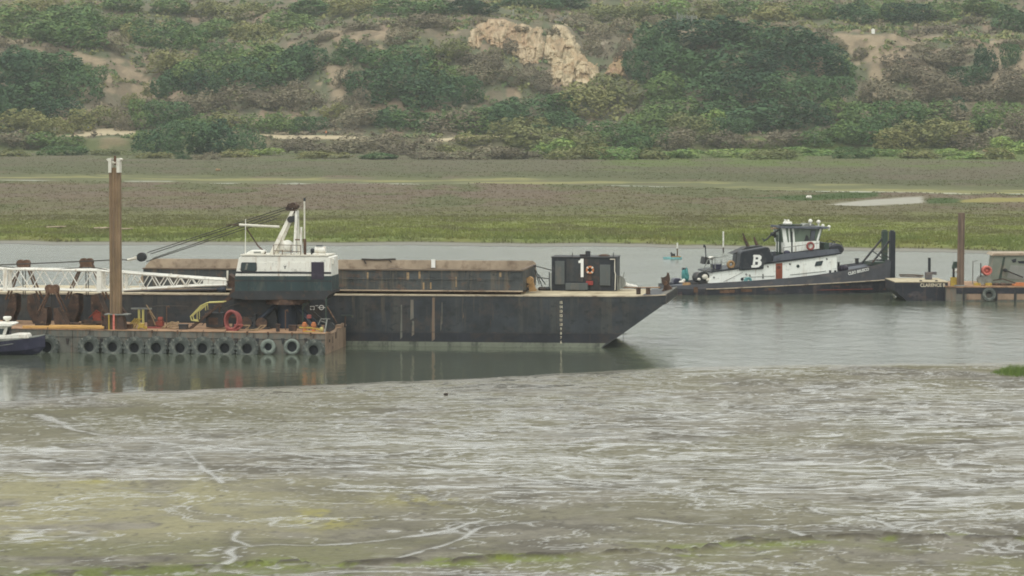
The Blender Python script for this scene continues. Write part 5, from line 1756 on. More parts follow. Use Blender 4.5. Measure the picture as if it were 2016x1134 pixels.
    mb.tube([q(471, 442.7, TG + 0.6), q(446, 442.8, TG + 0.6)], 0.04, 6)
    mb.build('beam_strut', MT['rust_dark'], t)
    mb = MB().cyl(q(483, 504, TG + 0.3), q(483.5, 431, TG + 0.3), 0.03, n=6)
    mb.build('antenna', MT['white'], t)
    # masts at the rear
    mb = MB().cyl(q(599.5, 476, TG), q(599.3, 395, TG), 0.06, n=8)
    mb.build('mast', MT['white_worn'], t)
    MB().box(q(597.8, 393, TG)[0], q(601.5, 393, TG)[0], TG - 0.07, TG + 0.07, q(599, 396, TG)[2], q(599, 389.5, TG)[2]).build('mast_light', MT['dark_steel'], t)
    mb = MB().cyl(q(600.5, 502, TG), q(600, 470, TG), 0.11, n=8)
    mb.build('mast_foot', MT['rust'], t)
    mb = MB().cyl(q(592.5, 503, TG), q(593, 447, TG), 0.09, n=8)
    mb.build('exhaust_stack', MT['white'], t)
    mb = MB().tube([q(581, 472, TG), q(600, 472, TG)], 0.05, 6).tube([q(600, 500, TG), q(604, 503, TG), q(616, 502.5, TG)], 0.05, 6)
    mb.build('cross_brace', MT['rust'], t)
    # roof furniture
    u = q(558.5, 485.5, TG + 0.2)
    mb = MB().lathe((u[0], TG + 0.2, u[2]), [(0.02, 0), (0.36, 0.03), (0.42, 0.12), (0.42, 1.5), (0.36, 1.58), (0.02, 1.6)], 'y', 24, close=False)
    mb.build('fuel_tank', MT['white'], t, smooth=True)
    mb = MB()
    u0 = q(486, 503.5, TG + 0.1)
    a = [q2(484, 502.5, TG + 0.1), q2(487, 496, TG + 0.1), q2(494, 493, TG + 0.1), q2(516, 492.5, TG + 0.1), q2(520, 495, TG + 0.1), q2(518, 501, TG + 0.1), q2(512, 502.5, TG + 0.1)]
    MB().prism(a, TG + 0.1, TG + 1.1).build('air_conditioner', MT['white'], t, bevel=0.05)
    a, b = q2(499, 498.5, TG), q2(513, 495.5, TG)
    MB().box(a[0], b[0], TG + 0.075, TG + 0.1, a[1], b[1]).build('air_grille', MT['dome_grey'], t)
    mb = MB().cyl((q(620.5, 492, TG + 0.3)[0], TG + 0.3, q(620, 492, TG + 0.3)[2]), (q(641, 492, TG + 0.3)[0], TG + 0.3, q(641, 492, TG + 0.3)[2]), 0.24, n=16)
    mb.box(q(623, 505, TG + 0.3)[0], q(640, 505, TG + 0.3)[0], TG + 0.1, TG + 0.5, q(630, 505, TG + 0.3)[2], q(630, 498, TG + 0.3)[2])
    mb.build('air_cleaner', MT['white'], t)
    mb = MB().ball(q(615, 494, TG + 0.3), 0.15, 0.12, 0.2)
    mb.tube([q(613.5, 505, TG + 0.3), q(613.5, 497, TG + 0.3)], 0.06, 6)
    a, b = q(623, 484, TG + 0.3), q(635, 482.5, TG + 0.3)
    mb.box(a[0], b[0], TG + 0.1, TG + 0.5, a[2], b[2])
    mb.build('muffler', MT['black'], t)
    mb = MB()
    for px in (539, 556, 573, 592):
        mb.cyl(q(px, 504, TN + 0.1), q(px, 482 if px != 556 else 492, TN + 0.1), 0.03, n=5)
    mb.tube([q(539, 493.5, TN + 0.1), q(592, 495.5, TN + 0.1)], 0.028, 5)
    mb.tube([q(539, 482, TN + 0.1), q(592, 483, TN + 0.1)], 0.024, 5)
    mb.build('roof_rail', MT['rust'], t)
    mb = MB()
    for px, w in ((545, 14), (566, 12), (585, 14)):
        a, b = q(px, 504, TN + 0.4), q(px + w, 500.5, TN + 0.4)
        mb.box(a[0], b[0], TN + 0.4, TN + 1.2, a[2], b[2])
    mb.build('roof_hatch', MT['white_worn'], t)
    # ropes: from the gantry head down to the bridle block, then on along the boom
    rp = MB()
    for (x0, y0), (x1, y1), d in (((570, 406), (290, 497.5), TG + 0.6), ((566, 412), (296, 500), TG + 0.9), ((553, 421), (300, 509), TG + 0.7), ((545, 430), (288, 515), TG + 1.0)):
        rp.cyl(q(x0, y0, d), q(x1, y1, 4.6), 0.032, n=6)
    rp.build('hoist_rope', MT['cable'], t)
    u = q(279, 506, 4.6)
    mb = MB()
    for d in (4.35, 4.5, 4.65, 4.8):
        mb.cyl((u[0], d, u[2]), (u[0], d + 0.09, u[2]), 0.33, n=18)
    mb.box(u[0] - 0.3, u[0] + 0.25, 4.28, 4.33, u[2] - 0.15, u[2] + 0.15)
    mb.build('bridle_block', MT['dark_steel'], t)
    mb = MB().cyl((u[0] - 0.2, 4.6, u[2] - 0.05), (q(251, 512, 4.6)[0], 4.6, q(251, 512, 4.6)[2]), 0.10, n=8)
    mb.box(u[0] - 0.5, u[0] - 0.1, 4.3, 4.33, u[2] - 0.12, u[2] + 0.06)
    mb.build('bridle_link', MT['white_worn'], t)
    rp = MB()
    rp.tube([q(252, 512, 4.6), q(238, 511, 4.6), q(120, 516.5, 4.6), q(0, 521.5, 4.6), q(-120, 526, 4.6)], 0.042, 6)
    rp.tube([q(215, 532, 4.6), q(180, 526, 4.6), q(110, 530, 4.6), q(50, 529.5, 4.6), q(0, 524.5, 4.6), q(-60, 519, 4.6)], 0.03, 6)
    rp.build('pendant_rope', MT['cable'], t)


crane()


# ------------------------------------------------------------------ clamshell buckets and gear on the work deck
def clamshell(px, T, w_px, head_py, foot_py, label, open_, name='clamshell_bucket', mat='rust_dark', flip=1):
    """two toothed scoops hung from a head block by four arms, standing on the deck"""
    F = CB
    b = F.p(px, foot_py, T)
    zd = cz(b[0]) + 0.05
    t = thing(name, F, (b[0], T, zd), label, 'bucket', 'rusty clamshell buckets on the crane barge')
    k = 1 / 27.0
    w = w_px * k
    top = F.p(px, head_py, T)[2]
    hh = top - zd
    lip = hh * 0.46
    for sg in (-1, 1):
        x0 = b[0] + sg * 0.08 * w * (1 + open_)
        x1 = b[0] + sg * 0.5 * w
        pl = [(x0, zd + lip * 1.02), (x0 + sg * 0.12 * w, zd + lip * 1.06), (x1 * 1.0, zd + 0.18), (x1 - sg * 0.02 * w, zd + 0.0), (x0 + sg * 0.18 * w * open_ + sg * 0.02, zd + 0.0), (x0 - sg * 0.0, zd + lip * 0.5)]
        sh = MB().prism(pl, T - 0.75, T - 0.68).prism(pl, T + 0.68, T + 0.75)
        sh.prism([pl[1], pl[2], pl[3], (pl[3][0] - sg * 0.06, pl[3][1]), (pl[2][0] - sg * 0.07, pl[2][1] + 0.02), (pl[1][0] - sg * 0.06, pl[1][1])], T - 0.68, T + 0.68)
        sh.build('scoop', MT[mat], t)
        mb = MB()
        for j in range(4):
            y = T - 0.62 + j * 0.4
            mb.prism([(pl[4][0], zd), (pl[4][0] + sg * 0.12, zd), (pl[4][0] + sg * 0.03, zd + 0.22), (pl[4][0] - sg * 0.02, zd + 0.22)], y, y + 0.1)
        mb.build('teeth', MT['rust'], t)
        mb = MB()
        for y in (T - 0.5, T + 0.5):
            mb.cyl((x0 + sg * 0.3 * w, y, zd + lip * 0.85), (b[0] + sg * 0.10 * w, y * 0.6 + T * 0.4, top - 0.25), 0.075, n=6)
        mb.build('arm', MT['rust'], t)
    mb = MB()
    for dx in (-0.24, 0.2):
        mb.cyl((b[0] + dx, T - 0.26, top - 0.06), (b[0] + dx, T + 0.26, top - 0.06), 0.28, n=16)
    mb.box(b[0] - 0.45, b[0] + 0.42, T - 0.32, T + 0.32, top - 0.42, top - 0.08)
    mb.build('head_block', MT['rust'], t)
    mb = MB()
    for dx in (-0.1, 0.12):
        mb.cyl((b[0] + dx, T, top - 0.2), (b[0] + dx * 0.6, T, zd + lip * 0.9), 0.04, n=6)
    mb.build('closing_rope', MT['cable'], t)
    return t


clamshell(48, 5.9, 78, 517, 641, 'rusty clamshell bucket behind the boom at the far left', 0.8)
clamshell(104, 3.0, 62, 566, 644, 'low brown clamshell bucket under the boom, second from the left', 0.25, mat='rust_dark')
clamshell(172, 5.8, 96, 514, 643, 'tall rusty clamshell bucket just left of the spud', 0.6)


def deck_gear():
    F = CB
    zdk = lambda px, T: cz(F.p(px, 648, T)[0]) + 0.05
    q = lambda px, py, T: F.p(px, py, T)

    # orange-red hose hung in a tall coil
    T = 1.0
    c = q(456.5, 630.5, T)
    mb = MB()
    for k in range(4):
        mb.ring((c[0] + 0.05 * k - 0.05, T + 0.11 * k, c[2] - 0.03 * k), 0.50, 0.09, 'y', 30, 7, 0.93 + 0.03 * k, 1.28)
    mb.tube([q(444, 640, T), q(448, 652, T), q(466, 650, T), q(474, 644, T), q(477, 640, T), q(461, 640, T)], 0.08, 7)
    o = mb.build('hose_coil', MT['red_hose'], None, F, (c[0], T, zdk(456, T)), smooth=True)
    tag(o, 'faded red hose coiled upright on the work deck below the crane house', 'hose')
    # pale post behind the coil
    # yellow gangway ladder
    T = 2.2
    b = q(376, 648, T)
    t = thing('boarding_ladder', F, (b[0], T, zdk(376, T)), 'dark boarding ladder with bent yellow handrails leading up to the crane house', 'ladder')
    mb = MB()
    for d in (T, T + 0.8):
        mb.tube([q(441, 594.5, T)[:1] + (d,) + q(441, 594.5, T)[2:], (q(408, 596, T)[0], d, q(408, 596, T)[2]), (q(395, 602, T)[0], d, q(395, 602, T)[2]), (q(375, 623, T)[0], d, q(375, 623, T)[2]),
                 (q(377, 630.5, T)[0], d, q(377, 630.5, T)[2]), (q(391, 632.5, T)[0], d, q(391, 632.5, T)[2])], 0.045, 7)
        mb.tube([(q(388, 632, T)[0], d, q(388, 632, T)[2]), (q(388, 614, T)[0], d, q(388, 614, T)[2]), (q(404, 600, T)[0], d, q(404, 600, T)[2])], 0.035, 6)
        mb.tube([(q(405, 611, T)[0], d, q(405, 611, T)[2]), (q(404, 597, T)[0], d, q(404, 597, T)[2])], 0.03, 6)
    mb.build('handrail', MT['pale_yellow'], t)
    mb = MB()
    for d in (T + 0.1, T + 0.7):
        mb.prism([q(366, 650, T)[::2], q(373, 650, T)[::2], q(436, 598, T)[::2], q(430, 597, T)[::2]], d, d + 0.06)
    mb.build('stringer', MT['rust_dark'], t)
    mb = MB()
    for k in range(7):
        u = q(371 + k * 8.5, 647 - k * 7.2, T)
        mb.box(u[0] - 0.12, u[0] + 0.12, T + 0.1, T + 0.74, u[2], u[2] + 0.04)
    mb.build('tread', MT['rust_dark'], t)

    # yellow pipe rack and bent yellow pipes right of the spud
    T = 2.4
    b = q(276, 647, T)
    t = thing('pipe_rack', F, (b[0], T, zdk(276, T)), 'pair of pale yellow posts under a flat bar beside the tall spud', 'rack')
    for px in (273.5, 281.5):
        a, c = q(px - 2, 641, T), q(px + 2, 608.5, T)
        MB().box(a[0], c[0], T, T + 0.12, zdk(276, T), c[2]).build('post', MT['pale_yellow'], t)
    a, c = q(258, 609, T), q(298, 606.5, T)
    MB().box(a[0], c[0], T - 0.05, T + 0.2, a[2], c[2]).build('top_bar', MT['dome_grey'], t)
    a, c = q(289, 641, T), q(304, 610, T)
    MB().prism([(a[0], zdk(276, T)), (c[0], zdk(276, T)), (c[0] - 0.3, c[2]), (a[0], c[2])], T + 0.1, T + 0.6).build('side_plate', MT['rust_dark'], t)
    T = 1.8
    mb = MB()
    for k in range(4):
        x = 253 + k * 4.2
        mb.tube([q(x + 13, 627, T + 0.15 * k), q(x + 4, 637, T + 0.15 * k), q(x, 645, T + 0.15 * k), q(x + 4, 649, T + 0.15 * k), q(x + 22, 648, T + 0.15 * k)], 0.05, 6)
    b = q(262, 649, T)
    o = mb.build('bent_pipe', MT['yellow'], None, F, (b[0], T, zdk(262, T)))
    tag(o, 'sheaf of bent yellow pipes heaped just right of the spud foot', 'pipes')
    T = 0.9
    b = q(280, 649, T)
    z = zdk(280, T)
    mb = MB().box(b[0] - 0.25, b[0] + 0.12, T, T + 0.35, z + 0.12, z + 0.42).cyl((b[0] + 0.2, T + 0.1, z + 0.12), (b[0] + 0.2, T + 0.3, z + 0.12), 0.12).cyl((b[0] - 0.3, T + 0.1, z + 0.1), (b[0] - 0.3, T + 0.3, z + 0.1), 0.1)
    mb.tube([(b[0] - 0.3, T + 0.2, z + 0.3), (b[0] - 0.5, T + 0.2, z + 0.5)], 0.03, 5)
    o = mb.build('pump', MT['yellow'], None, F, (b[0], T, z), bevel=0.02)
    tag(o, 'small yellow pump on wheels at the deck edge below the pale yellow posts', 'pump')
    # red compressor with a lifting frame
    T = 2.3
    b = q(312, 648, T)
    z = zdk(312, T)
    t = thing('compressor', F, (b[0], T, z), 'reddish compressor skid with a leaning lifting strut on the work deck', 'compressor')
    a, c = q(303, 644, T), q(320, 626, T)
    MB().box(a[0] + 0.1, c[0], T, T + 0.6, z + 0.15, z + 0.5).cyl((a[0] + 0.25, T + 0.3, z + 0.62), (c[0] - 0.05, T + 0.3, z + 0.62), 0.2, n=12).build('body', MT['rust_red'], t, bevel=0.02)
    MB().box(q(290, 648, T)[0], q(324, 648, T)[0], T - 0.1, T + 0.7, z, z + 0.12).build('skid', MT['red_hose'], t)
    MB().cyl(q(306, 628, T), q(288, 600, T), 0.045, n=6).cyl(q(306, 640, T), q(294, 612, T), 0.035, n=6).build('strut', MT['rope'], t)
    # dark hose heap
    T = 1.9
    mb = MB()
    pts = [q(x, y, T) for x, y in ((322, 647), (330, 638), (338, 634), (346, 636), (351, 634), (353, 640), (346, 643), (336, 641), (330, 645), (345, 647), (358, 645))]
    mb.tube(pts, 0.055, 6)
    pts = [q(x, y, T + 0.3) for x, y in ((318, 646), (327, 640), (340, 638), (352, 641), (356, 647), (340, 649), (326, 648))]
    mb.tube(pts, 0.05, 6)
    o = mb.build('rope_heap', MT['rope'], None, F, (pts[0][0], T, zdk(336, T)))
    tag(o, 'loose heap of brown rope on the deck between the compressor and the ladder', 'rope')
    # chain and hoses lying below the crane house
    T = 1.2
    mb = MB().tube([q(x, y, T) for x, y in ((478, 641), (492, 640.5), (489, 645), (484, 647), (496, 650), (508, 647), (514, 641), (524, 640.5), (518, 645), (508, 650), (500, 651))], 0.04, 6)
    o = mb.build('loose_hose', MT['rope'], None, F, (q(500, 650, T)[0], T, zdk(500, T)))
    tag(o, 'thin pale hose looped loosely on the deck right of the red coil', 'hose')
    # short bollard below the pedestal
    T = 0.9
    u = q(547, 652, T)
    z = zdk(547, T)
    mb = MB().cyl((u[0], T, z), (u[0], T, z + 0.52), 0.14, n=14).cyl((u[0], T, z + 0.44), (u[0], T, z + 0.56), 0.19, n=14)
    o = mb.build('bollard', MT['rust_dark'], None, F, (u[0], T, z))
    tag(o, 'short brown bollard at the deck edge in front of the crane pedestal', 'bollard')
    # orange pumps on a yellow frame
    T = 1.0
    b = q(605, 655, T)
    z = zdk(605, T)
    t = thing('pump_set', F, (b[0], T, z), 'pair of orange pumps on a yellow pipe frame on the work deck', 'pumps')
    mb = MB().tube([q(589, 645, T), q(613, 645.5, T), q(634, 650, T)], 0.06, 7).tube([q(597, 652, T), q(636, 655, T)], 0.05, 6)
    mb.build('frame', MT['yellow'], t)
    for px, y in ((599, 640), (617, 641)):
        u = q(px, y, T)
        MB().cyl((u[0], T + 0.1, z), (u[0], T + 0.1, z + 0.4), 0.14, n=12).cyl((u[0], T + 0.1, z + 0.42), (u[0], T + 0.1, z + 0.58), 0.19, n=12).ball((u[0], T + 0.1, z + 0.62), 0.15, 0.15, 0.1).build('pump', MT['orange'], t)
    u = q(633, 652, T)
    MB().ball((u[0], T, z + 0.2), 0.14, 0.14, 0.18).build('valve', MT['pale_yellow'], t)
    # red fire box on a post, behind
    T = 3.0
    u = q(608, 624, T)
    z = zdk(608, T)
    t = thing('hose_box', F, (u[0], T, z), 'small rusty red box on a post behind the orange pumps', 'box')
    MB().box(u[0] - 0.16, u[0] + 0.16, T, T + 0.25, u[2] - 0.12, u[2] + 0.15).build('body', MT['red_hose'], t, bevel=0.03)
    MB().cyl((u[0], T + 0.12, z), (u[0], T + 0.12, u[2] - 0.12), 0.04, n=6).build('post', MT['dark_steel'], t)
    # mast with a stay at the right end
    T = 3.4
    u = q(641, 648, T)
    z = zdk(641, T)
    t = thing('mooring_mast', F, (u[0], T, z), 'thin greenish mast with a slanting brown stay on the work deck', 'mast')
    MB().cyl((u[0], T, z), q(642.5, 586, T), 0.06, n=8).build('pole', MT['oct_green'], t)
    MB().cyl(q(663, 636, T), q(643, 602, T), 0.055, n=8).build('stay', MT['rust'], t)
    a = q(646, 603, T)
    MB().box(a[0] - 0.28, a[0] + 0.05, T - 0.05, T + 0.05, a[2], a[2] + 0.05).build('arm', MT['oct_green'], t)
    # winch with tripod frame at the corner
    T = 1.6
    u = q(648, 651, T)
    z = zdk(648, T)
    t = thing('anchor_winch', F, (u[0], T, z), 'dark anchor winch under a bent pipe frame on the work deck', 'winch')
    MB().cyl((u[0], T, z + 0.32), (u[0], T + 0.9, z + 0.32), 0.3, n=18).cyl((u[0], T - 0.04, z + 0.34), (u[0], T, z + 0.34), 0.36, n=18).build('drum', MT['dark_steel'], t)
    MB().tube([q(626, 640, T), q(632, 628, T), q(650, 628, T)], 0.04, 6).tube([q(644, 629, T), q(639, 656, T - 0.8)], 0.055, 6).tube([q(632, 632, T), q(655, 640, T)], 0.035, 6).build('frame', MT['dome_grey'], t)
    MB().prism([q(646, 655, T)[::2], q(654, 651, T)[::2], q(664, 646, T)[::2], q(662, 652, T)[::2], q(652, 657, T)[::2]], T - 0.2, T + 0.6).build('bed', MT['barge_end'], t)
    # T shaped rail stand at the far right corner
    T = 6.5
    u = q(679, 645, T)
    z = cz(0) + 0.05
    t = thing('tie_stand', F, (u[0], T, z), 'slim stand with a flat green top bar on the barge corner', 'stand')
    MB().cyl((u[0], T, z), q(680, 622, T), 0.06, n=8).build('post', MT['rust_dark'], t)
    a, c = q(671, 622, T), q(692, 621, T)
    MB().box(a[0], c[0], T - 0.06, T + 0.1, a[2], a[2] + 0.07).box(c[0] - 0.02, c[0] + 0.12, T - 0.06, T + 0.1, a[2] - 0.1, a[2] + 0.04).build('top_bar', MT['oct_green'], t)
    T = 7.6
    u = q(673, 650, T)
    mb = MB().box(u[0] - 0.4, u[0] + 0.25, T - 0.3, T + 0.5, z, z + 0.14).box(u[0] - 0.05, u[0] + 0.15, T - 0.2, T + 0.2, z + 0.14, z + 0.24)
    o = mb.build('deck_hatch', MT['barge_end'], None, F, (u[0], T, z), bevel=0.02)
    tag(o, 'low tan hatch on the right end of the work deck below the slim stand', 'hatch')
    # rusty beams and a red frame between the bucket and the spud
    T = 4.6
    u = q(188, 645, T)
    z = zdk(188, T)
    t = thing('rusty_frame', F, (u[0], T, z), 'low rusty red frame lying on the deck just left of the tall spud', 'frame')
    a, c = q(160, 640, T), q(215, 626, T)
    MB().box(a[0], c[0], T, T + 1.0, z + 0.1, z + 0.35).build('beam', MT['rust_dark'], t)
    u = q(190, 622, T)
    MB().box(u[0] - 0.28, u[0] + 0.3, T, T + 0.5, z + 0.35, z + 0.95).tube([(u[0] - 0.6, T, z + 0.5), (u[0], T, z + 1.1), (u[0] + 0.7, T, z + 0.55)], 0.05, 6).build('bracket', MT['rust_red'], t)
    # small dark plate stack at far left
    T = 2.4
    u = q(130, 640, T)
    mb = MB().box(u[0] - 0.75, u[0] + 0.4, T, T + 0.7, zdk(130, T), zdk(130, T) + 0.18).ball((u[0] - 0.45, T + 0.3, zdk(130, T) + 0.22), 0.35, 0.3, 0.16)
    o = mb.build('scrap_heap', MT['rust'], None, F, (u[0], T, zdk(130, T)))
    tag(o, 'low heap of rusty scrap plates between the brown bucket and the rusty frame', 'scrap')

    # more working gear: winch drums, wires and crates in the shade below the crane house
    T = 3.2
    b = q(505, 648, T)
    z = zdk(505, T)
    t = thing('deck_winch', F, (b[0], T, z), 'dark double drum deck winch in the shade below the crane house', 'winch')
    for dx in (-0.75, 0.35):
        MB().cyl((b[0] + dx, T, z + 0.42), (b[0] + dx, T + 0.9, z + 0.42), 0.30, n=18).cyl((b[0] + dx, T - 0.05, z + 0.42), (b[0] + dx, T, z + 0.42), 0.42, n=20).build('drum', MT['rust_dark'], t)
    MB().box(b[0] - 1.3, b[0] + 0.95, T - 0.1, T + 1.0, z, z + 0.14).box(b[0] - 0.25, b[0] - 0.08, T, T + 0.9, z + 0.14, z + 1.05).build('bed', MT['dark_steel'], t)
    T = 3.0
    b = q(420, 648, T)
    z = zdk(420, T)
    t = thing('generator_box', F, (b[0], T, z), 'dark generator box with a short exhaust between the ladder and the red hose', 'generator')
    MB().box(b[0] - 0.55, b[0] + 0.75, T, T + 1.0, z + 0.1, z + 1.15).build('body', MT['dark_steel'], t, bevel=0.05)
    MB().tube([(b[0] + 0.4, T + 0.3, z + 1.15), (b[0] + 0.4, T + 0.3, z + 1.5), (b[0] + 0.55, T + 0.3, z + 1.6)], 0.06, 7).build('exhaust', MT['rust'], t)
    MB().box(b[0] - 0.35, b[0] + 0.35, T - 0.02, T, z + 0.3, z + 0.8).build('vent', MT['rust_dark'], t)
    wires = (((372, 604), (300, 598), (262, 612), 'slack wire running from the boom to the spud foot'),
             ((470, 598), (430, 606), (398, 640), 'slack wire hanging from the crane bed to the ladder foot'),
             ((600, 592), (622, 622), (652, 640), 'slack wire hanging from the crane bed to the anchor winch'))
    for k, (p0, p1, p2, lab) in enumerate(wires):
        T = 3.6
        pts = []
        for j in range(11):
            f = j / 10
            x = (1 - f) ** 2 * p0[0] + 2 * f * (1 - f) * p1[0] + f * f * p2[0]
            y = (1 - f) ** 2 * p0[1] + 2 * f * (1 - f) * p1[1] + f * f * p2[1]
            pts.append(q(x, y, T))
        o = MB().tube(pts, 0.03, 5).build('slack_wire', MT['cable'], None, F, pts[-1])
        tag(o, lab, 'wire')
    T = 1.6
    for k, (px, w, hgt, mat, lab) in enumerate(((146, 0.7, 0.34, 'rust_dark', 'low dark steel crate on the deck in front of the tall bucket'), (252, 0.5, 0.3, 'rust', 'small rusty crate just right of the spud foot'), (360, 0.6, 0.36, 'dark_steel', 'dark crate beside the foot of the boarding ladder'), (575, 0.5, 0.42, 'rust_dark', 'rusty crate in front of the orange pumps'))):
        u = q(px, 650, T)
        z = zdk(px, T)
        mb = MB().box(u[0] - w / 2, u[0] + w / 2, T, T + 0.5, z, z + hgt).box(u[0] - w / 2 - 0.03, u[0] + w / 2 + 0.03, T - 0.03, T + 0.53, z + hgt - 0.07, z + hgt + 0.01)
        o = mb.build('deck_crate', MT[mat], None, F, (u[0], T, z), bevel=0.015)
        tag(o, lab, 'crate')
    T = 2.8
    for px, top, lab in ((200, 612, 'thin rusty stanchion with a hook just left of the spud'), (328, 604, 'thin rusty stanchion behind the rope heap'), (562, 612, 'thin rusty stanchion right of the crane pedestal')):
        u = q(px, 650, T)
        z = zdk(px, T)
        v_ = q(px, top, T)
        o = MB().tube([(u[0], T, z), v_, (v_[0] + 0.15, T, v_[2] + 0.06), (v_[0] + 0.2, T, v_[2] - 0.08)], 0.04, 6).build('stanchion', MT['rust'], None, F, (u[0], T, z))
        tag(o, lab, 'stanchion')


deck_gear()


# ------------------------------------------------------------------ small motor boat at the left edge
def motor_boat():
    F = Frame(45, 700, -3)
    t = thing('motor_boat', F, (-1.5, 0.6, 0), 'small white cabin motor boat with a navy hull at the left edge', 'boat')
    q = lambda px, py, T=0.0: F.p(px, py, T)
    # hull by stations from stern to bow
    st = []
    for px, half, ysheer, ykeel in ((-120, 0.95, 676, 699), (-60, 1.0, 674.5, 700), (0, 0.98, 671.5, 700), (30, 0.86, 668.5, 699.5), (55, 0.58, 666, 697), (72, 0.30, 663.5, 692), (84, 0.04, 660.5, 680)):
        a, k = q(px, ysheer), q(px, ykeel)
        st.append((a[0], half, a[2], k[2] - 0.15))
    mid = 1.0
    vs, fs = [], []
    for s, h, z1, z0 in st:
        zc = z0 + (z1 - z0) * 0.35
        vs += [(s, mid - h, z1), (s, mid - h * 0.9, zc), (s, mid - h * 0.35, z0), (s, mid, z0 - 0.03), (s, mid + h * 0.35, z0), (s, mid + h * 0.9, zc), (s, mid + h, z1)]
    n = 7
    for i in range(len(st) - 1):
        for j in range(n - 1):
            fs.append((i * n + j, (i + 1) * n + j, (i + 1) * n + j + 1, i * n + j + 1))
    fs.append(tuple(range(n)))
    MB().add(vs, fs).build('hull', MT['navy'], t, smooth=False)
    vs, fs = [], []
    for s, h, z1, z0 in st:
        vs += [(s, mid - h - 0.02, z1 - 0.03), (s, mid - h - 0.02, z1 + 0.06), (s, mid + h + 0.02, z1 + 0.06), (s, mid + h + 0.02, z1 - 0.03)]
    for i in range(len(st) - 1):
        for j in range(4):
            fs.append((i * 4 + j, (i + 1) * 4 + j, (i + 1) * 4 + (j + 1) % 4, i * 4 + (j + 1) % 4))
    MB().add(vs, fs).build('gunwale', MT['dome_grey'], t)
    mb = MB()
    a = q(0, 681.5)
    mb.tube([(q(-120, 684)[0], mid - 1.0, q(-120, 684)[2]), (q(0, 680.5)[0], mid - 0.99, q(0, 680.5)[2]), (q(25, 677)[0], mid - 0.86, q(25, 677)[2])], 0.025, 6)
    mb.build('hull_stripe', MT['dome_grey'], t)
    T = mid - 0.75
    c = lambda px, py: F.p(px, py, T)[::2]
    MB().prism([c(-100, 672), c(57, 666.5), c(53, 657.5), c(30, 657), c(10, 660.5), c(-100, 661)], T, mid + 0.75, ).build('fore_cabin', MT['white'], t, bevel=0.06)
    T2 = mid - 0.7
    c2 = lambda px, py: F.p(px, py, T2)[::2]
    cab = MB().prism([c2(-90, 661), c2(10, 661), c2(15.5, 643), c2(-90, 643)], T2, mid + 0.7).build('wheelhouse', MT['white'], t)
    MB().prism([c2(-40, 658.5), c2(4.5, 658.5), c2(8.5, 647), c2(-40, 647)], T2 - 0.02, T2 + 0.01).build('side_window', MT['glass'], cab)
    a, b = F.p(12, 659, T2), F.p(16, 645, T2)
    MB().add([(a[0] + 0.02, T2 + 0.12, a[2]), (b[0] + 0.02, T2 + 0.12, b[2]), (b[0] + 0.02, mid + 0.58, b[2]), (a[0] + 0.02, mid + 0.58, a[2])], [(0, 1, 2, 3)]).build('windscreen', MT['glass'], cab)
    MB().prism([c2(-100, 644), c2(20, 643), c2(30.5, 637.5), c2(24, 635.5), c2(-100, 634.5)], T2 - 0.18, mid + 0.88).build('roof', MT['white'], t, bevel=0.05)
    u = F.p(14.5, 633, mid)
    MB().lathe((u[0], mid, 0), [(0.02, F.p(14, 622.5, mid)[2]), (0.26, F.p(14, 622.8, mid)[2]), (0.31, F.p(14, 624.5, mid)[2]), (0.27, F.p(14, 628.5, mid)[2]), (0.14, F.p(14, 630.5, mid)[2]), (0.13, F.p(14, 636, mid)[2])], 'z', 20, close=False).build('radar_dome', MT['white'], t, smooth=True)
    u = F.p(18, 655, mid)
    MB().box(u[0] - 0.05, u[0] + 0.15, mid - 0.2, mid + 0.1, u[2] - 0.3, u[2] + 0.25).build('seat', MT['tug_grey'], t, bevel=0.03)


motor_boat()

# ------------------------------------------------------------------ the tugboat
TG = Frame(1330, 582, 12)


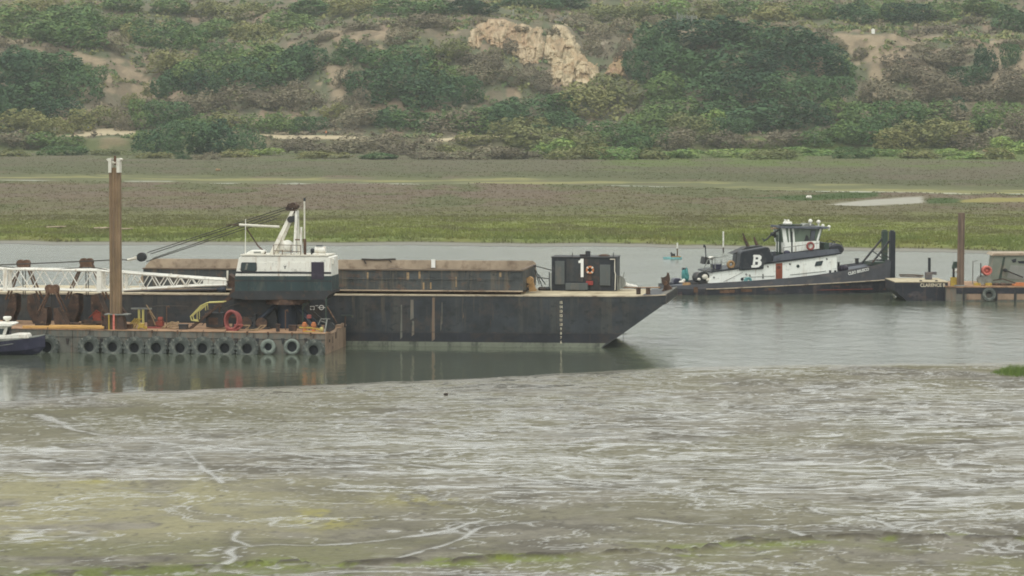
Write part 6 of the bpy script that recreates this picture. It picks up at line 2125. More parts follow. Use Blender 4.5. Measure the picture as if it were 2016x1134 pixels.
def tug():
    F = TG
    MID = 3.1
    t = thing('tugboat', F, (10, MID, 0), 'black and white tugboat with a white letter B on its stack', 'boat')
    q = lambda px, py, T=0.0: F.p(px, py, T)
    q2 = lambda px, py, T=0.0: F.p(px, py, T)[::2]
    L = q(1752, 560, MID)[0]
    # sheer lines traced along the near side: stripe (guard) and top of bulwark
    gx = [1322, 1405, 1500, 1600, 1700, 1765]
    gy = [569, 568.8, 564.5, 559.5, 554, 551]
    bx = [1322, 1345, 1400, 1500, 1560, 1600, 1645, 1680, 1720, 1756]
    by = [563, 562, 557, 551, 546, 541.5, 535, 529, 523, 515]
    S = lambda px, py: q(px, py, 0.3)
    gs, gz = zip(*[(S(x, y)[0], S(x, y)[2]) for x, y in zip(gx, gy)])
    bs_, bz = zip(*[(S(x, y)[0], S(x, y)[2]) for x, y in zip(bx, by)])
    stat = np.concatenate([[-0.35, 0.1, 0.8], np.linspace(1.8, L - 2.6, 16), [L - 1.8, L - 1.1, L - 0.5, L - 0.1]])

    def half(s):
        a = min(1.0, 0.62 + 0.38 * min(1, max(0, (s + 0.35) / 2.2)) ** 0.7)
        e = max(0.0, (L - s) / 6.0)
        b = 1.0 if e > 1 else (0.34 + 0.66 * math.sqrt(max(0, 1 - (1 - e) ** 2)))
        return 3.05 * min(a, b)

    def shell(lo, hi, flare_lo, flare_hi):
        vs, fs = [], []
        for s in stat:
            h = half(s)
            wl = h * (1 - 0.28 * max(0, (s - L * 0.6) / (L * 0.4)) ** 1.5)
            z0, z1 = lo(s), hi(s)
            hh0 = wl + (h - wl) * flare_lo
            hh1 = wl + (h - wl) * flare_hi
            vs += [(s, MID - hh1, z1), (s, MID - hh0, z0), (s, MID + hh0, z0), (s, MID + hh1, z1)]
        m = len(stat)
        for i in range(m - 1):
            for j in range(3):
                fs.append((i * 4 + j, (i + 1) * 4 + j, (i + 1) * 4 + j + 1, i * 4 + j + 1))
        fs += [(0, 1, 2, 3), tuple((m - 1) * 4 + j for j in (3, 2, 1, 0))]
        return MB().add(vs, fs)
    G = lambda s: float(np.interp(s, gs, gz))
    B = lambda s: float(np.interp(s, bs_, bz))
    shell(lambda s: -0.9, G, 0.0, 0.8).build('hull', MT['tug_black'], t)
    bul = shell(G, B, 0.82, 1.0).build('bulwark', MT['tug_grey'], t)
    # deck just under the bulwark top
    vs, fs = [], []
    for s in stat:
        h = half(s) - 0.08
        vs += [(s, MID - h, B(s) - 0.25), (s, MID + h, B(s) - 0.25)]
    for i in range(len(stat) - 1):
        fs.append((2 * i, 2 * i + 2, 2 * i + 3, 2 * i + 1))
    MB().add(vs, fs).build('main_deck', MT['roof_grey'], t)
    pts = [(s, MID - half(s) - 0.03, G(s)) for s in np.linspace(2.9, L - 0.5, 26)]
    MB().tube(pts, 0.055, 6).build('rub_stripe', MT['rub_rail'], t)
    pts = [(s, MID - half(s) * 0.98 - 0.02, 0.28 + 0.005 * s) for s in np.linspace(-0.2, L - 2.5, 22)]
    MB().tube(pts, 0.03, 5).build('rust_line', MT['rust_red'], t)
    mb = MB()
    for px, w, y0, y1 in ((1335, 10, 568, 575), (1370, 8, 565, 576), (1432, 30, 570, 577), (1470, 22, 569, 575), (1520, 14, 567, 572)):
        a, b = q2(px - w / 2, y1), q2(px + w / 2, y0)
        s_ = (a[0] + b[0]) / 2
        y_ = MID - half(s_) - 0.025
        mb.box(a[0], b[0], y_, y_ + 0.2, a[1], b[1])
    mb.build_each('rust_patch', MT['rust'], t)

    # white deck house: lower edge follows the bulwark, roof line rises to the bow
    TH = MID - 2.25
    h2 = lambda px, py: q2(px, py, TH)
    low = [h2(1396, 557.5), h2(1420, 556.5), h2(1500, 551), h2(1560, 547), h2(1648, 537)]
    top = [h2(1647, 500.5), h2(1600, 507), h2(1503, 519.5), h2(1455, 528), h2(1404, 536)]
    MB().prism(low + top, TH, MID + 2.25).build('deck_house', MT['tug_white'], t)
    # roof (upper deck) with its dark edge
    rl = [h2(1399, 536.8), h2(1455, 529.3), h2(1503, 520.8), h2(1600, 508), h2(1656, 500)]
    ru = [h2(1656, 497.5), h2(1600, 505), h2(1503, 517.5), h2(1455, 526.3), h2(1400, 534)]
    MB().prism(rl + ru, TH - 0.12, MID + 2.4).build('upper_deck', MT['black'], t)
    # parapet of the upper deck forward
    MB().prism([h2(1524, 515), h2(1600, 505.2), h2(1655, 497.8), h2(1650, 490), h2(1612, 492.5), h2(1542, 500), h2(1524, 505)], TH + 0.1, TH + 0.18).build('parapet', MT['roof_grey'], t)
    MB().prism([h2(1524, 515), h2(1600, 505.2), h2(1655, 497.8), h2(1650, 490), h2(1612, 492.5), h2(1542, 500), h2(1524, 505)], MID + 2.1, MID + 2.18).build('parapet', MT['roof_grey'], t)
    # rust door, window, porthole, small fittings
    MB().prism([h2(1527.3, 551), h2(1540, 549.5), h2(1540, 517.6), h2(1527.3, 519)], TH - 0.05, TH + 0.02).build('side_door', MT['brown_door'], t)
    a = h2(1533, 526)
    MB().ring((a[0], TH - 0.055, a[1]), 0.10, 0.03, 'y', 16, 6).build('door_port', MT['dark_steel'], t)
    w = MB().prism([h2(1603.5, 524.5), h2(1617.5, 522.5), h2(1620.5, 513), h2(1606.5, 515)], TH - 0.06, TH + 0.02).build('side_window', MT['black'], t, bevel=0.03)
    MB().prism([h2(1605.5, 523), h2(1616.3, 521.4), h2(1618.8, 514.6), h2(1607.6, 516.2)], TH - 0.075, TH - 0.061).build('pane', MT['glass'], w)
    a = h2(1571, 524)
    p_ = MB().ring((a[0], TH - 0.02, a[1]), 0.12, 0.035, 'y', 18, 6).build('porthole', MT['oct_green'], t)
    MB().cyl((a[0], TH - 0.03, a[1]), (a[0], TH + 0.01, a[1]), 0.11, n=16).build('pane', MT['glass'], p_)
    a = h2(1461, 549.5)
    MB().cyl((a[0], TH - 0.04, a[1]), (a[0], TH + 0.02, a[1]), 0.14, n=18).build('exhaust_port', MT['black'], t)
    mb = MB()
    for px, y in ((1405.5, 546), (1469, 540), (1476, 542), (1502, 541), (1511.5, 524.5), (1555, 519.5), (1627.5, 509.5), (1502, 546)):
        a = h2(px, y)
        mb.ring((a[0], TH - 0.02, a[1]), 0.055, 0.025, 'y', 10, 5)
        mb.box(a[0] - 0.02, a[0] + 0.05, TH - 0.1, TH, a[1] - 0.1, a[1] - 0.05)
    mb.build('wall_fitting', MT['dark_steel'], t)
    mb = MB()
    mb.tube([(*h2(1555, 541)[:1], TH - 0.03, h2(1555, 541)[1]), (h2(1626, 533.5)[0], TH - 0.03, h2(1626, 533.5)[1])], 0.03, 5)
    mb.tube([(h2(1462, 546)[0], TH - 0.03, h2(1462, 546)[1]), (h2(1525, 543)[0], TH - 0.03, h2(1525, 543)[1])], 0.022, 5)
    mb.tube([(h2(1424, 555)[0], TH - 0.03, h2(1424, 555)[1]), (h2(1462, 536)[0], TH - 0.03, h2(1462, 536)[1])], 0.02, 5)
    mb.build('grab_rail', MT['dome_grey'], t)
    mb = MB()
    for px in (1634, 1644):
        a = h2(px, 535)
        mb.box(a[0] - 0.09, a[0] + 0.09, TH - 0.12, TH + 0.01, a[1] - 0.16, a[1] + 0.14)
    mb.build('house_bracket', MT['black'], t)
    # stack casings: two tapering boxes side by side, near one with the B
    def casing(T, dx, dy, name_letter):
        c = lambda px, py: q2(px + dx, py + dy, T)
        pl = [c(1455.3, 532.5), c(1503.5, 529.5), c(1504.5, 519.5), c(1523, 514), c(1522, 502), c(1519, 500), c(1514.5, 487.3), c(1508, 486.5), c(1462, 494.5), c(1458.8, 498)]
        lean = [(s + 0.02, z) for s, z in pl]
        o = MB().prism(pl, T, T + 1.35).build('stack_casing', MT['black'], t, bevel=0.07)
        return o
    T1 = TH - 0.22
    cas = casing(T1, 0, 0, True)
    T2 = MID + 0.9
    casing(T2, -8, -1.0, False)
    Bo = [(1482, 504.5), (1484, 501.6), (1495, 501.8), (1498.6, 504.2), (1499, 508.6), (1496.3, 512.3), (1499.2, 516.2), (1498.6, 521.2), (1494, 525.4), (1489, 526.6), (1479.5, 526.9), (1478.6, 522.8), (1481.6, 521.8), (1483.6, 505.4)]
    Bh1 = [(1487.6, 506.4), (1492.6, 506.6), (1492.3, 510.6), (1487.2, 510.9)]
    Bh2 = [(1486.6, 515.2), (1492.2, 515.6), (1491.7, 521.2), (1486.2, 521.6)]
    outline_mesh('letter_b', [[q2(x, y, T1) for x, y in lp] for lp in (Bo, Bh1, Bh2)], MT['letter_white'], cas, T1 - 0.035, 0.05)
    mb = MB()
    for x0, y0, x1, y1 in ((1473, 486, 1462.5, 459), (1492, 486, 1484.5, 466)):
        a, m_, b = q(x0, y0, MID + 0.3), q((x0 + x1) / 2 - 0.8, (y0 + y1) / 2, MID + 0.3), q(x1, y1, MID + 0.3)
        mb.cyl(a, m_, 0.17, 0.13, 10).cyl(m_, b, 0.13, 0.06, 10)
    mb.build('exhaust_pipe', MT['rust_dark'], t)
    a, b = q2(1440, 494, MID - 0.8), q2(1512, 487, MID - 0.8)
    MB().prism([q2(1442, 500, MID - 0.8), q2(1515, 492, MID - 0.8), q2(1498, 483.5, MID - 0.8), q2(1470, 487, MID - 0.8)], MID - 0.85, MID + 0.9).build('stack_trunk', MT['dark_steel'], t)

    # pilothouse: white lower wall, outward leaning windows, flat roof
    TP = MID - 1.5
    k = lambda px, py: q2(px, py, TP)
    ph = MB().prism([k(1545, 498), k(1613, 489.5), k(1613, 475), k(1545, 479)], TP, MID + 1.5).build('pilothouse', MT['tug_white'], t)
    gl = [k(1545, 479), k(1613, 475), k(1620.5, 449), k(1541, 448)]
    MB().prism(gl, TP + 0.04, MID + 1.46).build('window_glass', MT['glass_green'], ph)
    mb = MB()
    def post(x0, x1, w0, w1=None):
        a, b = k(x0, 477), k(x1, 449)
        w1_ = w1 or w0
        for d in (TP, MID + 1.42):
            mb.prism([(a[0] - w0, a[1] - 0.05), (a[0] + w0, a[1] - 0.05), (b[0] + w1_, b[1]), (b[0] - w1_, b[1])], d, d + 0.08)
    post(1563.5, 1561, 0.09)
    post(1608, 1616.5, 0.09)
    post(1547, 1543, 0.20, 0.16)
    post(1555, 1553, 0.06)
    a, b = k(1545, 479), k(1613, 475)
    mb.prism([k(1545, 480), k(1613, 476), k(1613.5, 473.8), k(1544.5, 477.5)], TP - 0.01, MID + 1.51)
    mb.build('window_frame', MT['tug_white'], ph)
    mb = MB()
    mb.prism([k(1594, 474), k(1603.5, 473), k(1606, 453), k(1596.5, 453.5)], TP - 0.01, TP + 0.03)
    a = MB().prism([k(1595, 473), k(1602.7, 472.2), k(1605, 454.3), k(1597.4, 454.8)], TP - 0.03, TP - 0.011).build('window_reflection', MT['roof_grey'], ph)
    mb.build('sash', MT['dark_steel'], ph)
    # helmsman's chair seen through the glass, on the sill
    MB().prism([k(1583, 474.5), k(1593, 473.8), k(1591, 465), k(1587.5, 462.5)], TP + 0.0, TP + 0.03).build('chair_back', MT['dark_steel'], ph)
    MB().prism([k(1557.5, 496.3), k(1560.5, 496), k(1560.5, 456), k(1557.5, 456.2)], TP - 0.02, TP + 0.02).build('door_edge', MT['dark_steel'], ph)
    MB().prism([k(1537, 449), k(1624, 450.5), k(1630, 449), k(1630, 446.6), k(1560, 446.4), k(1537, 445)], TP - 0.35, MID + 1.85).build('pilothouse_roof', MT['roof_grey'], t)
    mb = MB()
    mb.prism([k(1582, 446.5), k(1612, 446.5), k(1606, 441.5), k(1594, 440.8)], TP + 0.8, MID + 1.0)
    mb.build('roof_vent', MT['dome_grey'], t)
    a, b = q(1545, 442.5, TP), q(1560, 436.5, TP)
    MB().box(a[0], b[0], TP, TP + 0.7, a[2], b[2]).build('radar', MT['white'], t, bevel=0.08)
    mb = MB().box(a[0] + 0.1, a[0] + 0.2, TP + 0.1, TP + 0.6, b[2] + 0.0, b[2] + 0.2)
    mb.ball((a[0] + 0.42, TP + 0.3, b[2] + 0.08), 0.12, 0.12, 0.12)
    mb.build('radar_lamp', MT['white'], t)
    for px, y, r in ((1595.5, 435.5, 0.20), (1611.5, 437, 0.19), (1620, 444, 0.15), (1632, 446.5, 0.16)):
        u = q(px, y, TP + 0.5)
        MB().ball(u, r, r, r, 14, 10).cyl((u[0], u[1], u[2] - r - 0.18), (u[0], u[1], u[2] - r * 0.7), 0.07).build('search_light', MT['white'], t, smooth=False)
    mb = MB()
    for (x0, y0, x1, y1, r) in ((1535.5, 500, 1535.5, 441, 0.10), (1540.5, 498, 1540.5, 448, 0.08), (1530, 503, 1530, 462, 0.07)):
        mb.cyl(q(x0, y0, MID - 0.4), q(x1, y1, MID - 0.4), r, n=8)
    mb.box(q(1536, 445, MID)[0], q(1576, 441, MID)[0], MID - 0.6, MID + 0.6, q(1550, 444.5, MID)[2], q(1550, 441.5, MID)[2])
    mb.build('mast', MT['oct_green'], t)
    mb = MB().tube([q(1503, 475, MID), q(1511, 470, MID), q(1520, 460, MID), q(1534, 453, MID)], 0.09, 6).tube([q(1524, 467, MID), q(1529, 463, MID)], 0.12, 6).tube([q(1506, 472, MID), q(1500, 470, MID)], 0.05, 5)
    u = q(1522, 461, MID)
    mb.ball(u, 0.30, 0.22, 0.2, 8, 6)
    mb.build('boat_davit', MT['dark_steel'], t)
    mb = MB().tube([q(1517, 451, MID), q(1525, 449, MID), q(1536, 451, MID)], 0.07, 6)
    mb.build('davit_arm', MT['rope'], t)
    MB().ball((q(1549, 497, TP - 0.3)[0], TP - 0.3, q(1549, 497, TP)[2]), 0.34, 0.3, 0.22, 10, 6).build('covered_locker', MT['navy'], t)
    # upper deck rails
    mb = MB()
    TR = TH + 0.14
    r1 = [q(x, y, TR) for x, y in ((1542, 487.5), (1566, 484.5), (1590, 481.5), (1612, 479))]
    mb.tube(r1, 0.03, 5)
    for x, y0, y1 in ((1542, 505, 487), (1567, 504, 484), (1593, 501, 481)):
        mb.cyl(q(x, y0, TR), q(x, y1, TR), 0.03, n=5)
    r2 = [q(x, y, TR) for x, y in ((1405, 506), (1412, 507.5), (1434, 502.5))]
    mb.tube(r2, 0.035, 5)
    mb.tube([q(x, y, TR) for x, y in ((1405, 519), (1434, 515.5))], 0.03, 5)
    mb.cyl(q(1408, 533, TR), q(1408, 506, TR), 0.035, n=5)
    mb.build('deck_rail', MT['dome_grey'], t)
    # fore lump: dark inflatable in its cradle under hoops
    u = q(1639, 490, MID)
    mb = MB()
    prof = []
    TT = MID
    c = [q2(1623, 499.5, TT), q2(1625, 488, TT), q2(1631, 481.5, TT), q2(1641, 478.5, TT), q2(1650, 480.5, TT), q2(1655.5, 487, TT), q2(1655, 494, TT), q2(1650, 498, TT)]
    MB().prism(c, TT - 1.2, TT + 1.2).build('work_float', MT['tug_black'], t, bevel=0.22)
    mb = MB()
    for d in (TT - 1.0, TT + 1.0):
        pts = [q2(1630, 482, TT), q2(1633, 475.5, TT), q2(1641, 473, TT), q2(1648, 476, TT), q2(1652, 482, TT)]
        mb.tube([(s, d, z) for s, z in pts], 0.03, 5)
        mb.tube([(q2(1636, 480, TT)[0], d, q2(1636, 480, TT)[1]), (q2(1636, 474, TT)[0], d, q2(1636, 474, TT)[1])], 0.025, 5)
    mb.build('cradle_hoop', MT['dark_steel'], t)
    MB().box(q(1615, 498, MID)[0], q(1624, 498, MID)[0], MID - 1.3, MID + 1.3, q(1618, 498, MID)[2], q(1618, 477, MID)[2]).build('front_shade', MT['oct_green'], t)
    # foredeck: windlass, bitts, purple tarp
    mb = MB()
    for px, y0, y1, r in ((1687, 520, 508.5, 0.17), (1651, 535, 516, 0.10)):
        a = q(px, y0, MID)
        b = q(px, y1, MID)
        mb.cyl(a, b, r, n=12).cyl((b[0], b[1], b[2] - 0.06), b, r * 1.4, n=12)
    mb.build('fore_bitt', MT['dark_steel'], t)
    u = q(1662, 528, MID - 1.0)
    MB().ball(u, 0.42, 0.4, 0.3, 10, 7).ball((u[0] - 0.3, u[1], u[2] - 0.05), 0.3, 0.3, 0.3, 10, 7).build('covered_winch', MT['purple_door'], t)
    # pushing knees at the bow: two square posts, faced with rubber, braced back to the deck
    near, far = 1.55, 4.65
    z_lo = 0.35
    for d, px, ytop in ((near, 1756, 456), (far, 1741, 455)):
        a, b = q(px, 552, d), q(px, ytop, d)
        MB().box(a[0] - 0.24, a[0] + 0.24, d - 0.28, d + 0.28, z_lo, b[2]).cyl((a[0], d, b[2]), (a[0], d, b[2] + 0.12), 0.22, n=12).build('push_knee', MT['black'] if d == near else MT['oct_green'], t, bevel=0.03)
        mb = MB()
        x0, y0, x1, y1 = (1716, 519, 1751, 474) if d == near else (1697, 518, 1738, 468)
        mb.cyl(q(x0, y0, d), q(x1, y1, d), 0.10, n=8)
        mb.cyl(q((x0 + x1) / 2, (y0 + y1) / 2 + 1, d), (a[0] - 0.2, d, q(1750, 508, d)[2]), 0.05, n=6)
        mb.build('knee_brace', MT['dark_steel'], t)
    a = q(1752, 520, near)
    MB().box(a[0] - 1.6, a[0] - 0.2, near + 0.25, far - 0.25, B(L - 1) - 0.35, B(L - 1) - 0.05).build('bow_platform', MT['oct_green'], t)
    # name on the bow, rising with the sheer
    a, b = q(1669.5, 541.5, 0.2), q(1717, 531, 0.2)
    s_mid = (a[0] + b[0]) / 2
    ang = math.atan2(b[2] - a[2], b[0] - a[0])
    ya = MID - half(a[0]) * 1.0 - 0.02
    yb_ = MID - half(b[0]) * 1.0 - 0.02
    tx = text_mesh('boat_name', 'CLEO BRUSCO', MT['letter_white'], t, (0, 0, 0), 0.37, ang, bold=0.012, xs=0.86)
    # lay the letters on the curved plating
    me = tx.data
    off = OFF[t.name]
    for v in me.vertices:
        s = v.co.x + off.x + a[0]
        z = v.co.z + off.z + a[2]
        f = min(1, max(0, (z - G(s)) / max(0.1, B(s) - G(s))))
        h = half(s)
        wl = h * (1 - 0.28 * max(0, (s - L * 0.6) / (L * 0.4)) ** 1.5)
        hh = wl + (h - wl) * (0.82 + 0.18 * f)
        v.co = (s - off.x, MID - hh - 0.03 + (v.co.y + off.y) - off.y, z - off.z)
    # white panel marks near the knee
    mb = MB()
    for y0, y1 in ((519, 527), (533, 541)):
        u, w_ = q(1745.5, y1, near - 0.6), q(1749, y0, near - 0.6)
        mb.box(u[0], w_[0], near - 0.34, near - 0.29, u[2], w_[2])
    mb.build('bow_marks', MT['letter_white'], t)
    # stern deck gear
    zst = B(1.0) - 0.25
    mb = MB()
    for pts in (((1385, 558), (1386, 528), (1394, 511), (1402, 507), (1414, 506)), ((1392, 560), (1392, 530), (1400, 528), (1420, 530)), ((1402, 530), (1402, 508)), ((1420, 532), (1420, 512))):
        mb.tube([q(x, y, MID - 1.2) for x, y in pts], 0.05, 6)
    mb.build('stern_frame', MT['dome_grey'], t)
    mb = MB()
    u = q(1381, 547, MID - 0.8)
    mb.cyl((u[0], MID - 1.4, u[2]), (u[0], MID + 0.8, u[2]), 0.48, n=18).cyl((u[0], MID - 1.5, u[2]), (u[0], MID - 1.4, u[2]), 0.62, n=18).box(u[0] - 0.6, u[0] + 0.7, MID - 1.6, MID + 1.0, zst, zst + 0.35)
    mb.build('tow_winch', MT['dark_steel'], t)
    mb = MB()
    for px, y, r in ((1376, 550, 0.17), (1388, 545, 0.3), (1394, 551, 0.22)):
        mb.ball(q(px, y, MID - 1.7), r, 0.2, r * 0.8, 8, 6)
    mb.build('deck_bucket', MT['white_worn'], t)
    mb = MB().prism([q2(1386, 520, MID - 1), q2(1398, 520, MID - 1), q2(1396, 507, MID - 1), q2(1388, 506, MID - 1)], MID - 1.0, MID + 0.4)
    mb.cyl(q(1390, 508, MID - 1), q(1388.5, 484, MID - 1), 0.05, n=6).box(q(1385, 487, MID - 1)[0], q(1388, 481, MID - 1)[0], MID - 1.1, MID - 0.9, q(1385, 487, MID - 1)[2], q(1385, 481.5, MID - 1)[2])
    mb.build('crane_post', MT['dark_steel'], t)
    u = q(1400, 508, MID - 0.8)
    MB().ball(u, 0.34, 0.3, 0.17, 12, 8).build('liferaft', MT['white'], t, smooth=True)
    a, b = q2(1404, 530, MID - 1.3), q2(1419, 520, MID - 1.3)
    MB().prism([(a[0], a[1]), (b[0] - 0.06, a[1]), (b[0] + 0.05, b[1]), (a[0] - 0.05, b[1])], MID - 1.4, MID - 0.5).build('blue_bin', MT['navy'], t)
    u = q(1440, 521, TH + 0.3)
    mb = MB().ring((u[0], TH + 0.4, u[2]), 0.27, 0.12, 'y', 20, 8).ring((u[0], TH + 0.58, u[2]), 0.27, 0.12, 'y', 20, 8)
    o = mb.build('hawser_coil', MT['tan_coil'], None, F, (u[0], TH + 0.4, u[2] - 0.4))
    tag(o, 'tan hawser coil standing on the tug upper deck left of the letter B', 'rope')
    # life ring on the upper rail
    u = q(1595.5, 484.5, TR - 0.06)
    r = thing('life_ring', F, u, 'dark red and white life ring hung on the rail below the tug pilothouse', 'life ring', 'life rings on the vessels')
    MB().ring(u, 0.31, 0.10, 'y', 26, 8).build('ring', MT['red_hose'], r, smooth=True)
    MB().cyl((u[0], u[1] + 0.05, u[2]), (u[0], u[1] + 0.08, u[2]), 0.2, n=16).build('canvas', MT['cloth_white'], r)
    # teal bundles
    u = q(1349, 552, MID - 0.6)
    t_ = thing('tarp_bundle', F, (u[0], MID - 0.6, zst), 'tall teal tarpaulin bundle tied up with dark cord on the tug stern', 'tarpaulin')
    mb = MB()
    for px, y, rx, rz in ((1346, 541, 0.2, 0.62), (1351, 539, 0.18, 0.6), (1348.5, 546, 0.30, 0.4), (1353, 545, 0.16, 0.45)):
        mb.ball(q(px, y, MID - 0.6), rx, 0.3, rz, 12, 8)
    mb.build('canvas', MT['teal'], t_, smooth=True)
    mb = MB()
    for px in (1345.5, 1351):
        mb.ball(q(px, 529.5, MID - 0.6), 0.16, 0.18, 0.13, 8, 6)
    mb.build('canvas_tie', MT['black'], t_)
    u = q(1340, 555, MID - 0.9)
    mb = MB().ball((u[0] + 0.1, u[1], u[2]), 0.28, 0.2, 0.12).ball((u[0] + 0.3, u[1], u[2] + 0.13), 0.16, 0.16, 0.16)
    o = mb.build('white_bag', MT['cloth_white'], None, F, (u[0], u[1], zst))
    tag(o, 'small white sack lying at the foot of the teal tarpaulin on the tug', 'bag')
    mb = MB()
    u = q(1352, 558, MID - 1.4)
    for k_ in range(3):
        mb.ring((u[0], u[1], zst + 0.08 + 0.13 * k_), 0.36 - 0.03 * k_, 0.08, 'z', 20, 6)
    o = mb.build('rope_coil', MT['tan_coil'], None, F, (u[0], u[1], zst))
    tag(o, 'brown rope coil on the tug stern deck under the teal tarpaulin', 'rope')
    u = q(1472.5, 553.5, TH - 0.5)
    mb = MB()
    for k_ in range(5):
        mb.ring((u[0] + 0.02 * k_, TH - 0.5 + 0.02 * k_, u[2] + 0.05), 0.30 - 0.045 * k_, 0.05, 'y', 18, 6, 1.15, 0.95)
    o = mb.build('net_coil', MT['teal_rope'], None, F, (u[0], TH - 0.5, u[2] - 0.3))
    tag(o, 'pale teal rope coil hung over the tug bulwark below the letter B', 'rope')
    u = q(1333, 554, MID + 0.6)
    mb = MB().prism([q2(1322, 558, MID + 0.6), q2(1338, 558, MID + 0.6), q2(1338, 547.5, MID + 0.6), q2(1325, 547, MID + 0.6)], MID, MID + 1.2)
    o = mb.build('tarp_box', MT['navy'], None, F, (u[0], MID + 0.6, zst), bevel=0.1)
    tag(o, 'dark blue covered box at the very stern of the tug', 'box')
    mb = MB().cyl(q(1240, 553.5, MID), q(1330, 554.5, MID), 0.17, n=8)


tug()

# ------------------------------------------------------------------ dark pontoon with the white name, and the timber dock at the right edge
PB = Frame(1866, 592, 2)


def pontoon():
    F = PB
    t = thing('pontoon_barge', F, (-2, 3, 0), 'short black pontoon barge with a pale deck and white name', 'barge')
    q2 = lambda px, py, T=0.0: F.p(px, py, T)[::2]
    z = q2(1866, 556)[1]
    l = q2(1762, 556)[0]
    MB().prism([(l + 1.9, -0.7), (0, -0.7), (0, z), (l, z), (l, z - 0.75)], 0, 6.4).build('hull', MT['tug_black'], t)
    MB().slab([(l, -0.04), (0.05, -0.04), (0.05, 6.4), (l, 6.4)], z, z + 0.07).build('deck', MT['deck_pale'], t)
    q = lambda px, py, T: F.p(px, py, T)
    a, b = q2(1811.5, 564.5), q2(1864, 564.5)
    text_mesh('barge_name', 'CLARENCE B', MT['numerals'], t, (a[0], -0.03, a[1]), 0.42, 0.0, bold=0.01, xs=0.92)
    mb = MB()
    for px in (1815, 1846):
        u = q2(px, 553)
        mb.cyl((u[0], 0.7, z), (u[0], 0.7, z + 0.16), 0.13, n=10)
    mb.build('cleat', MT['dark_steel'], t)
    mb = MB()
    mb.tube([q(1770, 541, 5.6), q(1800, 541.5, 5.6), q(1818, 543, 5.6)], 0.07, 6).tube([q(1772, 544, 5.2), q(1815, 545.5, 5.2)], 0.05, 6)
    mb.build('deck_pipe', MT['rust_dark'], t)
    T = 3.4
    u = q(1832, 548, T)
    b_ = thing('vent_box', F, (u[0], T, z + 0.07), 'grey deck box with a tall square vent post on the pontoon deck', 'vent')
    a, c = q2(1823, 548, T), q2(1845, 535.5, T)
    MB().box(a[0], a[0] + 0.55, T, T + 0.8, z + 0.07, c[1] - 0.02).box(a[0] + 0.5, c[0], T + 0.2, T + 0.9, c[1] - 0.25, c[1]).box(a[0] + 0.3, c[0] - 0.4, T + 0.3, T + 0.8, z + 0.07, c[1] - 0.2).build('body', MT['tug_grey'], b_, bevel=0.02)
    a, c = q2(1828.5, 536, T), q2(1833.5, 508, T)
    MB().box(a[0], c[0], T + 0.3, T + 0.55, a[1], c[1]).build('post', MT['black'], b_)


pontoon()

DK = Frame(1900, 593, 0)


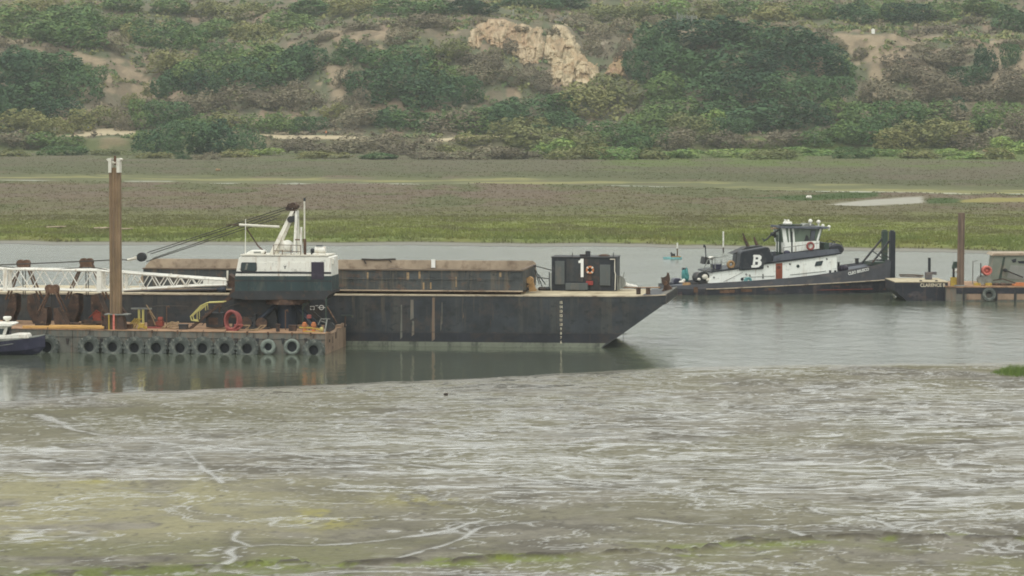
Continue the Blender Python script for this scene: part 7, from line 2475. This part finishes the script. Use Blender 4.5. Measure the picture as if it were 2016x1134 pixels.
def dock():
    F = DK
    t = thing('work_dock', F, (4, 3, 0), 'floating work dock with a rusty timber deck and patched sides at the right edge', 'dock')
    q = lambda px, py, T=0.0: F.p(px, py, T)
    q2 = lambda px, py, T=0.0: F.p(px, py, T)[::2]
    z = q2(1950, 566)[1]
    l, r = q2(1863, 570)[0], q2(2180, 570)[0]
    MB().box(l, r, 0, 9.0, -0.6, z - 0.02).build('float', MT['barge_grey'], t)
    MB().box(l - 0.05, r, -0.08, 9.0, z, z + 0.1).build('deck', MT['deck_rust'], t)
    a = q2(1950, 578)
    MB().box(l + 0.9, r, -0.05, -0.0, a[1], z - 0.03).build('side_beam', MT['tug_black'], t)
    mb = MB()
    for x0, x1 in ((1903, 1931), (1965, 1996), (2002, 2040)):
        u, w = q2(x0, 590), q2(x1, 578.5)
        mb.box(u[0], w[0], -0.03, 0.0, u[1], w[1])
    mb.build_each('side_panel', MT['barge_end'], t)
    mb = MB()
    for x0 in (1897, 1961, 1998):
        u = q2(x0, 590)
        mb.box(u[0] - 0.08, u[0] + 0.08, -0.10, 0.0, 0, z)
    mb.build_each('side_rib', MT['dark_steel'], t)
    # tyre
    u = q(1947, 580, -0.22)
    ty = thing('tyre_fender', F, u, 'single dark tyre hung on the timber dock below the pink net', 'tyre')
    MB().lathe(u, [(0.30, -0.13), (0.42, -0.19), (0.58, -0.16), (0.61, 0), (0.58, 0.16), (0.42, 0.19), (0.30, 0.13), (0.34, 0)], 'y', 32).build('tread', MT['rubber'], ty, smooth=False)
    MB().cyl((u[0], u[1] + 0.15, u[2] + 0.55), (u[0], 0.0, z), 0.03, n=5).build('hanging_chain', MT['cable'], ty)
    # pile
    a, b = q2(1887.5, 594, 0.6), q2(1893, 419, 0.6)
    mb = MB()
    p0, p1 = Vector((a[0] + 0.12, 0.6, -0.5)), Vector((b[0], 0.6, b[1]))
    mb.cyl(p0, p1, 0.33, 0.30, n=14)
    o = mb.build('mooring_pile', MT['pile_wood'], None, F, (p0.x, 0.6, 0))
    tag(o, 'tall brown mooring pile standing at the left end of the timber dock', 'pile')
    MB().ring((q(1889, 562, 0.6)[0], 0.6, z + 0.14), 0.42, 0.06, 'z', 20, 6).build('pile_collar', MT['dome_grey'], t)
    # green box on a stand
    T = 0.9
    u = q(1879, 548, T)
    s = thing('switch_box', F, (u[0], T, z + 0.1), 'tilted green box on a dark stand beside the brown pile', 'box')
    MB().prism([q2(1874, 529, T), q2(1887, 527, T), q2(1887, 515.5, T), q2(1878, 515, T)], T, T + 0.45).build('cover', MT['oct_green'], s, bevel=0.03)
    MB().box(q(1876, 545, T)[0], q(1880, 545, T)[0], T + 0.1, T + 0.4, q(1876, 551, T)[2], q(1876, 528, T)[2]).build('stand', MT['dark_steel'], s)
    MB().ball(q(1882.5, 533, T), 0.12, 0.12, 0.15).build('bottle', MT['cloth_white'], s)
    a, b = q2(1872, 552, T), q2(1886, 545, T)
    MB().box(a[0], b[0], T, T + 0.5, z + 0.1, b[1] - 0.05).build('foot_box', MT['yellow'], s)
    # pink net bundle on a drum
    T = 1.3
    u = q(1943, 533, T)
    d = thing('net_drum', F, (q(1938, 553, T)[0], T, z + 0.1), 'pink net bundle heaped on a grey wire drum on the timber dock', 'drum')
    c = q(1934, 551, T)
    MB().cyl((c[0], T, c[2]), (c[0], T + 0.9, c[2]), 0.42, n=20).cyl((c[0] + 0.42, T + 0.1, c[2] - 0.02), (c[0] + 0.42, T + 0.8, c[2] - 0.02), 0.42, n=16).build('reel', MT['dome_grey'], d)
    mb = MB()
    for k in range(7):
        a_ = k * 0.9
        mb.ring((u[0] + 0.05 * math.cos(a_), T + 0.1 + 0.09 * k, u[2] + 0.05 * math.sin(a_)), 0.34 - 0.02 * (k % 3), 0.085, 'y', 18, 6, 1.05, 1.0)
    mb.ball((u[0], T + 0.4, u[2]), 0.26, 0.3, 0.26, 10, 8)
    mb.build('net', MT['pink'], d)
    mb = MB()
    for px in (1924, 1946):
        w = q2(px, 558, T)
        mb.box(w[0] - 0.28, w[0] + 0.28, T - 0.2, T + 0.5, z + 0.1, z + 0.34)
    mb.build('cradle', MT['yellow'], d)
    MB().box(q(1930, 533, T)[0], q(1932, 533, T)[0], T, T + 0.1, q(1930, 545, T)[2], q(1930, 518, T)[2]).build('post', MT['dark_steel'], d)
    # L pipe
    T = 4.0
    mb = MB().tube([(q(1915, 540, T)[0], T, z + 0.1), q(1915.5, 514, T), q(1924, 513, T)], 0.045, 6)
    o = mb.build('standpipe', MT['dome_grey'], None, F, (q(1915, 540, T)[0], T, z + 0.1))
    tag(o, 'thin bent standpipe on the timber dock between the pile and the pink net', 'pipe')
    # shed: weathered grey, slanting left side, tan roof
    T = 3.0
    s0 = q(1990, 553, T)
    h = thing('dock_shed', F, (s0[0], T + 1.5, z + 0.1), 'weathered grey green shed with a flat tan roof on the dock at the right edge', 'shed')
    c = lambda px, py: q2(px, py, T)
    MB().prism([(c(1948, 556)[0], z + 0.1), (c(2150, 556)[0], z + 0.1), c(2150, 500), c(1958, 502)], T, T + 3.0).build('wall', MT['house_green'], h)
    MB().prism([c(1952, 503), c(2160, 502), c(2160, 498), c(1956, 498.5)], T - 0.15, T + 3.6).build('roof', MT['roof_tan'], h)
    mb = MB()
    mb.prism([c(1966, 550), c(1975, 506), c(1979, 506), c(1971, 550)], T - 0.05, T + 0.01)
    mb.build('wall_post', MT['oct_green'], h)
    mb = MB()
    mb.prism([c(1991, 511.5), c(2001, 509), c(2000, 516), c(1994, 517)], T - 0.04, T + 0.01)
    mb.prism([c(2003, 514), c(2024, 513), c(2022, 519), c(2006, 518)], T - 0.04, T + 0.01)
    mb.build('window', MT['black'], h)
    a, b = q(1979, 532, T - 0.3), q(2014, 546, T - 0.3)
    mb = MB().cyl(a, b, 0.06, n=6)
    mb.ball((a[0], a[1], a[2]), 0.22, 0.2, 0.16, 8, 6)
    mb.build('wall_davit', MT['dark_steel'], h)
    MB().prism([c(1982, 548), c(2030, 552), c(2030, 524), c(1990, 522)], T - 0.03, T + 0.005).build('wall_panel', MT['dome_grey'], h)
    # clutter along the shed foot
    T = 1.7
    mb = MB()
    for px, y, rx, rz in ((1962, 554, 0.4, 0.14), (1975, 556, 0.45, 0.16), (1988, 556, 0.4, 0.12), (2000, 555, 0.35, 0.12)):
        mb.ball((q(px, y, T)[0], T, z + 0.2), rx, 0.4, rz, 10, 6)
    mb.tube([q(1955, 552, T), q(1974, 549, T), q(1996, 556, T), q(2008, 559, T)], 0.05, 6)
    o = mb.build('rope_pile', MT['rust_dark'], None, F, (q(1980, 556, T)[0], T, z + 0.1))
    tag(o, 'long dark heap of rope and scrap along the foot of the dock shed', 'rope')
    u = q(2004, 560, 0.8)
    mb = MB().box(u[0] - 0.5, u[0] + 0.9, 0.5, 1.1, z + 0.1, z + 0.28).box(u[0] - 0.2, u[0] + 1.2, 0.7, 1.0, z + 0.28, z + 0.4)
    o = mb.build('timber_stack', MT['orange'], None, F, (u[0], 0.8, z + 0.1), bevel=0.02)
    tag(o, 'short stack of orange brown timbers at the dock edge below the shed', 'timber')


dock()


# ------------------------------------------------------------------ small things on the water and the land
def small_things():
    F = Frame(1326, 510, 0)
    t = thing('marker_float', F, (0, 0.5, 0), 'small teal marker float with a white post lying on the water left of the tug', 'float')
    q = lambda px, py, T=0.0: F.p(px, py, T)
    a, b = q(1306, 509.5), q(1343, 506.5)
    MB().slab([(a[0], 0.5), (a[0] + 0.5, 0.0), (b[0] - 0.2, 0.0), (b[0], 0.4), (b[0] - 0.2, 1.0), (a[0] + 0.5, 1.0)], -0.08, b[2]).build('hull', MT['teal_rope'], t)
    MB().box(q(1322, 507)[0], b[0] - 0.15, 0.1, 0.9, b[2], b[2] + 0.10).build('deck', MT['tan_coil'], t)
    u = q(1325, 503)
    MB().prism([q(1321.5, 506.5)[::2], q(1330, 506)[::2], q(1329, 499)[::2], q(1325.5, 500.5)[::2], q(1322, 496.5)[::2], q(1320.5, 498)[::2]], 0.3, 0.75).build('engine', MT['dark_steel'], t)
    MB().cyl(q(1333.5, 506, 0.4), q(1333.5, 489, 0.4), 0.07, n=8).build('post_foot', MT['rust'], t)
    MB().cyl(q(1333.5, 489, 0.4), q(1333.5, 478, 0.4), 0.08, n=8).build('post', MT['white'], t)
    F2 = Frame(1424, 495, 0)
    t = thing('channel_pole', F2, (0, 0, 0), 'lone white pole standing in the water in front of the far bank', 'pole')
    MB().cyl((0, 0, F2.p(1424, 487)[2]), (0, 0, F2.p(1424, 455.5)[2]), 0.09, n=10).build('upper_pole', MT['white'], t)
    MB().cyl((0, 0, -0.4), (0, 0, F2.p(1424, 487)[2]), 0.08, n=10).build('pole_foot', MT['rust_dark'], t)
    # white lump and weathered boards lying in the marsh
    def lump(px, py, w, h, name, mat, label, cat, n=5):
        hh = hit(px, py, 452, 1075, 0.5)
        if not hh: return
        x, y, z = hh
        sc = y / FPX
        mb = MB()
        for k in range(n):
            mb.ball((rnd.uniform(-0.35, 0.35) * w * sc, rnd.uniform(-0.3, 0.3), h * sc * 0.4), rnd.uniform(0.22, 0.4) * w * sc, 0.3, rnd.uniform(0.3, 0.6) * h * sc, 8, 6)
        o = mb.build(name, mat)
        o.location = (x, y, z)
        tag(o, label, cat)
    lump(1592, 391, 9, 7, 'white_stone', MT['cloth_white'], 'white stone lying in the dark reeds of the far marsh', 'stone')
    lump(1940, 299, 10, 5, 'pale_stone', MT['rope'], 'pale stone at the hill foot above the dock', 'stone')
    for px, py, w, lab in ((205, 453, 34, 'behind the tall spud'), (112, 451, 30, 'left of the tall spud'), (250, 455, 24, 'just right of the tall spud')):
        hh = hit(px, py, 452, 700, 0.25)
        if hh:
            x, y, z = hh
            sc = y / FPX
            mb = MB()
            for k in range(6):
                a_ = rnd.uniform(-0.25, 0.25)
                ln = w * sc * rnd.uniform(0.25, 0.5)
                cx, cy = rnd.uniform(-0.3, 0.3) * w * sc, rnd.uniform(-0.5, 0.5)
                mb.cyl((cx - ln * math.cos(a_), cy - ln * math.sin(a_), 0.12), (cx + ln * math.cos(a_), cy + ln * math.sin(a_), 0.2), 0.10, 0.05, 6)
            o = mb.build('driftwood', MT['roof_tan'])
            o.location = (x, y, z + 0.15)
            tag(o, f'bleached driftwood on the far grassy bank {lab}', 'driftwood', 'driftwood on the far bank')
    lump(430, 337, 9, 6, 'brush_clump', MT['rope'], 'small pale brush clump beside the far slough right of the spud head', 'brush')
    # white post, fence remnants and thin pole on the bluff
    hh = hit(1719, 67)
    if hh:
        x, y, z = hh
        sc = y / FPX
        mb = MB().box(-3.2 * sc, 3.2 * sc, -0.3, 0.3, 0, 9 * sc).cyl((0, 0, 9 * sc), (0, 0, 10.5 * sc), 0.3)
        o = mb.build('white_marker', MT['letter_white'])
        o.location = (x, y, z - 0.1)
        tag(o, 'white marker block at the bluff rim above the pilothouse', 'marker')
    hh = hit(1604, 284)
    if hh:
        x, y, z = hh
        mb = MB().cyl((0, 0, -0.3), (0, 0, 24 * y / FPX), 0.11, 0.08, 8)
        o = mb.build('grey_post', MT['fence_grey'])
        o.location = (x, y, z)
        tag(o, 'thin grey post among the bushes at the marsh edge above the pilothouse', 'post')
    for x0, x1, py, hpx, lab in ((1010, 1118, 37, 18, 'sagging wire fence with thin posts on the rim above the sandstone cliff'), (1333, 1372, 42, 20, 'torn grey mesh fence with one tall post above the dark thicket')):
        h0, h1 = hit(x0, py), hit(x1, py)
        if not (h0 and h1): continue
        p0, p1 = Vector(h0), Vector(h1)
        t = bpy.data.objects.new('wire_fence', None)
        COL.objects.link(t)
        t.location = p0
        OFF[t.name] = p0
        tag(t, lab, 'fence')
        sc = p0.y / FPX
        n = 5
        for k in range(n):
            p = p0.lerp(p1, k / (n - 1))
            g = float(hz(p.x, p.y))
            hgt = hpx * sc * (1.0 if k == 0 else rnd.uniform(0.55, 0.75))
            MB().cyl((p.x, p.y, g - 0.3), (p.x, p.y, g + hgt), 0.09, n=6).build('fence_post', MT['fence_grey'], t)
        mb = MB()
        for k in range(n - 1):
            a, b = p0.lerp(p1, k / (n - 1)), p0.lerp(p1, (k + 1) / (n - 1))
            ga, gb = float(hz(a.x, a.y)), float(hz(b.x, b.y))
            ha = hpx * sc * (0.9 if k == 0 else 0.55)
            for j in range(9):
                mb.cyl((a.x, a.y, ga + ha * j / 8), (b.x, b.y, gb + hpx * sc * 0.5 * j / 8), 0.022, n=4)
            for j in range(14):
                f = j / 14
                p = a.lerp(b, f)
                gg = ga * (1 - f) + gb * f
                mb.cyl((p.x, p.y, gg), (p.x, p.y, gg + ha * (1 - f) + hpx * sc * 0.5 * f), 0.02, n=4)
        mb.build('wire_mesh', MT['fence_grey'], t)
    # a walker and a stooping person on the path
    def person(px, py, pose, label, top, legs):
        hh = hit(px, py)
        if not hh: return
        x, y, z = hh
        t = bpy.data.objects.new('person', None)
        COL.objects.link(t)
        t.location = (x, y, z)
        OFF[t.name] = Vector((0, 0, 0))
        tag(t, label, 'person', 'people on the path')
        if pose == 'walk':
            V = [(0, 0, 0.95), (0, 0, 1.2), (0.02, 0, 1.45), (0.03, 0, 1.58), (0.05, 0, 1.72), (-0.02, -0.1, 0.9), (0.14, -0.11, 0.5), (0.05, -0.11, 0.08), (0.22, -0.11, 0.03), (0.0, 0.1, 0.9), (-0.1, 0.11, 0.5), (-0.32, 0.11, 0.12), (-0.2, 0.11, 0.04),
                 (0.02, -0.22, 1.4), (-0.12, -0.26, 1.12), (0.02, -0.26, 0.9), (0.02, 0.22, 1.4), (0.14, 0.26, 1.12), (0.3, 0.25, 0.98)]
        else:
            V = [(0, 0, 0.9), (0.16, 0, 1.1), (0.36, 0, 1.28), (0.46, 0, 1.34), (0.58, 0, 1.4), (-0.02, -0.1, 0.86), (0.12, -0.11, 0.48), (-0.02, -0.11, 0.08), (0.14, -0.11, 0.03), (0, 0.1, 0.86), (0.02, 0.11, 0.45), (-0.16, 0.11, 0.08), (0.0, 0.11, 0.03),
                 (0.32, -0.21, 1.26), (0.42, -0.23, 1.0), (0.55, -0.2, 0.82), (0.32, 0.21, 1.26), (0.42, 0.23, 1.0), (0.55, 0.2, 0.85)]
        E = [(0, 1), (1, 2), (2, 3), (3, 4), (0, 5), (5, 6), (6, 7), (7, 8), (0, 9), (9, 10), (10, 11), (11, 12), (2, 13), (13, 14), (14, 15), (2, 16), (16, 17), (17, 18)]
        R = [0.15, 0.14, 0.16, 0.06, 0.105, 0.10, 0.07, 0.05, 0.05, 0.10, 0.07, 0.05, 0.05, 0.065, 0.05, 0.045, 0.065, 0.05, 0.045]
        me = bpy.data.meshes.new('body')
        me.from_pydata(V, E, [])
        o = bpy.data.objects.new('body', me)
        COL.objects.link(o)
        o.parent = t
        md = o.modifiers.new('skin', 'SKIN')
        for k, r in enumerate(R):
            me.skin_vertices[0].data[k].radius = (r, r)
        me.skin_vertices[0].data[0].use_root = True
        s = o.modifiers.new('sub', 'SUBSURF'); s.levels = 1; s.render_levels = 1
        me.materials.append(MT['skin'])
        # clothes: a top over the trunk and trousers over the legs
        mb = MB()
        mb.cyl(V[0], V[1], 0.185, 0.185, 10).cyl(V[1], V[2], 0.185, 0.21, 10).ball(V[2], 0.2, 0.23, 0.14, 10, 6)
        for a_, b_ in ((13, 14), (16, 17)):
            mb.cyl(V[a_], V[b_], 0.09, 0.075, 8)
        mb.build('shirt', top, t)
        mb = MB().ball(V[0], 0.19, 0.2, 0.16, 10, 6)
        for a_, b_, c_ in ((5, 6, 7), (9, 10, 11)):
            mb.cyl(V[a_], V[b_], 0.125, 0.1, 8).cyl(V[b_], V[c_], 0.1, 0.075, 8)
        mb.build('trousers', legs, t)
        hd = V[4]
        MB().ball((hd[0], hd[1], hd[2] + 0.06), 0.14, 0.13, 0.09, 10, 6).build('hair', MT['dark_steel'] if pose == 'walk' else MT['cloth_white'], t)
        mb = MB().ball((hd[0] + 0.1, hd[1] - 0.02, hd[2] - 0.02), 0.025, 0.02, 0.03, 6, 4)
        mb.build('nose', MT['skin'], t)
    person(642, 268.5, 'walk', 'person in a light orange top walking along the path at the bluff foot', MT['shirt_orange'], MT['trousers'])
    person(172, 259, 'stoop', 'person in a pale blue top leaning forward by the bare sandy clearing', MT['shirt_blue'], MT['trousers'])
    # bright tuft of grass on the mud at the right edge
    x, y = (float(v) for v in ground_at(2003, 738, 0.1))
    n = 1500
    a_ = rng.uniform(0, 2 * math.pi, n); r_ = np.sqrt(rng.uniform(0, 1, n))
    bx_, by_ = x + r_ * np.cos(a_) * 1.7, y + r_ * np.sin(a_) * 3.0
    h_ = (0.55 * (1 - r_ ** 2) + 0.12) * rng.uniform(0.7, 1.3, n)
    w_ = 0.03
    th = rng.uniform(0, 6.28, n)
    ln = rng.normal(size=(n, 2)) * 0.15
    v = np.stack([np.stack([bx_ - w_ * np.cos(th), by_ - w_ * np.sin(th), 0 * h_ - 0.1], -1), np.stack([bx_ + w_ * np.cos(th), by_ + w_ * np.sin(th), 0 * h_ - 0.1], -1), np.stack([bx_ + ln[:, 0], by_ + ln[:, 1], h_ + 0.1], -1)], 1).reshape(-1, 3)
    v = v - np.array([x, y, 0])
    o = raw_mesh('grass_tuft', v, np.arange(3 * n).reshape(-1, 3), None, None, leaf_material('grass_blades', lin(96, 118, 56), lin(140, 150, 84), 1.6))
    o.location = (x, y, 0)
    tag(o, 'bright green grass tuft on the mud at the right edge', 'grass tuft')
    # a few stones and snags on the mud
    spots = [(776, 881, 10, 'below the middle of the hopper barge'), (1803, 892, 13, 'on the wet mud at the right'), (878, 777, 9, 'near the bank below the hopper'), (38, 921, 12, 'near the left edge'), (247, 1016, 7, 'in the yellow weed at the left'), (468, 1097, 9, 'beside the winding rill at the bottom'), (1445, 1024, 8, 'on the wet mud at the bottom right')]
    for px, py, w, lab in spots:
        x, y = (float(v) for v in ground_at(px, py, 0.22))
        sc = y / FPX
        mb = MB()
        for k in range(3):
            mb.ball((rnd.uniform(-0.3, 0.3) * w * sc, rnd.uniform(-0.05, 0.05), 0.02), rnd.uniform(0.25, 0.45) * w * sc, 0.08, rnd.uniform(0.06, 0.12), 8, 6)
        o = mb.build('mud_snag', MT['rust_dark'])
        o.location = (x, y, 0.2)
        tag(o, f'small dark snag lying {lab}', 'snag', 'dark snags on the mudflat')


small_things()

# ------------------------------------------------------------------ the hazy air over the whole bay
HAZE_DENSITY = 0.0001
hzm = bpy.data.materials.new('haze')
hzm.use_nodes = True
hn = hzm.node_tree.nodes
hn.clear()
ho = hn.new('ShaderNodeOutputMaterial')
hv = hn.new('ShaderNodeVolumePrincipled')
hv.inputs['Color'].default_value = (0.86, 0.9, 0.9, 1)
hv.inputs['Density'].default_value = HAZE_DENSITY
hv.inputs['Anisotropy'].default_value = 0.2
hzm.node_tree.links.new(hv.outputs[0], ho.inputs['Volume'])
hb = MB().box(-460, 460, -40, 1600, -3.0, 135).build('haze', hzm)
hb['kind'] = 'stuff'
